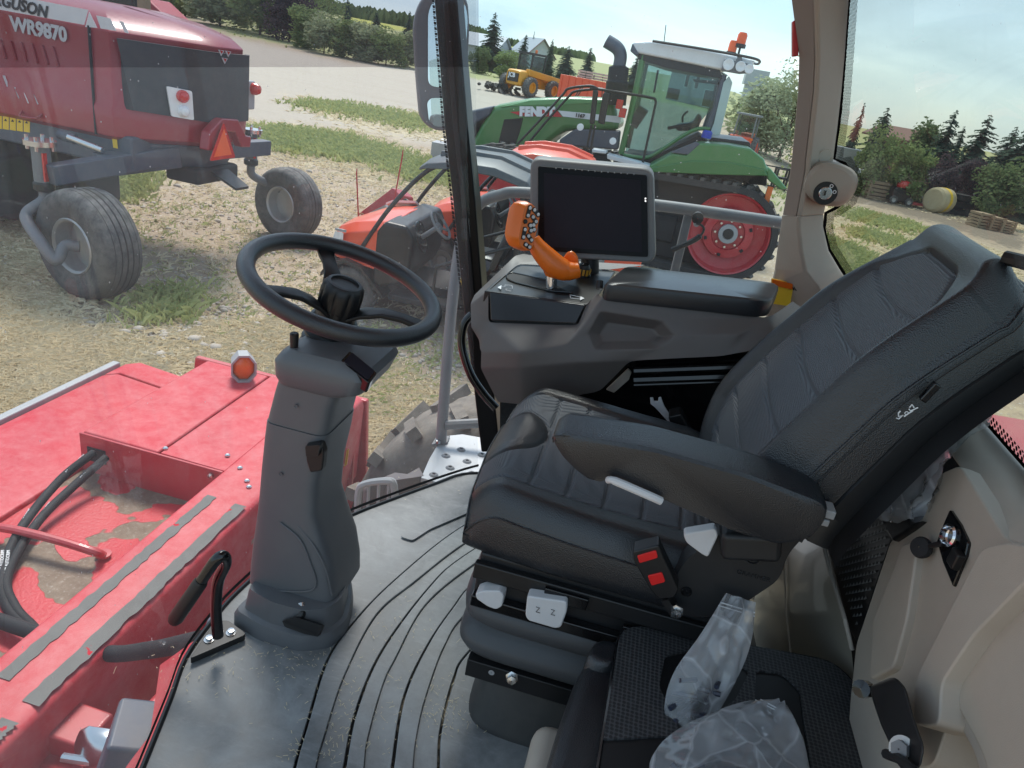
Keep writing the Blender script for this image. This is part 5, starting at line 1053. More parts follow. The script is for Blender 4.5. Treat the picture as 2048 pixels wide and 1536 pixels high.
MB().prism([p + Vector((0, 0, -.012)) for p in front] + [Vector((.75, 2.06, FL - .012)), Vector((.75, .40, FL - .012))], (0, 0, -.06)).build('floor_pan', K['soiled'], cab)
grv = [[(1060, 985), (918, 1058), (785, 1165), (701, 1253), (653, 1325), (613, 1453), (589, 1536), (560, 1680)],
       [(1080, 1020), (926, 1114), (857, 1177), (765, 1301), (713, 1421), (689, 1536), (665, 1680)],
       [(1090, 1060), (954, 1161), (906, 1217), (857, 1289), (809, 1393), (785, 1536), (770, 1680)],
       [(1060, 1180), (936, 1305), (906, 1361), (881, 1461), (877, 1536), (870, 1680)]]
lit = [[(1070, 1002), (930, 1088), (830, 1165), (753, 1231), (690, 1350), (650, 1470), (632, 1536), (610, 1680)],
       [(1085, 1040), (957, 1124), (853, 1209), (790, 1320), (765, 1373), (735, 1480), (728, 1536), (715, 1680)],
       [(1080, 1110), (937, 1225), (889, 1293), (850, 1400), (832, 1480), (826, 1536), (818, 1680)]]
def curve(px): return spline([P(u, v, z=FL) for u, v in px], 10)
def resample(c, n):
    d = [0]
    for a, b in zip(c, c[1:]): d.append(d[-1] + (b - a).length)
    out_ = []; j = 0
    for k in range(n + 1):
        s_ = d[-1] * k / n
        while j < len(d) - 2 and d[j + 1] < s_: j += 1
        t = (s_ - d[j]) / max(d[j + 1] - d[j], 1e-9); out_.append(c[j] + (c[j + 1] - c[j]) * t)
    return out_
def strip(c1, c2, z, name, g1=.0025, g2=.0025, th=.012):
    a = resample(c1, 60); b = resample(c2, 60); rg = []
    for p, q in zip(a, b):
        d = (q - p).normalized(); p1 = p + d * g1; q1 = q - d * g2
        rg.append([p1 + Vector((0, 0, z - th)), p1 + Vector((0, 0, z)), q1 + Vector((0, 0, z)), q1 + Vector((0, 0, z - th))])
    MB().loft(rg).build(name, K['rubber'], cab, .002)
C1 = [curve(g) for g in grv]; C2 = [curve(g) for g in lit]
for k in range(3):
    strip(C1[k], C2[k], .006, 'mat_rib', .0035, .0005); strip(C2[k], C1[k + 1], .0, 'mat_rib', .0002, .003)
bord = [P(u, v, z=FL) for u, v in edge_px]
c0 = spline([Vector((-.25, 2.05, FL))] + bord[::-1] + [Vector((-.58, .58, FL)), Vector((-.50, .40, FL))], 6)
strip(c0, C1[0], .0, 'floor_mat', .0, .003)
strip(C1[3], spline([Vector((.2, 2.04, FL)), Vector((.3, 1.5, FL)), Vector((.7, .9, FL)), Vector((.7, .41, FL))], 8), .002, 'floor_mat', .003, 0)
MB().tube(resample(c0, 70), .006, 6).build('mat_edge', K['black'], cab)
sp_ = [P(u, v, z=FL + .003) for u, v in ((800, 1075), (815, 1060), (860, 1036), (930, 1012), (960, 1004), (960, 1020), (930, 1030), (860, 1060), (825, 1083))]
MB().prism(rpoly(sp_, .01), (0, 0, .004)).build('mat_pad', K['rubber'], cab, .002)
# straw crumbs on the mat
R = random.Random(4); vs = []; fs = []; rn = []
spots = [(500, 1290, 90, 60), (600, 1330, 50, 50), (400, 1340, 60, 35), (680, 1440, 40, 60), (720, 1500, 50, 60), (780, 1250, 40, 30), (840, 1180, 30, 16), (610, 1500, 30, 60), (900, 1420, 40, 30), (700, 1300, 120, 60), (1050, 1400, 60, 40), (850, 960, 80, 24), (860, 1420, 60, 100), (760, 1380, 100, 120)]
for (u, v, s_, n) in spots:
    for k in range(int(n * 1.1)):
        p = P(R.gauss(u, s_), R.gauss(v, s_ * .5), z=FL + .005); a = R.uniform(0, 3.14); l = R.uniform(.0006, .004) if R.random() < .9 else R.uniform(.004, .009); w_ = R.uniform(.0003, .0008); o_ = len(vs); q = R.random()
        if p.x < -.6 and p.y > 1.25: continue
        d = Vector((math.cos(a), math.sin(a), R.uniform(-.1, .3))) * l; n_ = Vector((-math.sin(a), math.cos(a), 0)) * w_
        vs += [p - d - n_, p + d - n_, p + d + n_, p - d + n_]; fs.append((o_, o_ + 1, o_ + 2, o_ + 3)); rn += [q] * 4
tag(leaf_build('straw_crumbs', vs, fs, rn, K['straw']), 'straw crumbs and seeds strewn over the floor mat', 'straw', kind='stuff')
for (u, v, r_) in ((650, 1325, .006), (701, 1168, .007)):
    pass
# roof over the cab
MB().bb(-1.15, .8, .33, 2.25, 3.62, 3.72).build('cab_roof', K['beige'], cab, .03)
# windshield
ws_b = resample(spline([Vector((-.42, .36, FL + .0)), Vector((-.58, .58, FL))] + bord[:] + [Vector((-.345, 2.03, FL))], 6), 60)
def ws_pt(i, t):
    b = ws_b[i]; k = (b.y - 1.25) / .75
    return b + Vector((-.006 - .33 * t * (1 - .12 * k * k), (b.y - 1.2) * .05 * t, .006 + 1.75 * t))
def ws(t0, t1, n, off=0): return [[ws_pt(i, t0 + (t1 - t0) * k / n) + Vector((off, 0, 0)) for i in range(61)] for k in range(n + 1)]
MB().loft(ws(0, 1, 14), False, False).build('windshield', K['windshield'], cab)
def reflection_edge_t(i):
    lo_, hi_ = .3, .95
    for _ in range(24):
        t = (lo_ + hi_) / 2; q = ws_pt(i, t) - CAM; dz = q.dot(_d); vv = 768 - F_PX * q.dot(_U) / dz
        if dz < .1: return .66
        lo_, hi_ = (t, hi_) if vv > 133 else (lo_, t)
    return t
ft_ = [reflection_edge_t(i) for i in range(61)]; ft_ = [min(f, .8) for f in ft_]
MB().loft([[ws_pt(i, ft_[i] + (1 - ft_[i]) * k / 6) + Vector((.008, 0, 0)) for i in range(61)] for k in range(7)], False, False).build('reflection_tone_sheet', K['reflect_tone'], cab)  # added dark sheet, painted tone above the windshield reflection
def dotmat(name, sx, sy, sz, thr=.36):
    m, t, N, L, o = nodes(name); co = N('ShaderNodeTexCoord').outputs['Object']; mp_ = N('ShaderNodeMapping'); mp_.inputs['Scale'].default_value = (sx, sy, sz); mp_.inputs['Rotation'].default_value = (.785 if sx == 0 else 0, 0, 0); L(co, mp_.inputs['Vector'])
    v = nset(N('ShaderNodeTexVoronoi'), Scale=1.0, Randomness=0.0); L(mp_.outputs[0], v.inputs['Vector'])
    d = N('ShaderNodeBsdfDiffuse'); d.inputs[0].default_value = (.006, .006, .006, 1); tr = N('ShaderNodeBsdfTransparent'); x = N('ShaderNodeMixShader')
    L(math_(N, L, 'LESS_THAN', v.outputs['Distance'], thr), x.inputs[0]); L(tr.outputs[0], x.inputs[1]); L(d.outputs[0], x.inputs[2]); L(x.outputs[0], o.inputs[0]); return m
K['dots'] = dotmat('frit_dots', 0, 110, 110, .40)
m_, t_, N_, L_, o_ = nodes('frit_black'); d_ = N_('ShaderNodeBsdfDiffuse'); d_.inputs[0].default_value = (.005, .005, .005, 1); L_(d_.outputs[0], o_.inputs[0]); K['frit'] = m_
MB().loft([[ws_pt(i, .004) + Vector((.003, 0, 0)) for i in range(61)], [ws_pt(i, .009) + Vector((.003, 0, 0)) for i in range(61)]], False, False).build('frit_edge', K['black_matte'], cab)
# front pillar
yP = 2.03
MB().prism([P(u, v, y=yP) for u, v in ((855, -120), (868, 0), (888, 250), (905, 400), (925, 600), (945, 760), (962, 905), (1000, 905), (985, 760), (965, 590), (950, 400), (935, 250), (914, 0), (900, -120))], (0, .07, 0)).build('front_pillar', K['pillar'], cab, .006)
MB().prism([P(u, v, y=yP - .008) for u, v in ((885, 0), (905, 250), (922, 400), (940, 590), (948, 590), (932, 400), (916, 250), (897, 0))], (0, .01, 0)).build('pillar_seal', K['black_matte'], cab, .003)
MB().prism([P(u, v, y=yP + .01) for u, v in ((864, 0), (884, 250), (901, 400), (921, 600), (925, 600), (905, 400), (888, 250), (868, 0))], (0, .004, 0)).build('frit_edge', K['dots'], cab)
# side window
MB().face([P(900, -150, y=2.12), P(962, 600, y=2.12), P(1000, 760, y=2.12), P(1560, 760, y=2.12), P(1600, -150, y=2.12)]).build('side_window', K['sideglass'], cab)
# rear right pillar (beige), creased
rows = [(-120, 1577, 1630, 1706), (0, 1583, 1630, 1697), (113, 1598, 1632, 1689), (181, 1596, 1629, 1683), (260, 1589, 1620, 1674), (320, 1583, 1613, 1666), (339, 1581, 1612, 1664), (415, 1568, 1598, 1650), (430, 1565, 1595, 1647)]
def pill(rows, name):
    rg = [[P(l, v, y=2.13), P(l + 3, v, y=2.10), P(m_, v + 2, y=1.99), P(m_ + 8, v + 3, y=1.985), P(r_ - 6, v, y=2.06), P(r_, v, y=2.075), P(r_, v, y=2.12)] for v, l, m_, r_ in rows]
    return MB().loft(rg, True, True).build(name, K['beige2'], cab, .004)
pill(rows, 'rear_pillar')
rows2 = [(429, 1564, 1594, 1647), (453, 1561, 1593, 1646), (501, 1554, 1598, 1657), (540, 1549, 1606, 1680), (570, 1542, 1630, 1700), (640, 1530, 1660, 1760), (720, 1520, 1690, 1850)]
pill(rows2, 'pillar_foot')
# sheet over the pillar's forward side, its shade painted in brown
MB().loft([[P(l + 1, v, y=2.094), P(m_ - 3, v + 2, y=1.996)] for v, l, m_, r_ in rows], False, False).build('pillar_shade_side', K['brown'], cab)
kb = MB(); c_ = P(1660, 370, y=2.0)
kb.loft([ring_se(P(1660, 368, y=2.0 + dy), (1, 0, -.1), (.1, 0, 1), .064 * s_, .052 * s_, 26, 2.6) for dy, s_ in ((.07, 1.05), (.0, 1.0), (-.02, .92), (-.028, .75))]); kb.build('key_housing', K['beige2'], cab)
for (r0, r1, dy, m_, n_) in ((.029, .028, -.031, 'black', 'key_bezel'), (.016, .014, -.036, 'steel', 'key_barrel')):
    MB().lathe([(r0, 0), (r0, .006), (r1, .008), (.001, .008)], P(1650, 386, y=2.0 + dy + .008), (0, -1, 0), 24).build(n_, K[m_], cab)
MB().bb(*(lambda q: (q.x - .002, q.x + .002, 1.955, 1.962, q.z - .006, q.z + .006))(P(1650, 386, y=1.958))).build('key_slot', K['black'], cab)
for (u, v) in ((1663, 372), (1669, 384)): MB().lathe([(.0045, 0), (.0045, .001), (.003, .001), (.003, 0)], P(u, v, y=1.962), (0, -1, 0), 12).build('key_mark', K['decal_w'], cab)
MB().lathe([(.017, 0), (.017, .002), (.0155, .002), (.0155, .0005)], P(1651, 312, y=2.02), (.1, -1, 0), 24).build('trim_plug', K['beige'], cab)
MB().prism([P(u, v, y=2.10) for u, v in ((1586, 42), (1590, 40), (1598, 90), (1597, 112), (1586, 113))], (0, .03, 0)).build('hammer', K['decal_r'], cab, .003)
plate('warning_label', [(1543, 556), (1588, 566), (1580, 612), (1540, 606)], P(1560, 580, y=2.06), (-.2, -1, 0), K['decal_y'], cab, .004, .002)
plate('warning_band', [(1545, 558), (1586, 567), (1585, 578), (1545, 570)], P(1560, 580, y=2.055), (-.2, -1, 0), K['amber'], cab, .006, .002)
text('WARNING', .014, PP(1546, 570, P(1560, 580, y=2.05), (-.2, -1, 0)), (1, -.2, .02), (0, 0, 1), K['black'], cab, offset=.0006, depth=.001)
# rear window (leans forward)
rw0, rwn = Vector((.60, 1.2, 2.60)), Vector((1, 0, .36))
RE = [(1702, -120), (1697, 0), (1689, 113), (1680, 226), (1667, 318), (1690, 330), (1703, 350), (1707, 372), (1698, 395), (1670, 415), (1651, 425), (1647, 460), (1658, 502), (1692, 556), (1780, 645), (1965, 838), (2060, 945), (2300, 1200)]
MB().face([PP(u, v, rw0, rwn) for u, v in RE + [(2600, 1200), (2600, -120)]]).build('rear_window', K['rearglass'], cab)
fa = [PP(u, v, rw0, rwn) + Vector((-.004, 0, 0)) for u, v in RE]
def push(px, k):
    out_ = []
    for i, (u, v) in enumerate(px):
        a = Vector(px[max(i - 1, 0)]); b = Vector(px[min(i + 1, len(px) - 1)]); d = (b - a).normalized(); out_.append((u - d.y * -k, v + d.x * -k) if True else 0)
    return out_
f1, f2 = push(RE, 7), push(RE, 22)
MB().loft([fa, [PP(u, v, rw0, rwn) + Vector((-.004, 0, 0)) for u, v in f1]], False, False).build('frit_band', K['frit'], cab)
MB().loft([[PP(u, v, rw0, rwn) + Vector((-.004, 0, 0)) for u, v in f1], [PP(u, v, rw0, rwn) + Vector((-.004, 0, 0)) for u, v in f2]], False, False).build('frit_edge', K['dots'], cab)
# engine hood of the own machine behind the window
ho = thing('engine_hood', 'pink red hood of the machine seen through the rear window', 'hood', (1.6, 1.5, 1.6))
MB().loft([[(x, .8, z - .5), (x, .8, z - .1), (x, .9, z), (x, 1.9, z), (x, 2.1, z - .08), (x, 2.1, z - .6)] for x, z in ((.86, 2.38), (1.5, 2.42), (3.2, 2.3))]).build('hood_cover', K['red'], ho, .03)
MB().bb(1.0, 1.7, .6, .9, 2.42, 2.45).build('hood_vent', K['black_matte'], ho, .01)
# ---------------- rear trim
def net(name, pts, faces, m_, bevel=.008, seg=3, parent=None, solid=.004):
    used = {c for f in faces for c in f}; keys = [k for k in pts if k in used]; ix = {k: i for i, k in enumerate(keys)}
    b = MB(); b.add([pts[k] for k in keys], [tuple(ix[c] for c in f) for f in faces])
    o_ = b.build(name, m_, parent or cab, 0, 2, 35)
    m = o_.modifiers.new('u', 'SUBSURF'); m.subdivision_type = 'SIMPLE'; m.levels = m.render_levels = 4
    m = o_.modifiers.new('m', 'SMOOTH'); m.factor = .5; m.iterations = seg
    for p_ in o_.data.polygons: p_.use_smooth = True
    if o_.data.attributes.get('sharp_edge'): o_.data.attributes.remove(o_.data.attributes['sharp_edge'])
    return o_
def X(u, v, x): return P(u, v, x=x)
BX = .51
def XP(pts, x): return [X(u, v, x) for u, v in pts]
MB().prism(rpoly(XP(((1919, 930), (2012, 1079), (2120, 1105), (2400, 1200), (2400, 1700), (2000, 1700), (1950, 1510), (1906, 1427), (1890, 1462), (1868, 1530), (1790, 1560), (1690, 1560), (1700, 1400), (1712, 1287), (1731, 1232), (1781, 1081), (1847, 1035), (1880, 947)), BX), .012, 3), (.12, 0, 0)).build('rear_trim', K['beige'], cab, .008, 3)
sh = {'A': X(1800, 668, .60), 'B': X(1965, 838, .60), 'C': X(2060, 945, .60), 'D': X(2300, 1210, .60), 'H': X(1919, 930, BX + .004), 'I': X(2012, 1079, BX + .004), 'J': X(2120, 1105, BX + .004), 'd': X(2400, 1200, BX + .004), 'E': X(1800, 760, .575)}
MB().add([sh[k] for k in ('A', 'B', 'H', 'E', 'C', 'I', 'D', 'J', 'd')], [(0, 1, 2, 3), (1, 4, 5, 2), (4, 6, 7, 5), (6, 8, 7)]).build('window_shelf', K['beige'], cab, 0, ang=10, solid=.004)
MB().prism(rpoly(XP(((1962, 1095), (2012, 1084), (2110, 1102), (1946, 1270), (1882, 1366), (1878, 1452), (1826, 1450), (1830, 1356), (1862, 1293)), BX - .030), .014, 4), (.045, 0, 0)).build('trim_ridge', K['beige'], cab, .014, 4)
MB().prism(rpoly(XP(((2130, 1118), (2400, 1215), (2400, 1690), (2010, 1690), (1960, 1505), (1915, 1420), (1900, 1380), (1962, 1275)), BX - .008), .014, 4), (.02, 0, 0)).build('trim_panel', K['beige'], cab, .007, 3)
MB().prism(rpoly(XP(((1745, 1240), (1790, 1130), (1802, 1088), (1836, 1080), (1828, 1130), (1812, 1240), (1786, 1335), (1738, 1360)), BX - .012), .012, 4), (.02, 0, 0)).build('trim_rib', K['beige'], cab, .009, 4)
sk = MB().prism([X(u, v, .505) for u, v in ((1898, 1018), (1918, 1048), (1935, 1085), (1930, 1110), (1904, 1174), (1884, 1125), (1872, 1082), (1880, 1060))], (.02, 0, 0)).build('socket_panel', K['black_gloss'], cab, .003)
q = X(1900, 1072, .503); MB().lathe([(.0155, 0), (.0165, .004), (.0135, .006), (.012, -.002), (.001, -.012)], q, (-1, -.15, .1), 22).build('socket_ring', K['chrome'], sk)
MB().box(X(1912, 1118, .500), (.012, .022, .024)).build('plug', K['black'], sk, .003)
MB().lathe([(.015, 0), (.016, .005), (.014, .009), (.001, .010)], X(1846, 1096, .497), (-.9, -.5, .3), 22).build('socket_cap', K['black_matte'], sk); MB().tube([X(1860, 1092, .496), X(1890, 1085, .502)], .004, 6).build('cap_strap', K['black'], sk)
MB().lathe([(.017, 0), (.017, .002), (.0155, .002), (.0155, .0003)], X(1978, 961, .553), (-.6, 0, .8), 24).build('trim_plug', K['beige'], cab)
# black mesh panel
MB().bb(.64, .66, .35, 2.25, 1.6, 2.5).build('rear_bulkhead', K['black_matte'], cab)
mp_pts = [X(u, v, .535) for u, v in ((1660, 900), (1735, 930), (1768, 1010), (1790, 1062), (1781, 1083), (1731, 1232), (1714, 1288), (1700, 1262), (1640, 1045), (1636, 1000))]
me_ = MB().prism(mp_pts, (.02, 0, 0)).build('mesh_panel', K['black'], cab, .003)
ms = MB(); poly2 = [(p.y, p.z) for p in [X(u, v, .535) for u, v in ((1668, 930), (1735, 950), (1768, 1030), (1778, 1075), (1728, 1220), (1714, 1262), (1650, 1050))]]
ys = [p[0] for p in poly2]; zs = [p[1] for p in poly2]; yy = min(ys); r_ = 0
while yy < max(ys):
    zz = min(zs) + (r_ % 2) * .010
    while zz < max(zs):
        if in_poly(np.array([yy]), np.array([zz]), poly2)[0]: ms.add([(.5345, yy - .0042, zz), (.532, yy, zz - .006), (.5345, yy + .0042, zz), (.531, yy, zz + .006)], [(0, 1, 2, 3)])
        zz += .020
    yy += .0105; r_ += 1
o_ = ms.build('mesh_grille', mat('mesh_grey', (.30, .305, .31), .45), cab); o_['kind'] = 'stuff'
MB().prism([X(u, v, .50) for u, v in ((1778, 1022), (1812, 1012), (1820, 1045), (1842, 1040), (1822, 1056), (1783, 1082), (1770, 1060))], (.04, 0, 0)).build('mesh_bracket', K['black'], cab, .006)
MB().prism([X(u, v, .52) for u, v in ((1800, 1040), (1830, 1040), (1870, 950), (1885, 890), (1840, 870), (1760, 900), (1745, 960))], (.012, 0, 0)).build('rear_pocket', mat('pocket_grey', (.10, .095, .09), .6), cab, .006)
# beige side box below the mesh
sb = {'A': X(1560, 1065, .50), 'B': X(1634, 1046, .50), 'C': X(1645, 1060, .495), 'D': X(1690, 1235, .515), 'E': X(1705, 1300, .535), 'F': X(1720, 1460, .60), 'Gg': X(1480, 1460, .58), 'H': X(1510, 1180, .52), 'I': X(1570, 1225, .50), 'J': X(1580, 1330, .53)}
net('side_box', sb, [('A', 'B', 'I', 'H'), ('B', 'C', 'D', 'I'), ('D', 'E', 'J', 'I'), ('E', 'F', 'J'), ('H', 'I', 'J', 'Gg'), ('J', 'F', 'Gg')], mat('taupe_box', (.42, .375, .30), .35, var=.1, coat=.2), .006, 3)
MB().tube([X(1637, 1048, .492), X(1662, 1150, .498), X(1690, 1240, .508), X(1704, 1300, .528)], .004, 8).build('box_seam', K['beige'], cab)

MB().tube([X(1565, 1070, .498), X(1572, 1225, .497), X(1584, 1330, .525)], .0022, 6).build('box_seam', K['beige'], cab)
# ================================================================ STEERING COLUMN
scn = thing('steering_column', 'slate grey steering column with black three-spoke wheel', 'steering wheel', (-.6, 1.26, FL))
yc = 1.25
def sec(l, r_, d, n=44, p=7, dy=0):
    a = P(l[0], l[1], y=yc + dy - d * .85); b = P(r_[0], r_[1], y=yc + dy + d * .6); m0 = P((l[0] + r_[0]) / 2, (l[1] + r_[1]) / 2, y=yc - d); return ring_se(((a.x + b.x) / 2, yc + dy, m0.z), (1, 0, (b.z - a.z) * .0), (0, 1, 0), (b.x - a.x) / 2, d, n, p)
MB().loft([sec((494, 1215), (712, 1190), .090), sec((496, 1180), (712, 1160), .089), sec((502, 1120), (704, 1118), .086), sec((509, 1070), (688, 1075), .083), sec((515, 1020), (674, 1030), .08), sec((520, 960), (680, 965), .08), sec((526, 900), (694, 902), .08), sec((530, 868), (700, 868), .08)]).build('lower_shroud', K['column'], scn, .0)
MB().loft([sec((532, 866), (698, 866), .078), sec((546, 810), (712, 812), .08), sec((554, 780), (726, 790), .082)]).build('middle_shroud', K['column'], scn)
# sculpted swoosh on the shroud: a recessed panel edge
MB().tube(spline([P(560, 1045, y=yc - .084), P(600, 1080, y=yc - .086), P(622, 1130, y=yc - .088), P(632, 1165, y=yc - .090), P(618, 1182, y=yc - .092), P(560, 1182, y=yc - .092)], 6), .0022, 6).build('shroud_crease', K['column'], scn)
MB().tube(spline([P(596, 1052, y=yc - .081), P(628, 1092, y=yc - .084), P(652, 1140, y=yc - .087), P(664, 1190, y=yc - .088)], 6), .002, 6).build('shroud_crease', K['column'], scn)
ft_ = [P(462, 1246, z=FL), P(520, 1282, z=FL), P(600, 1304, z=FL), P(660, 1296, z=FL), P(694, 1268, z=FL), P(706, 1218, z=FL)]
back = [Vector((-.50, 1.34, FL)), Vector((-.67, 1.34, FL))]
base = rpoly(ft_ + back, .02)
cx_ = sum((p for p in base), Vector()) / len(base)
def sc_ring(k, z): return [Vector((cx_.x + (p.x - cx_.x) * k, cx_.y + (p.y - cx_.y) * k, z)) for p in base]
MB().loft([sc_ring(1, FL), sc_ring(1.0, FL + .025), sc_ring(.95, FL + .040), sc_ring(.86, FL + .045), sc_ring(.82, FL + .085), sc_ring(.80, FL + .10)]).build('base_foot', K['column'], scn)
# head
MB().loft([sec((556, 782), (730, 800), .083), sec((546, 768), (770, 800), .10), sec((544, 742), (786, 770), .105), sec((556, 730), (780, 748), .10), sec((580, 714), (752, 726), .088), sec((610, 707), (722, 714), .07)]).build('column_head', K['column'], scn)
dp = [P(676, 737, y=yc - .080), P(696, 716, y=yc - .045), P(750, 760, y=yc - .06), P(734, 782, y=yc - .095)]
nrm = (dp[1] - dp[0]).cross(dp[2] - dp[0]).normalized(); nrm = nrm if nrm.z > 0 else -nrm
MB().prism(rpoly([p + nrm * .022 for p in dp], .006), nrm * -.03).build('display_panel', K['black_gloss'], scn, .002)
MB().prism(rpoly([(sum(dp, Vector()) / 4) + (p - sum(dp, Vector()) / 4) * .82 + nrm * .0225 for p in dp], .004), nrm * .002).build('display_glass', K['screen'], scn)
wc = Vector((-.548, 1.275, 2.546)); wn = Vector((math.sin(.227), -.046, math.cos(.227))).normalized(); wa = Vector((0, 1, 0)).cross(wn).normalized(); wb = wn.cross(wa); WR = .186
bt = MB(); prof = []
for k in range(5): prof += [(.050 - .002 * k, -.155 + k * .017), (.056 - .002 * k, -.150 + k * .017), (.056 - .002 * k, -.145 + k * .017), (.049 - .002 * k, -.140 + k * .017)]
bt.lathe(prof, wc, wn, 28); bt.build('boot', K['black'], scn)
rim = MB().tube([wc + (wa * math.cos(t) + wb * math.sin(t)) * WR for t in [2 * math.pi * k / 72 for k in range(72)]], .0172, 16, closed=True).build('steering_wheel', K['leather'], scn)
hc = wc - wn * .028
for an in (math.radians(8), math.radians(128), math.radians(232)):
    d = wa * math.cos(an) + wb * math.sin(an); t_ = wn.cross(d)
    rg = []
    for s_, w_, dz in ((.02, .030, -.035), (.05, .026, -.012), (.09, .018, .006), (.13, .015, .012), (.165, .017, .012), (.18, .02, .018)):
        c_ = hc + d * s_ + wn * dz; rg.append([c_ - t_ * w_ - wn * .006, c_ - t_ * w_ + wn * .004, c_ + wn * .007, c_ + t_ * w_ + wn * .004, c_ + t_ * w_ - wn * .006])
    MB().loft(rg).build('spoke', K['black'], rim, .003)
kn = MB(); rings = []
for r_, h, sc_l in ((.040, -.10, 0), (.040, -.02, 0), (.042, -.018, 1), (.043, .012, 1), (.041, .028, .6), (.036, .034, 0), (.034, .036, 0), (.028, .0365, 0), (.027, .032, 0), (.001, .031, 0)):
    rings.append([hc + wn * h + (wa * math.cos(2 * math.pi * k / 64) + wb * math.sin(2 * math.pi * k / 64)) * (r_ - sc_l * .0045 * max(0, math.cos(k / 64 * 2 * math.pi * 8)) ** 3) for k in range(64)])
kn.loft(rings); kn.build('hub_knob', K['black'], rim)
q = P(588, 722, y=yc - .07); MB().lathe([(.021, -.01), (.019, .004), (.015, .012), (.013, .016), (.0095, .02), (.0095, .026), (.0075, .028), (.0085, .052), (.0085, .06), (.006, .062), (.001, .062)], q, (.02, -.1, 1), 16).build('multi_switch', K['black'], scn)
MB().prism(rpoly([P(u, v, y=yc - .086) for u, v in ((612, 888), (640, 884), (648, 905), (644, 942), (620, 946), (612, 920))], .005), (0, .02, 0)).build('key_switch', K['black'], scn, .003); MB().prism(rpoly([P(u, v, y=yc - .098) for u, v in ((610, 892), (640, 890), (636, 914), (612, 914))], .004), (0, .015, 0)).build('key_head', K['black'], scn, .003)
for (u, v) in ((592, 812), (562, 948)): MB().lathe([(.0042, 0), (.0042, .0015), (.0032, .0015), (.003, .0004), (.001, .0004)], P(u, v, y=yc - .0825), (0, -1, 0), 12).build('screw_cap', K['column'], scn)
pd = MB(); pd.tube(spline([P(582, 1192, y=yc - .085), P(598, 1205, y=yc - .10), P(606, 1225, y=yc - .125), P(592, 1240, y=yc - .135)], 5), .008, 10); pd.build('tilt_pedal_arm', K['black'], scn)
MB().lathe([(.0095, -.008), (.0095, .008)], P(604, 1214, y=yc - .112), (.4, -.6, -.5), 12, True).build('pedal_ferrule', K['steel'], scn)
pc = [P(568, 1240, y=yc - .13), P(594, 1232, y=yc - .135), P(650, 1250, y=yc - .12), P(640, 1272, y=yc - .125), P(610, 1265, y=yc - .135), P(574, 1252, y=yc - .14)]
MB().prism(rpoly(pc, .004), (0, -.010, .006)).build('tilt_pedal', K['black'], scn, .002)
# grab handle by the front window
gh = thing('floor_grab_handle', 'black bent grab handle bolted to the floor beside the column', 'handle', P(436, 1265, z=FL)); yg = 1.03
MB().tube(spline([P(436, 1272, y=yg), P(432, 1220, y=yg), P(436, 1165, y=yg), P(451, 1128, y=yg - .005), P(447, 1112, y=yg - .02), P(432, 1120, y=yg - .03), P(405, 1158, y=yg - .04), P(390, 1180, y=yg - .045)], 6), .0115, 14).build('bar', K['black_gloss'], gh)
MB().tube([P(403, 1161, y=yg - .041), P(400, 1166, y=yg - .042), P(352, 1236, y=yg - .06), P(347, 1243, y=yg - .062)], [.0125, .0145, .0155, .012], 14).build('grip', K['black'], gh)
MB().prism(rpoly([P(u, v, z=FL + .02) for u, v in ((378, 1318), (430, 1242), (456, 1240), (494, 1268))], .01), (0, 0, -.016)).build('base_plate', K['black'], gh, .002)
for (u, v) in ((418, 1280), (462, 1266)): MB().lathe([(.011, 0), (.011, .002), (.007, .003), (.007, .009), (.001, .01)], P(u, v, z=FL + .02), (0, 0, 1), 12).build('bolt', K['steel'], gh)
# pillar grab handle (gloss black)
tag(MB().tube(spline([P(945, 628, y=1.93), P(928, 650, y=1.92), P(924, 690, y=1.91), P(940, 745, y=1.90), P(965, 785, y=1.90), P(992, 816, y=1.90)], 8), .013, 14).build('pillar_handle', K['black_gloss']), 'gloss black curved grab handle beside the console front', 'handle')

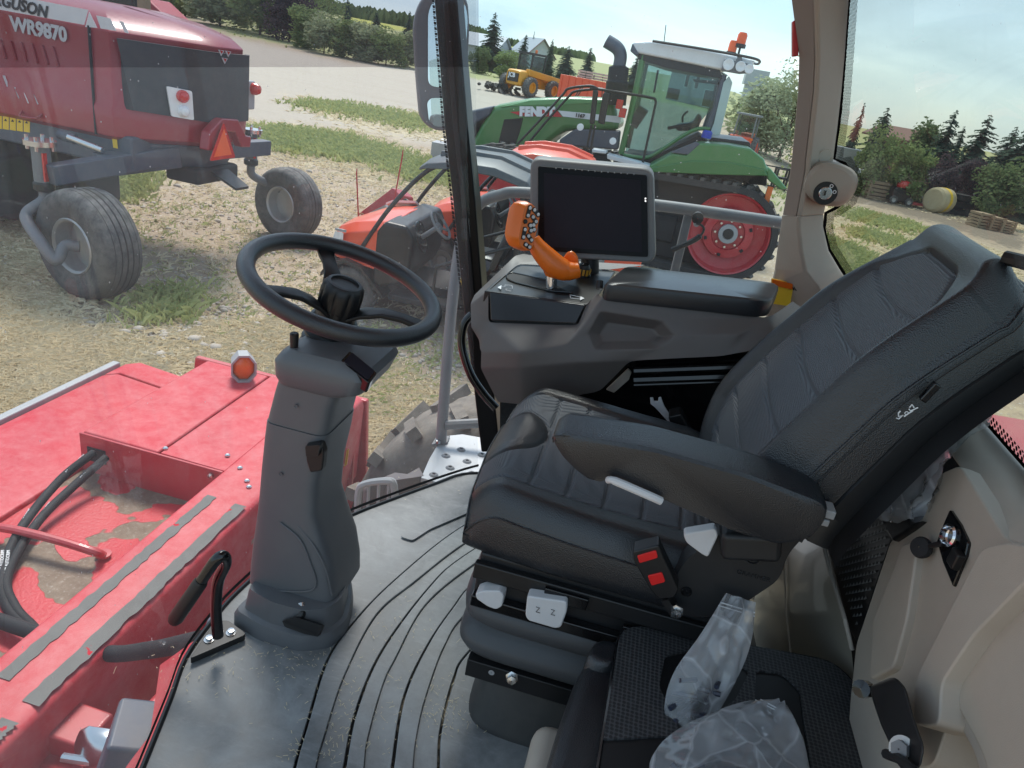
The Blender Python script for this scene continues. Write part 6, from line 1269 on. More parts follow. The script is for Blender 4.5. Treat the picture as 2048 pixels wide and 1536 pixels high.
# ================================================================ SIDE CONSOLE
con = thing('side_console', 'taupe side console with black control tray and padded armrest lid', 'console', (0, 1.75, 2.2))
Yv = lambda u, v, y: P(u, v, y=y)
cp = {'a': Yv(1030, 511, 1.98), 'a2': Yv(1045, 507, 1.99), 'b': Yv(948, 590, 1.80), 'c': Yv(940, 609, 1.76), 'd': Yv(941, 654, 1.72), 'e': Yv(959, 680, 1.70), 'f': Yv(960, 703, 1.67), 'g': Yv(959, 737, 1.66), 'h': Yv(995, 806, 1.69),
      'i1': Yv(1037, 528, 1.95), 'i2': Yv(978, 580, 1.73), 'i3': Yv(978, 643, 1.70), 'i4': Yv(1155, 651, 1.655), 'i5': Yv(1174, 607, 1.67), 'i6': Yv(1194, 586, 1.70), 'i7': Yv(1222, 540, 1.95), 'i8': Yv(1120, 520, 1.99), 'i9': Yv(1300, 530, 2.0),
      'k1': Yv(1157, 657, 1.64), 'k2': Yv(1129, 691, 1.61), 'k3': Yv(1041, 705, 1.60), 'l3': Yv(1041, 737, 1.60), 'l2': Yv(1160, 726, 1.60), 'm1': Yv(1050, 812, 1.67), 'm2': Yv(1200, 785, 1.67),
      'q1': Yv(1200, 622, 1.634), 'q2': Yv(1325, 642, 1.630), 'q3': Yv(1350, 672, 1.618), 'q4': Yv(1315, 698, 1.612), 'q5': Yv(1190, 700, 1.610), 'q6': Yv(1176, 668, 1.625), 'w1': Yv(1216, 645, 1.658), 'w2': Yv(1306, 658, 1.652), 'w3': Yv(1320, 673, 1.642), 'w4': Yv(1298, 682, 1.634), 'w5': Yv(1206, 683, 1.634), 'w6': Yv(1200, 668, 1.645), 'r1': Yv(1206, 592, 1.645), 'r2': Yv(1535, 634, 1.645), 'r3': Yv(1585, 600, 1.78), 'r4': Yv(1570, 690, 1.60), 'r5': Yv(1262, 722, 1.61), 'r6': Yv(1440, 714, 1.60), 'r7': Yv(1700, 690, 1.62), 'r8': Yv(1640, 640, 1.75), 'u1': Yv(1300, 668, 1.612), 'u2': Yv(1480, 668, 1.612)}
net('console_body', cp, [('a', 'b', 'i2', 'i1'), ('b', 'c', 'i2'), ('c', 'd', 'i3', 'i2'), ('d', 'e', 'f', 'i3'), ('f', 'k3', 'i3'), ('i3', 'k3', 'k2', 'k1', 'i4'), ('f', 'g', 'l3', 'k3'), ('k3', 'l3', 'l2', 'k2'), ('g', 'h', 'm1', 'l3'), ('l3', 'm1', 'm2', 'l2'),
                         ('r1', 'i6', 'i5', 'i4', 'k1'), ('r1', 'k1', 'k2', 'q6', 'q1'), ('k2', 'l2', 'q5', 'q6'), ('l2', 'r5', 'q4', 'q5'), ('r1', 'q1', 'q2', 'r2'), ('q2', 'q3', 'u2', 'r2'), ('q3', 'q4', 'r5', 'r6', 'u2'), ('q1', 'q2', 'w2', 'w1'), ('q2', 'q3', 'w3', 'w2'), ('q3', 'q4', 'w4', 'w3'), ('q4', 'q5', 'w5', 'w4'), ('q5', 'q6', 'w6', 'w5'), ('q6', 'q1', 'w1', 'w6'), ('w1', 'w2', 'w3', 'w4', 'w5', 'w6'), ('l2', 'm2', 'r5'), ('u2', 'r6', 'r4', 'r2'), ('r2', 'r4', 'r7', 'r8', 'r3'), ('a', 'i1', 'i8', 'a2'), ('i8', 'i1', 'i7', 'i9')], K['console'], .014, 9, con)
MB().prism([cp['i1'] + Vector((-.012, .012, -.005)), cp['i2'] + Vector((-.012, 0, -.005)), cp['i5'] + Vector((0, 0, -.003)), cp['i6'] + Vector((0.005, 0, -.003)), cp['i7'] + Vector((.012, .012, -.003))], (0, 0, -.03)).build('control_tray', K['black'], con, .003)
MB().prism([cp['i2'] + Vector((.002, -.003, -.004)), cp['i3'] + Vector((.004, -.003, .004)), cp['i4'] + Vector((-.004, -.003, .004)), cp['i5'] + Vector((-.003, -.003, -.004))], (0, .02, 0)).build('tray_front', K['lidgrey'], con, .004)
MB().prism([cp['i2'] + Vector((-.005, .012, -.01)), cp['i3'] + Vector((-.005, .012, -.01)), cp['i4'] + Vector((.012, .012, -.01)), cp['i5'] + Vector((.02, .012, -.004))], (0, .02, 0)).build('tray_backing', K['black'], con)
tz = (cp['i2'] + cp['i5']) / 2
tn = (cp['i5'] - cp['i2']).cross(cp['i1'] - cp['i2']).normalized(); tn = tn if tn.z > 0 else -tn
t0 = cp['i2'] + tn * .0
def ont(u, v, k=.0): return PP(u, v, t0 + tn * (k - .002), tn)
so_ = [ont(1012, 551), ont(1024, 546), ont(1090, 560), ont(1150, 573), ont(1163, 580), ont(1157, 587), ont(1100, 583), ont(1030, 566), ont(1014, 559)]
MB().prism(rpoly([p + tn * .001 for p in so_], .006), -tn * .002).build('lever_slot', K['black_matte'], con); MB().tube(resample(rpoly([p + tn * .002 for p in so_], .006) + [rpoly([p + tn * .002 for p in so_], .006)[0]], 50), .0018, 6).build('slot_rim', K['black_gloss'], con)
for pts in ([(995, 575), (1003, 571), (1002, 579)], [(1169, 597), (1161, 593), (1160, 601)]): MB().prism([ont(u, v, .003) for u, v in pts], tn * .0008).build('arrow_mark', K['decal_w'], con)
for pts in ([(1003, 573), (1010, 573), (1010, 570), (1024, 571), (1025, 577), (1012, 577), (1012, 580), (1022, 582)], [(1140, 589), (1141, 596), (1160, 598), (1160, 594), (1142, 590)]): MB().tube([ont(u, v, .003) for u, v in pts], .0007, 5).build('arrow_mark', K['decal_w'], con)
kq = ont(1166, 552, 0); MB().lathe([(.021, 0), (.020, .014), (.019, .026), (.016, .032), (.001, .033)], kq, tn, 20).build('throttle_knob', K['black'], con)
for k in range(7): an = k * .5 - 2.4; d = Vector((math.cos(an), math.sin(an), 0)); MB().box(kq + d * .0205 + tn * .014, (.001, .0065, .016), Matrix.Rotation(an, 3, 'Z')).build('knob_label', K['gold'], con)
MB().box(kq + tn * .0335, (.002, .012, .001)).build('knob_mark', K['decal_w'], con)
# padded lid
A_, B_, C_, D_ = Yv(1206, 566, 1.635), Yv(1546, 602, 1.635), Yv(1562, 566, 1.88), Yv(1250, 530, 1.88)
lid0 = rpoly([A_, B_, C_, D_], [.03, .05, .04, .03], 6); lc = (A_ + B_ + C_ + D_) / 4; dn = Vector((0, 0, -1))
def lr(k, dz): return [lc + (p - lc) * k + Vector((0, 0, dz)) for p in lid0]
MB().loft([lr(.99, -.042), lr(1.0, -.036), lr(1.0, -.012), lr(.985, -.004), lr(.95, 0), lr(.6, .004), lr(.1, .006)]).build('armrest_lid', K['lidgrey'], con)
MB().tube([Yv(1200, 562, 1.70), Yv(1199, 578, 1.69)], .008, 8).build('lid_hinge', K['black'], con)
# black recess under the console
MB().prism([Yv(u, v, 1.74) for u, v in ((1000, 800), (1200, 770), (1262, 715), (1640, 690), (1640, 1000), (1000, 1000))], (0, .02, 0)).build('under_panel', K['black_gloss'], con)
for (v0, r_) in ((742, .010), (760, .012), (770, .005)): MB().tube([Yv(1268, v0, 1.70), Yv(1600, v0 - 12, 1.70)], r_, 8).build('slide_rail', K['black_gloss'], con)
MB().prism([Yv(u, v, 1.72) for u, v in ((1212, 780), (1256, 738), (1263, 745), (1258, 760), (1228, 786))], (0, .01, 0)).build('beige_flap', K['beige'], con, .002)
MB().prism([Yv(u, v, 1.66) for u, v in ((1300, 796), (1306, 796), (1308, 803), (1316, 803), (1317, 796), (1322, 795), (1328, 812), (1345, 838), (1338, 846), (1310, 815), (1301, 808))], (0, .006, 0)).build('steel_bracket', K['white'], con, .001)
MB().prism([Yv(u, v, 1.60) for u, v in ((1336, 834), (1362, 828), (1390, 880), (1372, 900), (1345, 860))], (0, .05, 0)).build('recliner_mount', K['black'], con, .004)
# monitor
mo = thing('display_monitor', 'grey framed touch screen monitor with dark smudged screen', 'monitor', (-.13, 1.92, 2.5)); yM = 1.90
def mpx(pts, dy=0): return [PP(u, v, Vector((-.13, yM + dy, 2.65)), Vector((.0, -1, .18))) for u, v in pts]
MB().prism(rpoly(mpx([(1060, 316), (1306, 338), (1311, 528), (1058, 514)]), .028), (0, .04, .007)).build('frame', mat('monitor_grey', (.19, .195, .20), .5, bump=.1, bs=900), mo, .008, 3)
MB().prism(rpoly(mpx([(1076, 332), (1294, 350), (1296, 514), (1076, 501)], -.010), .006), (0, .004, 0)).build('glass', K['bezel'], mo, .001)
MB().prism(mpx([(1088, 346), (1281, 361), (1284, 505), (1089, 493)], -.0115), (0, .001, 0)).build('screen_area', K['screen'], mo)
for k in range(13):
    q = mpx([(1112 + k * 13, 336.5 + k * 1.0)], -.012)[0]; MB().lathe([(.0016, 0), (.0016, .001), (.001, .001)], q, (0, -1, 0), 6).build('vent_dot', K['decal_s'], mo)
for v in (397, 402): MB().lathe([(.0018, 0), (.0018, .0015), (.001, .0015)], mpx([(1291, v)], -.012)[0], (0, -1, 0), 8).build('status_light', mat('status_light', (.9, .9, .9), .4, emit=1.5), mo)
MB().tube([mpx([(1180, 470)], .05)[0], mpx([(1180, 560)], .06)[0]], .025, 12).build('mount_arm', K['black'], mo)
# joystick
js = thing('control_lever', 'orange multifunction control lever with white buttons and chrome stem', 'lever', ont(1102, 578)); yj = 1.76
jb = ont(1102, 578, .0)
MB().cyl(jb - tn * .01, Yv(1103, 545, jb.y), .0145, 20).build('stem', K['chrome'], js); MB().lathe([(.019, 0), (.019, .006), (.016, .008)], Yv(1103, 548, jb.y), (0, 0, 1), 20).build('stem_collar', K['steel'], js)
yj = jb.y
gp = [Yv(1066, 478, yj - .02), Yv(1078, 498, yj - .02), Yv(1096, 518, yj - .015), Yv(1112, 532, yj - .01), Yv(1130, 541, yj - .005), Yv(1146, 542, yj), Yv(1157, 540, yj + .005)]
MB().tube(spline(gp, 6), [.017 + .012 * math.sin(min(1, k / 26) * 2.4) * (1 if k < 26 else 1) * (1 - .75 * max(0, (k - 24) / 12)) for k in range(37)], 20).build('grip', K['orange'], js)
MB().prism(rpoly([Yv(u, v, yj + .035) for u, v in ((1120, 524), (1135, 502), (1146, 500), (1157, 512), (1160, 535), (1150, 545))], .01), (0, -.008, -.004)).build('palm_wing', K['orange'], js, .003)
MB().loft([ring_se(Yv(1108, 545, yj), (1, 0, 0), (0, 1, 0), .028, .026, 20, 2), ring_se(Yv(1104, 552, yj), (1, 0, 0), (0, 1, 0), .018, .018, 20, 2)]).build('grip_base', K['orange'], js)
fp0, fn_ = Yv(1056, 450, yj - .045), Vector((.72, -.66, .22)).normalized()
face = rpoly([PP(u, v, fp0, fn_) for u, v in ((1048, 412), (1062, 406), (1072, 416), (1079, 432), (1073, 462), (1066, 490), (1061, 501), (1054, 502), (1040, 494), (1036, 477), (1040, 450))], .006)
fc_ = sum(face, Vector()) / len(face); vx = Vector((-.040, .012, -.003))
MB().loft([[fc_ + (p - fc_) * .97 + fn_ * .002 for p in face], [fc_ + (p - fc_) * 1.0 for p in face], [fc_ + (p - fc_) * 1.06 + vx * .35 for p in face], [fc_ + (p - fc_) * 1.03 + vx * .75 for p in face], [fc_ + (p - fc_) * .85 + vx for p in face]]).build('head', K['orange'], js)
def disc(u, v, r_, h, m_, n_): MB().lathe([(r_, 0), (r_, h * .8), (r_ * .8, h), (.0005, h)], PP(u, v, fp0 + fn_ * .002, fn_), fn_, 10).build(n_, m_, js)
def pillb(u0, v0, u1, v1, r_=.0042):
    a = PP(u0, v0, fp0 + fn_ * .002, fn_); b = PP(u1, v1, fp0 + fn_ * .002, fn_); d = (b - a).normalized(); s_ = fn_.cross(d)
    MB().prism(rpoly([a - d * r_ * 1.5 - s_ * r_ * 1.3, b + d * r_ * 1.5 - s_ * r_ * 1.3, b + d * r_ * 1.5 + s_ * r_ * 1.3, a - d * r_ * 1.5 + s_ * r_ * 1.3], .004), fn_ * .002).build('button_base', K['black'], js)
    for p in (a, b): MB().lathe([(r_, .001), (r_, .004), (r_ * .7, .0055), (.0003, .0055)], p, fn_, 10).build('button', K['btn_white'], js)
pillb(1059, 416, 1055, 431); pillb(1068, 420, 1075, 429); pillb(1065, 434, 1071, 443); disc(1050, 443, .0055, .004, K['black'], 'button')
pillb(1060, 451, 1067, 459, .0045); pillb(1066, 450, 1061, 461, .0045); pillb(1049, 459, 1046, 474); pillb(1056, 472, 1062, 480); pillb(1051, 489, 1058, 494)
# ================================================================ DRIVER SEAT
st = thing('driver_seat', 'black leather and grey fabric suspension driver seat with armrest', 'seat', (.1, 1.3, FL))
def groove(d, w_=.0035, dep=.004): return -dep * math.exp(-(d / w_) ** 2)
def split_grid(fn, zone, nu, nv, names_mats, parent):
    """one curved surface cut along its seams into several parts"""
    V_ = [[fn(i / nu * 2 - 1, j / nv * 2 - 1) for i in range(nu + 1)] for j in range(nv + 1)]
    bld = {k: (MB(), {}) for k in names_mats}; nm_of = lambda k: k.split('|')[0]
    for j in range(nv):
        for i in range(nu):
            k = zone((i + .5) / nu * 2 - 1, (j + .5) / nv * 2 - 1); mb, ix = bld[k]; f = []
            for (jj, ii) in ((j, i), (j, i + 1), (j + 1, i + 1), (j + 1, i)):
                if (jj, ii) not in ix: ix[(jj, ii)] = len(mb.v); mb.v.append(Vector(V_[jj][ii]))
                f.append(ix[(jj, ii)])
            mb.f.append(tuple(f))
    return {k: mb.build(nm_of(k), names_mats[k], parent, ang=180) for k, (mb, ix) in bld.items() if mb.f}, V_
# cushion: s = front(-1)..rear(+1), t = near(-1)..far(+1)
SX0, SX1, SY0, SY1, SZ = -.205, .315, 1.035, 1.585, 2.30
def cu_plan(s, t):
    k = .16
    x = s * math.sqrt(1 - k * t * t) if s < 0 else s; y = t * math.sqrt(1 - k * .8 * s * s) if s < 0 else t
    return (SX0 + SX1) / 2 + x * (SX1 - SX0) / 2, (SY0 + SY1) / 2 + y * (SY1 - SY0) / 2
def cu(s, t):
    x, y = cu_plan(s, t)
    z = SZ - .012 * (s + .2) + .016 * sstep(.5, .8, abs(t)) - .045 * max(0, (abs(t) - .84) / .16) ** 2.2 - .055 * max(0, (-s - .72) / .28) ** 2.2 - .02 * max(0, (s - .6) / .4)
    z -= .012 * (1 - t * t) * (1 - abs(s))
    b_ = .72 - .04 * s
    z += groove((abs(t) - b_) * .27, .005, .006)
    if abs(t) < b_:
        for sl_ in (-.62, -.34, -.06, .22, .50, .78): z += groove((s - sl_ - .05 * (1 - t * t)) * .26, .004, .005)
    # glossy nose pad at the front centre
    e_ = math.hypot((s + 1.0) / .42, (t - .12) / .40); 
    if s < 0: z += .006 * sstep(1.0, .7, e_) + groove((e_ - 1) * .1, .004, .006)
    return (x, y, z)
def cu_zone(s, t):
    e_ = math.hypot((s + 1.0) / .42, (t - .12) / .40)
    return 'nose_pad' if e_ < 1 else 'seat_insert' if abs(t) < .72 - .04 * s else 'seat_bolster|near' if t < 0 else 'seat_bolster|far'
parts, Vc = split_grid(cu, cu_zone, 180, 140, {'seat_bolster|near': K['leather'], 'seat_bolster|far': K['leather'], 'seat_insert': K['fabric'], 'nose_pad': K['leather']}, st)
# skirt of the cushion
loop_ = [Vc[0][i] for i in range(181)] + [Vc[j][180] for j in range(1, 141)] + [Vc[140][i] for i in range(179, -1, -1)] + [Vc[j][0] for j in range(139, 0, -1)]
cc = Vector(((SX0 + SX1) / 2, (SY0 + SY1) / 2, 0))
def skr(k, dz, zabs=None): return [Vector((cc.x + (p[0] - cc.x) * k, cc.y + (p[1] - cc.y) * k, (p[2] + dz) if zabs is None else zabs)) for p in loop_]
MB().loft([skr(1, 0), skr(1.006, -.004), skr(1.012, -.012), skr(1.016, -.03), skr(1.02, 0, 2.215), skr(1.012, 0, 2.195), skr(.98, 0, 2.185)], False).build('seat_skirt', K['leather'], st, ang=60)
MB().tube(skr(1.012, -.006)[::3], .0022, 6, closed=True).build('piping', K['leather'], st)
# backrest: s = near(-1)..far(+1) across, t = bottom(-1)..top(+1)
prof_b = [(.262, 2.28), (.256, 2.36), (.268, 2.44), (.302, 2.52), (.350, 2.61), (.405, 2.71), (.458, 2.795), (.507, 2.862), (.537, 2.882)]
pb = spline([Vector((x, 0, z)) for x, z in prof_b], 12); pb = resample(pb, 200)
YB = 1.283
def bw(t):
    return interp(t, [(-1, .225), (-.6, .262), (-.2, .262), (.3, .248), (.7, .226), (.8, .220), (1, .212)])
def bn(k):
    a = pb[max(k - 1, 0)]; b = pb[min(k + 1, 200)]; d = (b - a).normalized(); return Vector((-d.z, 0, d.x)), d
def bk(s, t):
    ra_, rb_ = max(0, (abs(s) - .55) / .45), max(0, (t - .74) / .26); rr_ = math.hypot(ra_, rb_)
    if ra_ > 0 and rb_ > 0 and max(ra_, rb_) > 0:
        m_ = max(ra_, rb_) / rr_                      # square corner -> round corner
        s = math.copysign(.55 + .45 * ra_ * m_, s); t = .74 + .26 * rb_ * m_
    kf = (t + 1) / 2 * 200; k = min(199, int(kf + 1e-6)); c = pb[k].lerp(pb[k + 1], kf - k); n, d = bn(k); w_ = bw(t)
    bol = .030 * sstep(.70, .92, abs(s)) * (1 - sstep(.15, .85, t)) + .006
    rq = math.hypot(max(0, (abs(s) - .55) / .45), max(0, (t - .74) / .26)) if t > .74 else 0
    off = bol - max(.06 * max(0, (abs(s) - .88) / .12) ** 2.0, .06 * max(0, (t - .84) / .16) ** 2, .065 * max(0, (rq - .66) / .34) ** 2) - .01 * (1 - s * s)
    ib = .80 + .01 * t
    tt_ = .76 - .09 * max(0, abs(s) - .35) ** 2 / .09
    if t < tt_: off += groove((abs(s) - ib) * .25, .005, .007)
    off += groove(((t - tt_) * .33 if abs(s) < ib else 9), .005, .007)
    if abs(s) < ib and t < tt_:
        for tl in (-.78, -.52, -.26, 0, .26, .53): off += groove((t - tl + .06 * (1 - (s / ib) ** 2)) * .33, .0045, .006)
    # round headroll
    off += .014 * sstep(.74, .86, t) * (1 - .5 * s * s)
    return tuple(c + n * off + Vector((s * w_ * .11 * (t + 1) / 2, YB + s * w_, 0)))
def bk_zone(s, t): return 'back_insert' if (abs(s) < .80 + .01 * t and t < .76 - .09 * max(0, abs(s) - .35) ** 2 / .09) else 'back_cover'
parts, Vb = split_grid(bk, bk_zone, 120, 200, {'back_cover': K['leather'], 'back_insert': K['fabric']}, st)
lb_ = [Vb[j][0] for j in range(201)] + [Vb[200][i] for i in range(1, 121)] + [Vb[j][120] for j in range(199, -1, -1)]
def lbn(i):
    k = i if i <= 200 else 200 if i <= 320 else 520 - i
    return bn(max(0, min(200, k)))
def rim_ring(dk, grow):
    out_ = []
    for i, p in enumerate(lb_):
        n, d = lbn(i); t = (i if i <= 200 else 200 if i <= 320 else 520 - i) / 200
        th_ = dk * (1.35 - .6 * t); g = Vector((0, math.copysign(grow, p[1] - YB) if (i <= 200 or i > 320) else 0, 0)) + (d * grow if 200 < i <= 320 else Vector())
        out_.append(Vector(p) - n * th_ + g)
    for _ in range(14 if dk > .02 else 3 if dk > 0 else 0): out_ = [out_[0]] + [(out_[i - 1] + out_[i] * 2 + out_[i + 1]) / 4 for i in range(1, len(out_) - 1)] + [out_[-1]]
    return out_
MB().loft([q_[40:481] for q_ in (rim_ring(0, 0), rim_ring(.010, .005), rim_ring(.03, .007), rim_ring(.062, .007))], False, False).build('back_side', K['leather'], st, ang=60)
MB().loft([q_[44:477] for q_ in (rim_ring(.063, .004), rim_ring(.066, .009), rim_ring(.088, .007), rim_ring(.096, -.004), rim_ring(.098, -.05))], False, False).build('back_shell', K['shell'], st, ang=60)
MB().tube(rim_ring(.012, .0075)[40:481:4], .002, 6).build('piping', K['leather'], st)
def stitch(dk, gr, i0, i1):
    r_ = rim_ring(dk, gr); return r_[i0:i1]
MB().tube(stitch(.024, .0105, 44, 190)[::4], .0008, 5).build('stitching', K['black'], st)
MB().face([Vector(Vb[j][0]) - lbn(j)[0] * .088 + Vector((0, .05, 0)) for j in (44, 100, 200)] + [Vector(Vb[j][120]) - lbn(j)[0] * .088 + Vector((0, -.05, 0)) for j in (200, 100, 44)]).build('back_panel', K['shell'], st)
# heater switch and marks on the near shell edge
def onb(u, v, dk=0): return PP(u, v, Vector((.4, YB - .262, 2.6)), Vector((0, -1, .0)))
sh_y = YB - .276
MB().prism([P(u, v, y=sh_y) for u, v in ((1840, 800), (1872, 766), (1884, 774), (1852, 808))], (0, .012, 0)).build('heater_switch', K['black_gloss'], st, .002)
for pts in ([(1793, 836), (1797, 838), (1806, 830), (1797, 833), (1797, 826), (1801, 822)], [(1808, 833), (1826, 821)], [(1818, 818), (1821, 822), (1836, 815)], [(1819, 815), (1824, 809), (1828, 815)]):
    MB().tube([P(u, v, y=sh_y - .004) for u, v in pts], .0010, 5).build('heater_mark', K['decal_w'], st)
MB().lathe([(.0028, 0), (.0028, .0006), (.0018, .0006)], P(1813, 826, y=sh_y - .004), (0, -1, 0), 10).build('heater_mark', K['decal_w'], st)
MB().tube([P(2008, 515, y=1.12), P(2030, 520, y=1.11), P(2060, 528, y=1.10)], .010, 8).build('headrest_clip', K['black'], st)
# armrest
yA_ = .945
ap = [P(u, v, y=yA_) for u, v in ((1102, 878), (1122, 864), (1300, 893), (1500, 948), (1640, 1003), (1656, 1018), (1652, 1045), (1625, 1078), (1560, 1090), (1470, 1064), (1420, 1040), (1335, 1003), (1230, 955), (1205, 950), (1180, 962), (1150, 940), (1120, 910))]
ap = rpoly(ap, .012, 4)
ac = sum(ap, Vector()) / len(ap)
def ar(k, dy): return [ac + (p - ac) * k + Vector((0, dy, 0)) for p in ap]
MB().loft([ar(.9, -.004), ar(.985, .0), ar(1.0, .006), ar(1.01, .014), ar(1.01, .062), ar(.99, .074), ar(.92, .08)]).build('armrest', K['leather'], st)
tope = [P(u, v, y=yA_ - .001) for u, v in ((1106, 884), (1124, 872), (1300, 902), (1500, 957), (1640, 1012))]
MB().tube(spline(tope, 8), .0014, 6).build('piping', K['leather'], st)
MB().tube(spline([P(1216, 960, y=yA_ - .012), P(1230, 962, y=yA_ - .018), P(1300, 992, y=yA_ - .018), P(1322, 1002, y=yA_ - .014)], 6), [.0055] * 6 + [.0065] * 13, 10).build('armrest_lever', K['white'], st)
MB().bar(P(1440, 1075, y=1.0), P(1560, 1080, y=1.0), .05, .06, (0, 1, 0)).build('armrest_bracket', K['shell'], st, .01)
for (u, v, s_) in ((1656, 1020, 1), (1646, 1036, .8)): MB().box(P(u, v, y=.99), (.016 * s_, .03, .014 * s_)).build('armrest_pin', K['lgrey'], st, .002)
# seat side cover, recliner lever, buckle
MB().prism(rpoly([P(u, v, y=1.015) for u, v in ((1450, 1060), (1640, 1040), (1575, 1110), (1560, 1160), (1500, 1200), (1450, 1235), (1370, 1235), (1330, 1190), (1370, 1120))], .02), (0, .04, 0)).build('side_cover', K['shell'], st, .008)
for (u, v, r_) in ((1506, 1114, .013), (1373, 1182, .009)): MB().lathe([(r_, 0), (r_, .003), (r_ * .85, .003), (r_ * .85, .0005), (.001, .0005)], P(u, v, y=1.015), (0, -1, 0), 20).build('cover_plug', K['black_gloss'], st)
text('GRAMMER', .011, P(1472, 1146, y=1.0142), (1, 0, 0), (0, 0, 1), K['black_gloss'], st, depth=.001, spacing=1.1)
MB().prism(rpoly([P(u, v, y=.985) for u, v in ((1366, 1068), (1432, 1057), (1437, 1072), (1416, 1116), (1404, 1110), (1372, 1086))], .006), (0, .02, 0)).build('recliner_lever', K['white'], st, .004)
bu = MB(); bq = [P(u, v, y=.985) for u, v in ((1265, 1103), (1318, 1090), (1326, 1112), (1358, 1180), (1350, 1196), (1318, 1200), (1300, 1180), (1268, 1125))]
bu.prism(rpoly(bq, .005), (0, .03, 0)); bk_o = bu.build('belt_buckle', K['black'], st, .004)
for pts in ([(1274, 1112), (1312, 1101), (1316, 1116), (1279, 1127)], [(1295, 1152), (1324, 1145), (1331, 1164), (1303, 1172)]): MB().prism(rpoly([P(u, v, y=.983) for u, v in pts], .003), (0, .004, 0)).build('buckle_button', K['btn_red'], bk_o, .001)
MB().bar(P(1330, 1190, y=1.0), P(1350, 1222, y=1.0), .012, .03, (0, 1, 0)).build('buckle_stalk', K['black'], st); MB().lathe([(.013, 0), (.013, .004), (.009, .005), (.009, .012), (.001, .013)], P(1352, 1220, y=.99), (0, -1, 0), 6).build('bolt', K['steel'], st)
# mechanism
mb = MB(); mb.bb(-.150, .33, 1.05, 1.55, 2.085, 2.185); mb.build('seat_frame', K['shell'], st, .006)
MB().bb(-.155, .33, 1.035, 1.05, 2.135, 2.17).build('slide_rail', K['black'], st, .003)
MB().bb(-.150, .33, 1.030, 1.05, 2.075, 2.10).build('slide_rail', K['black_gloss'], st, .003)
for (x0, x1, z0, z1) in ((-.02, .06, 2.14, 2.165), (.13, .17, 2.11, 2.13)): MB().bb(x0, x1, 1.026, 1.036, z0, z1).build('clip', K['black_gloss'], st, .002)
def blr(x0, x1, y0, y1, z): return ring_se(((x0 + x1) / 2, (y0 + y1) / 2, z), (1, 0, 0), (0, 1, 0), (x1 - x0) / 2, (y1 - y0) / 2, 60, 9)
rg = []
for z, g in ((2.085, .010), (2.078, .024), (2.060, .034), (2.040, .032), (2.022, .016), (2.014, .006), (2.006, .012), (1.992, .030), (1.972, .034), (1.955, .026), (1.942, .008), (1.936, -.01)): rg.append(blr(-.138 - g, .33 + g, 1.06 - g, 1.54 + g, z))
MB().loft(rg).build('bellows', mat('bellows_rubber', (.060, .064, .07), .5, bump=.15, bs=300), st, ang=70)
MB().bb(-.135, .33, 1.035, 1.06, 1.898, 1.940).build('mount_plate', K['black'], st, .002)
for (u, v, r_) in ((983, 1345, .006),): MB().lathe([(r_, 0), (r_, .001), (.001, .001)], P(u, v, y=1.034), (0, -1, 0), 14).build('plate_hole', K['lgrey'], st)
MB().lathe([(.013, 0), (.013, .003), (.009, .004), (.009, .014), (.001, .015)], P(1024, 1354, y=1.034), (.1, -1, .3), 6).build('bolt', K['steel'], st)
def pln(z, k): return ring_se((.12, 1.30, z), (1, 0, 0), (0, 1, 0), .235 * k, .245 * k, 48, 7)
MB().loft([pln(FL, 1.06), pln(FL + .015, 1.05), pln(FL + .03, 1.01), pln(FL + .14, .98), pln(FL + .15, .95)]).build('plinth', mat('plinth_black', (.03, .031, .032), .5, dust=.35, dcol=(.2, .18, .15)), st, ang=60)
# white levers at the seat front
lv = MB(); lv.prism(rpoly([P(u, v, y=1.02) for u, v in ((950, 1188), (965, 1182), (1000, 1182), (1008, 1192), (1004, 1214), (992, 1220), (975, 1214), (952, 1198))], .005), (0, .03, 0)); lv.build('weight_lever', K['white'], st, .003)
MB().prism(rpoly([P(u, v, y=1.012) for u, v in ((1054, 1192), (1134, 1204), (1134, 1222), (1122, 1256), (1110, 1258), (1056, 1242), (1050, 1232))], .006), (0, .025, 0)).build('height_lever', K['white'], st, .004)
for k in range(2):
    MB().tube([P(1072 + k * 30, 1214 + k * 5, y=1.0105), P(1079 + k * 30, 1216 + k * 5, y=1.0105), P(1072 + k * 30, 1224 + k * 5, y=1.0105), P(1080 + k * 30, 1226 + k * 5, y=1.0105)], .0006, 5).build('lever_mark', K['black'], st)

# ================================================================ FOLDED INSTRUCTOR SEAT
isx = thing('instructor_seat', 'folded black instructor seat whose back forms a textured tray', 'seat', (.3, .75, FL)); ZT = 2.13
def hexmat():
    m, t, N, L, o = nodes('hex_plastic'); b = N('ShaderNodeBsdfPrincipled'); L(b.outputs[0], o.inputs[0]); co = N('ShaderNodeTexCoord').outputs['Object']
    mp_ = N('ShaderNodeMapping'); mp_.inputs['Scale'].default_value = (140, 140, 0); L(co, mp_.inputs['Vector'])
    v = nset(N('ShaderNodeTexVoronoi'), Scale=1, Randomness=.15); L(mp_.outputs[0], v.inputs['Vector']); d = ramp_(N, L, v.outputs['Distance'], .35, .5)
    f = noise_(N, L, co, 9, 6, .7); c = mix_(N, L, f, (.045, .047, .05), (.10, .102, .106)); c = mix_(N, L, d, dark((.022, .022, .024), 1), c)
    c = mix_(N, L, math_(N, L, 'MULTIPLY', ramp_(N, L, noise_(N, L, co, 30, 6, .8), .55, .8), .3), c, (.16, .15, .14)); L(c, b.inputs['Base Color']); nset(b, Roughness=.5)
    bp = nset(N('ShaderNodeBump'), Strength=.5, Distance=.001); L(v.outputs['Distance'], bp.inputs['Height']); L(bp.outputs[0], b.inputs['Normal']); return m
K['hex'] = hexmat()
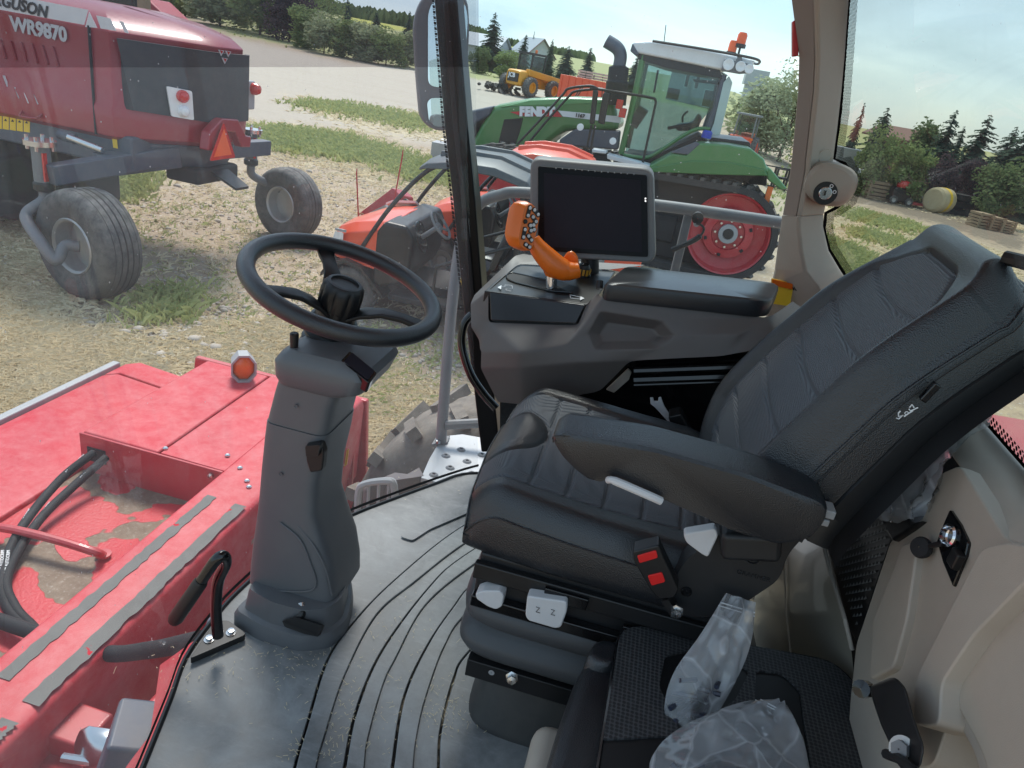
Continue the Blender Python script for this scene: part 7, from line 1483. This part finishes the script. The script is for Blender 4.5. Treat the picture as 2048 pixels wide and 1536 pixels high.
outer = rpoly([P(u, v, z=ZT) for u, v in ((1243, 1245), (1420, 1276), (1668, 1322), (1722, 1380), (1770, 1536), (1850, 1760), (1160, 1760), (1198, 1536))], [.05, .05, .06, .05, .05, .06, .06, .05], 6)
holes = [rpoly([P(u, v, z=ZT) for u, v in pts], .012, 4) for pts in (((1330, 1312), (1400, 1296), (1500, 1340), (1470, 1400), (1440, 1420), (1390, 1440), (1360, 1480), (1352, 1430), (1318, 1376)), ((1512, 1340), (1565, 1346), (1600, 1380), (1625, 1560), (1520, 1560), (1508, 1440)), ((1310, 1500), (1350, 1470), (1480, 1470), (1490, 1600), (1300, 1600)))]
bm = bmesh.new(); eds = []
for lp in [outer] + holes:
    vv = [bm.verts.new(p) for p in lp]; eds += [bm.edges.new((vv[i], vv[(i + 1) % len(vv)])) for i in range(len(vv))]
bmesh.ops.triangle_fill(bm, use_beauty=True, edges=eds); bmesh.ops.recalc_face_normals(bm, faces=bm.faces)
r_ = bmesh.ops.extrude_face_region(bm, geom=bm.faces[:]); bmesh.ops.translate(bm, verts=[g for g in r_['geom'] if isinstance(g, bmesh.types.BMVert)], vec=(0, 0, -.028)); bmesh.ops.recalc_face_normals(bm, faces=bm.faces)
me = bpy.data.meshes.new('tray_top'); bm.to_mesh(me); bm.free(); me.shade_smooth(); me.set_sharp_from_angle(angle=.6); link('tray_top', me, K['hex'], isx)
oc = sum(outer, Vector()) / len(outer)
def orr(k, dz): return [Vector((oc.x + (p.x - oc.x) * k, oc.y + (p.y - oc.y) * k, ZT + dz)) for p in outer]
MB().loft([orr(1.0, -.004), orr(1.012, -.012), orr(1.014, -.05), orr(.99, -.075), orr(.95, -.08)], True).build('tray_body', K['black'], isx, ang=50)
MB().tube(orr(1.006, -.004)[::2], .0035, 6, closed=True).build('tray_rim', K['black_gloss'], isx)
pad = [P(u, v, z=ZT - .03) for u, v in ((1238, 1262), (1196, 1300), (1160, 1330), (1120, 1440), (1092, 1536), (1060, 1700), (1200, 1700))]
MB().loft([[p + Vector((0, 0, dz)) + (oc - p).normalized() * ins for p in rpoly(pad, .03)] for dz, ins in ((.0, .03), (.0, .012), (-.012, .003), (-.03, 0), (-.09, 0), (-.11, .01), (-.115, .04))]).build('back_pad', K['leather'], isx, ang=60)
pad2 = [P(u, v, z=ZT - .02) for u, v in ((1190, 1282), (1250, 1290), (1262, 1330), (1210, 1345), (1165, 1325))]
MB().loft([[p + Vector((0, 0, dz)) + (sum(pad2, Vector()) / 5 - p) * ins for p in rpoly(pad2, .02)] for dz, ins in ((.01, .6), (.012, .3), (.005, .08), (-.02, 0), (-.08, 0))]).build('side_bolster', K['leather'], isx, ang=60)
MB().bb(.02, .42, .30, .93, FL + .004, 1.97).build('seat_box', K['beige'], isx, .03, 4)
for (u, v, r_) in ((1600, 1415, .05),): MB().bb(.28, .44, .58, .84, 2.045, 2.052).build('pocket_floor', K['black_matte'], isx)
MB().bb(.12, .46, .45, .92, 2.035, 2.042).build('tray_floor', K['black_matte'], isx)
hg = MB(); hg.loft([[X(u, v, .44), X(u2, v2, .44), X(u2, v2, .47), X(u, v, .47)] for (u, v, u2, v2) in ((1738, 1372, 1790, 1352), (1745, 1400, 1812, 1375), (1762, 1450, 1830, 1440), (1785, 1500, 1850, 1495), (1800, 1540, 1840, 1540))]); hg.build('hinge_arm', K['black'], isx, .006)
MB().lathe([(.001, .002), (.016, .002), (.016, 0)], X(1806, 1500, .437), (-.8, -.5, .4), 20).build('washer', K['silver'], isx); MB().lathe([(.0105, .002), (.0105, .010), (.001, .010)], X(1806, 1500, .437), (-.8, -.5, .4), 6).build('bolt', K['grey_metal'], isx, ang=20)
MB().tube([X(1772, 1508, .43), X(1800, 1518, .43), X(1850, 1560, .43)], .006, 8).build('hinge_cable', K['black'], isx)
MB().lathe([(.012, 0), (.012, .02), (.001, .022)], X(1732, 1378, .45), (-.6, -.6, .4), 12).build('hinge_pin', K['black_gloss'], isx)

# ================================================================ PLASTIC BAGS AND FILM
def filmmat(name, white=.3, gl=.8, sc_=24, crease=.35):
    m, t, N, L, o = nodes(name); co = N('ShaderNodeTexCoord').outputs['Object']
    nz_ = N('ShaderNodeTexNoise'); nset(nz_, Scale=sc_ * .6, Detail=3.0); L(co, nz_.inputs['Vector'])
    mixv = N('ShaderNodeMix'); mixv.data_type = 'VECTOR'; mixv.inputs[0].default_value = .06; L(co, mixv.inputs['A']); L(nz_.outputs['Color'], mixv.inputs['B'])
    v1 = N('ShaderNodeTexVoronoi'); v1.feature = 'DISTANCE_TO_EDGE'; nset(v1, Scale=sc_, Randomness=1.0); L(mixv.outputs['Result'], v1.inputs['Vector'])
    v2 = N('ShaderNodeTexVoronoi'); nset(v2, Scale=sc_, Randomness=1.0); L(mixv.outputs['Result'], v2.inputs['Vector'])
    cr = ramp_(N, L, v1.outputs['Distance'], .0, .035, (1, 1, 1, 1), (0, 0, 0, 1))
    vs_ = N('ShaderNodeSeparateColor'); L(v2.outputs['Color'], vs_.inputs[0])
    bp = nset(N('ShaderNodeBump'), Strength=1.0, Distance=.012); L(math_(N, L, 'ADD', v2.outputs['Distance'], math_(N, L, 'MULTIPLY', nz_.outputs['Fac'], .6)), bp.inputs['Height'])
    tr = N('ShaderNodeBsdfTransparent'); tr.inputs[0].default_value = (.95, .96, .97, 1)
    g = N('ShaderNodeBsdfGlossy'); g.inputs['Roughness'].default_value = .08; L(bp.outputs[0], g.inputs['Normal'])
    d = N('ShaderNodeBsdfDiffuse'); d.inputs[0].default_value = (.85, .87, .90, 1); tl = N('ShaderNodeBsdfTranslucent'); tl.inputs[0].default_value = (.85, .87, .90, 1)
    dd = N('ShaderNodeMixShader'); dd.inputs[0].default_value = .5; L(d.outputs[0], dd.inputs[1]); L(tl.outputs[0], dd.inputs[2])
    a = N('ShaderNodeMixShader'); L(math_(N, L, 'ADD', math_(N, L, 'MULTIPLY', math_(N, L, 'ADD', vs_.outputs[0], .6), white), math_(N, L, 'MULTIPLY', cr, crease)), a.inputs[0]); L(tr.outputs[0], a.inputs[1]); L(dd.outputs[0], a.inputs[2])
    b = N('ShaderNodeMixShader'); lw = N('ShaderNodeLayerWeight'); lw.inputs[0].default_value = .5; L(bp.outputs[0], lw.inputs['Normal'])
    L(math_(N, L, 'ADD', math_(N, L, 'MULTIPLY', math_(N, L, 'POWER', lw.outputs['Facing'], 3.0), gl), .06), b.inputs[0]); L(a.outputs[0], b.inputs[1]); L(g.outputs[0], b.inputs[2]); L(b.outputs[0], o.inputs[0]); return m
K['bag'] = filmmat('clear_bag', .26, .8, 11, .3); K['film'] = filmmat('clear_film', .26, .9, 9, .3)
def crumple(p, s_, amp, seed):
    q = Vector(p) * s_ + Vector((seed, seed * 2.3, 0)); n = mnoise.noise(q); n2 = mnoise.noise(q * 2.7); return amp * ((abs(n) * 2 - .5) + (abs(n2) - .25) * .6)
def bag(name, label, left, right, thick, seed, contents=None):
    """two lists of points (bottom to top) bounding a flat bag that bulges by thick"""
    e = thing(name, label, 'bag', left[0]); Lc = resample(spline(left, 8), 44); Rc = resample(spline(right, 8), 44); N_ = 34
    for sgn, nm in ((1, 'front_film'), (-1, 'back_film')):
        rings = []
        for j in range(45):
            row = []
            for i in range(N_ + 1):
                f = i / N_; p = Lc[j].lerp(Rc[j], f); n = ((Rc[j] - Lc[j]).cross(Lc[min(j + 1, 44)] - Lc[max(j - 1, 0)])).normalized(); n = n if n.dot(CAM - p) > 0 else -n
                b = thick * (math.sin(math.pi * f) ** .7) * (1 - (j / 44) ** 3 * .85) * (min(1, j / 4 + .2))
                row.append(p + n * (sgn * b * .5 + (crumple(p, 15, .010, seed + sgn) + .0035 * math.sin(f * 13 + 4 * mnoise.noise(p * 9) + seed)) * math.sin(math.pi * f) ** .5))
            rings.append(row)
        MB().loft(rings, False, False).build(nm, K['bag'], e, ang=28)
    z0, z1 = Lc[41], Rc[41]
    MB().tube([z0.lerp(z1, k / 6) + (CAM - z0).normalized() * .003 for k in range(7)], .0011, 6).build('zip_seal', K['decal_s'], e); z0, z1 = Lc[40], Rc[40]
    MB().tube([z0.lerp(z1, k / 6) + (CAM - z0).normalized() * .003 for k in range(7)], .0009, 6).build('zip_seal', K['decal_s'], e)
    if contents:
        c_ = MB(); R = random.Random(seed)
        for k in range(contents):
            p = Lc[int(R.uniform(2, 20))].lerp(Rc[int(R.uniform(2, 20))], R.uniform(.2, .8)); d = Vector((R.uniform(-1, 1), R.uniform(-1, 1), R.uniform(-.3, .3))).normalized()
            c_.tube([p - d * .02, p + Vector((0, 0, R.uniform(-.006, .006))), p + d * .02], .004, 6)
        c_.build('contents', mat('dark_contents' + str(seed), (.03, .035, .06), .4), e)
    return e
Z = lambda u, v, z: P(u, v, z=z)
bag('zip_bag', 'tall crumpled clear zip bag leaning up from the tray towards the seat', [Z(1372, 1470, 2.10), Z(1330, 1430, 2.13), Z(1345, 1350, 2.18), Z(1400, 1270, 2.23), Z(1452, 1186, 2.28)], [Z(1400, 1478, 2.10), Z(1440, 1420, 2.13), Z(1478, 1350, 2.18), Z(1502, 1285, 2.23), Z(1512, 1205, 2.28)], .035, 3, 12)
bag('zip_bag', 'lower crumpled clear zip bag lying flat on the tray at the picture edge', [Z(1400, 1700, 2.14), Z(1305, 1560, 2.15), Z(1312, 1500, 2.16), Z(1370, 1450, 2.165), Z(1480, 1405, 2.175), Z(1552, 1398, 2.18)], [Z(1600, 1760, 2.14), Z(1635, 1640, 2.15), Z(1630, 1580, 2.16), Z(1618, 1530, 2.165), Z(1604, 1470, 2.175), Z(1575, 1412, 2.18)], .045, 8, 16)
fm = thing('plastic_film', 'loose clear plastic wrap hanging behind the seat back', 'plastic wrap', X(1790, 1030, .52))
La = [X(1790, 1050, .53), X(1735, 1000, .53), X(1745, 930, .54), X(1800, 860, .55), X(1870, 790, .56), X(1940, 715, .57)]; Ra = [X(1800, 1048, .50), X(1850, 1000, .49), X(1880, 920, .50), X(1905, 870, .51), X(1965, 838, .54), X(2004, 748, .56)]
Lc = resample(spline(La, 8), 50); Rc = resample(spline(Ra, 8), 50)
MB().loft([[Lc[j].lerp(Rc[j], i / 40) + Vector((-.02 * math.sin(math.pi * i / 40) + crumple(Lc[j].lerp(Rc[j], i / 40), 18, .016, 5), 0, 0)) for i in range(41)] for j in range(51)], False, False).build('film_sheet', K['film'], fm, ang=180)
MB().loft([[Lc[j].lerp(Rc[j], i / 30) + Vector((.012 + crumple(Lc[j].lerp(Rc[j], i / 30), 24, .014, 9), 0, 0)) for i in range(31)] for j in range(51)], False, False).build('film_fold', K['film'], fm, ang=180)
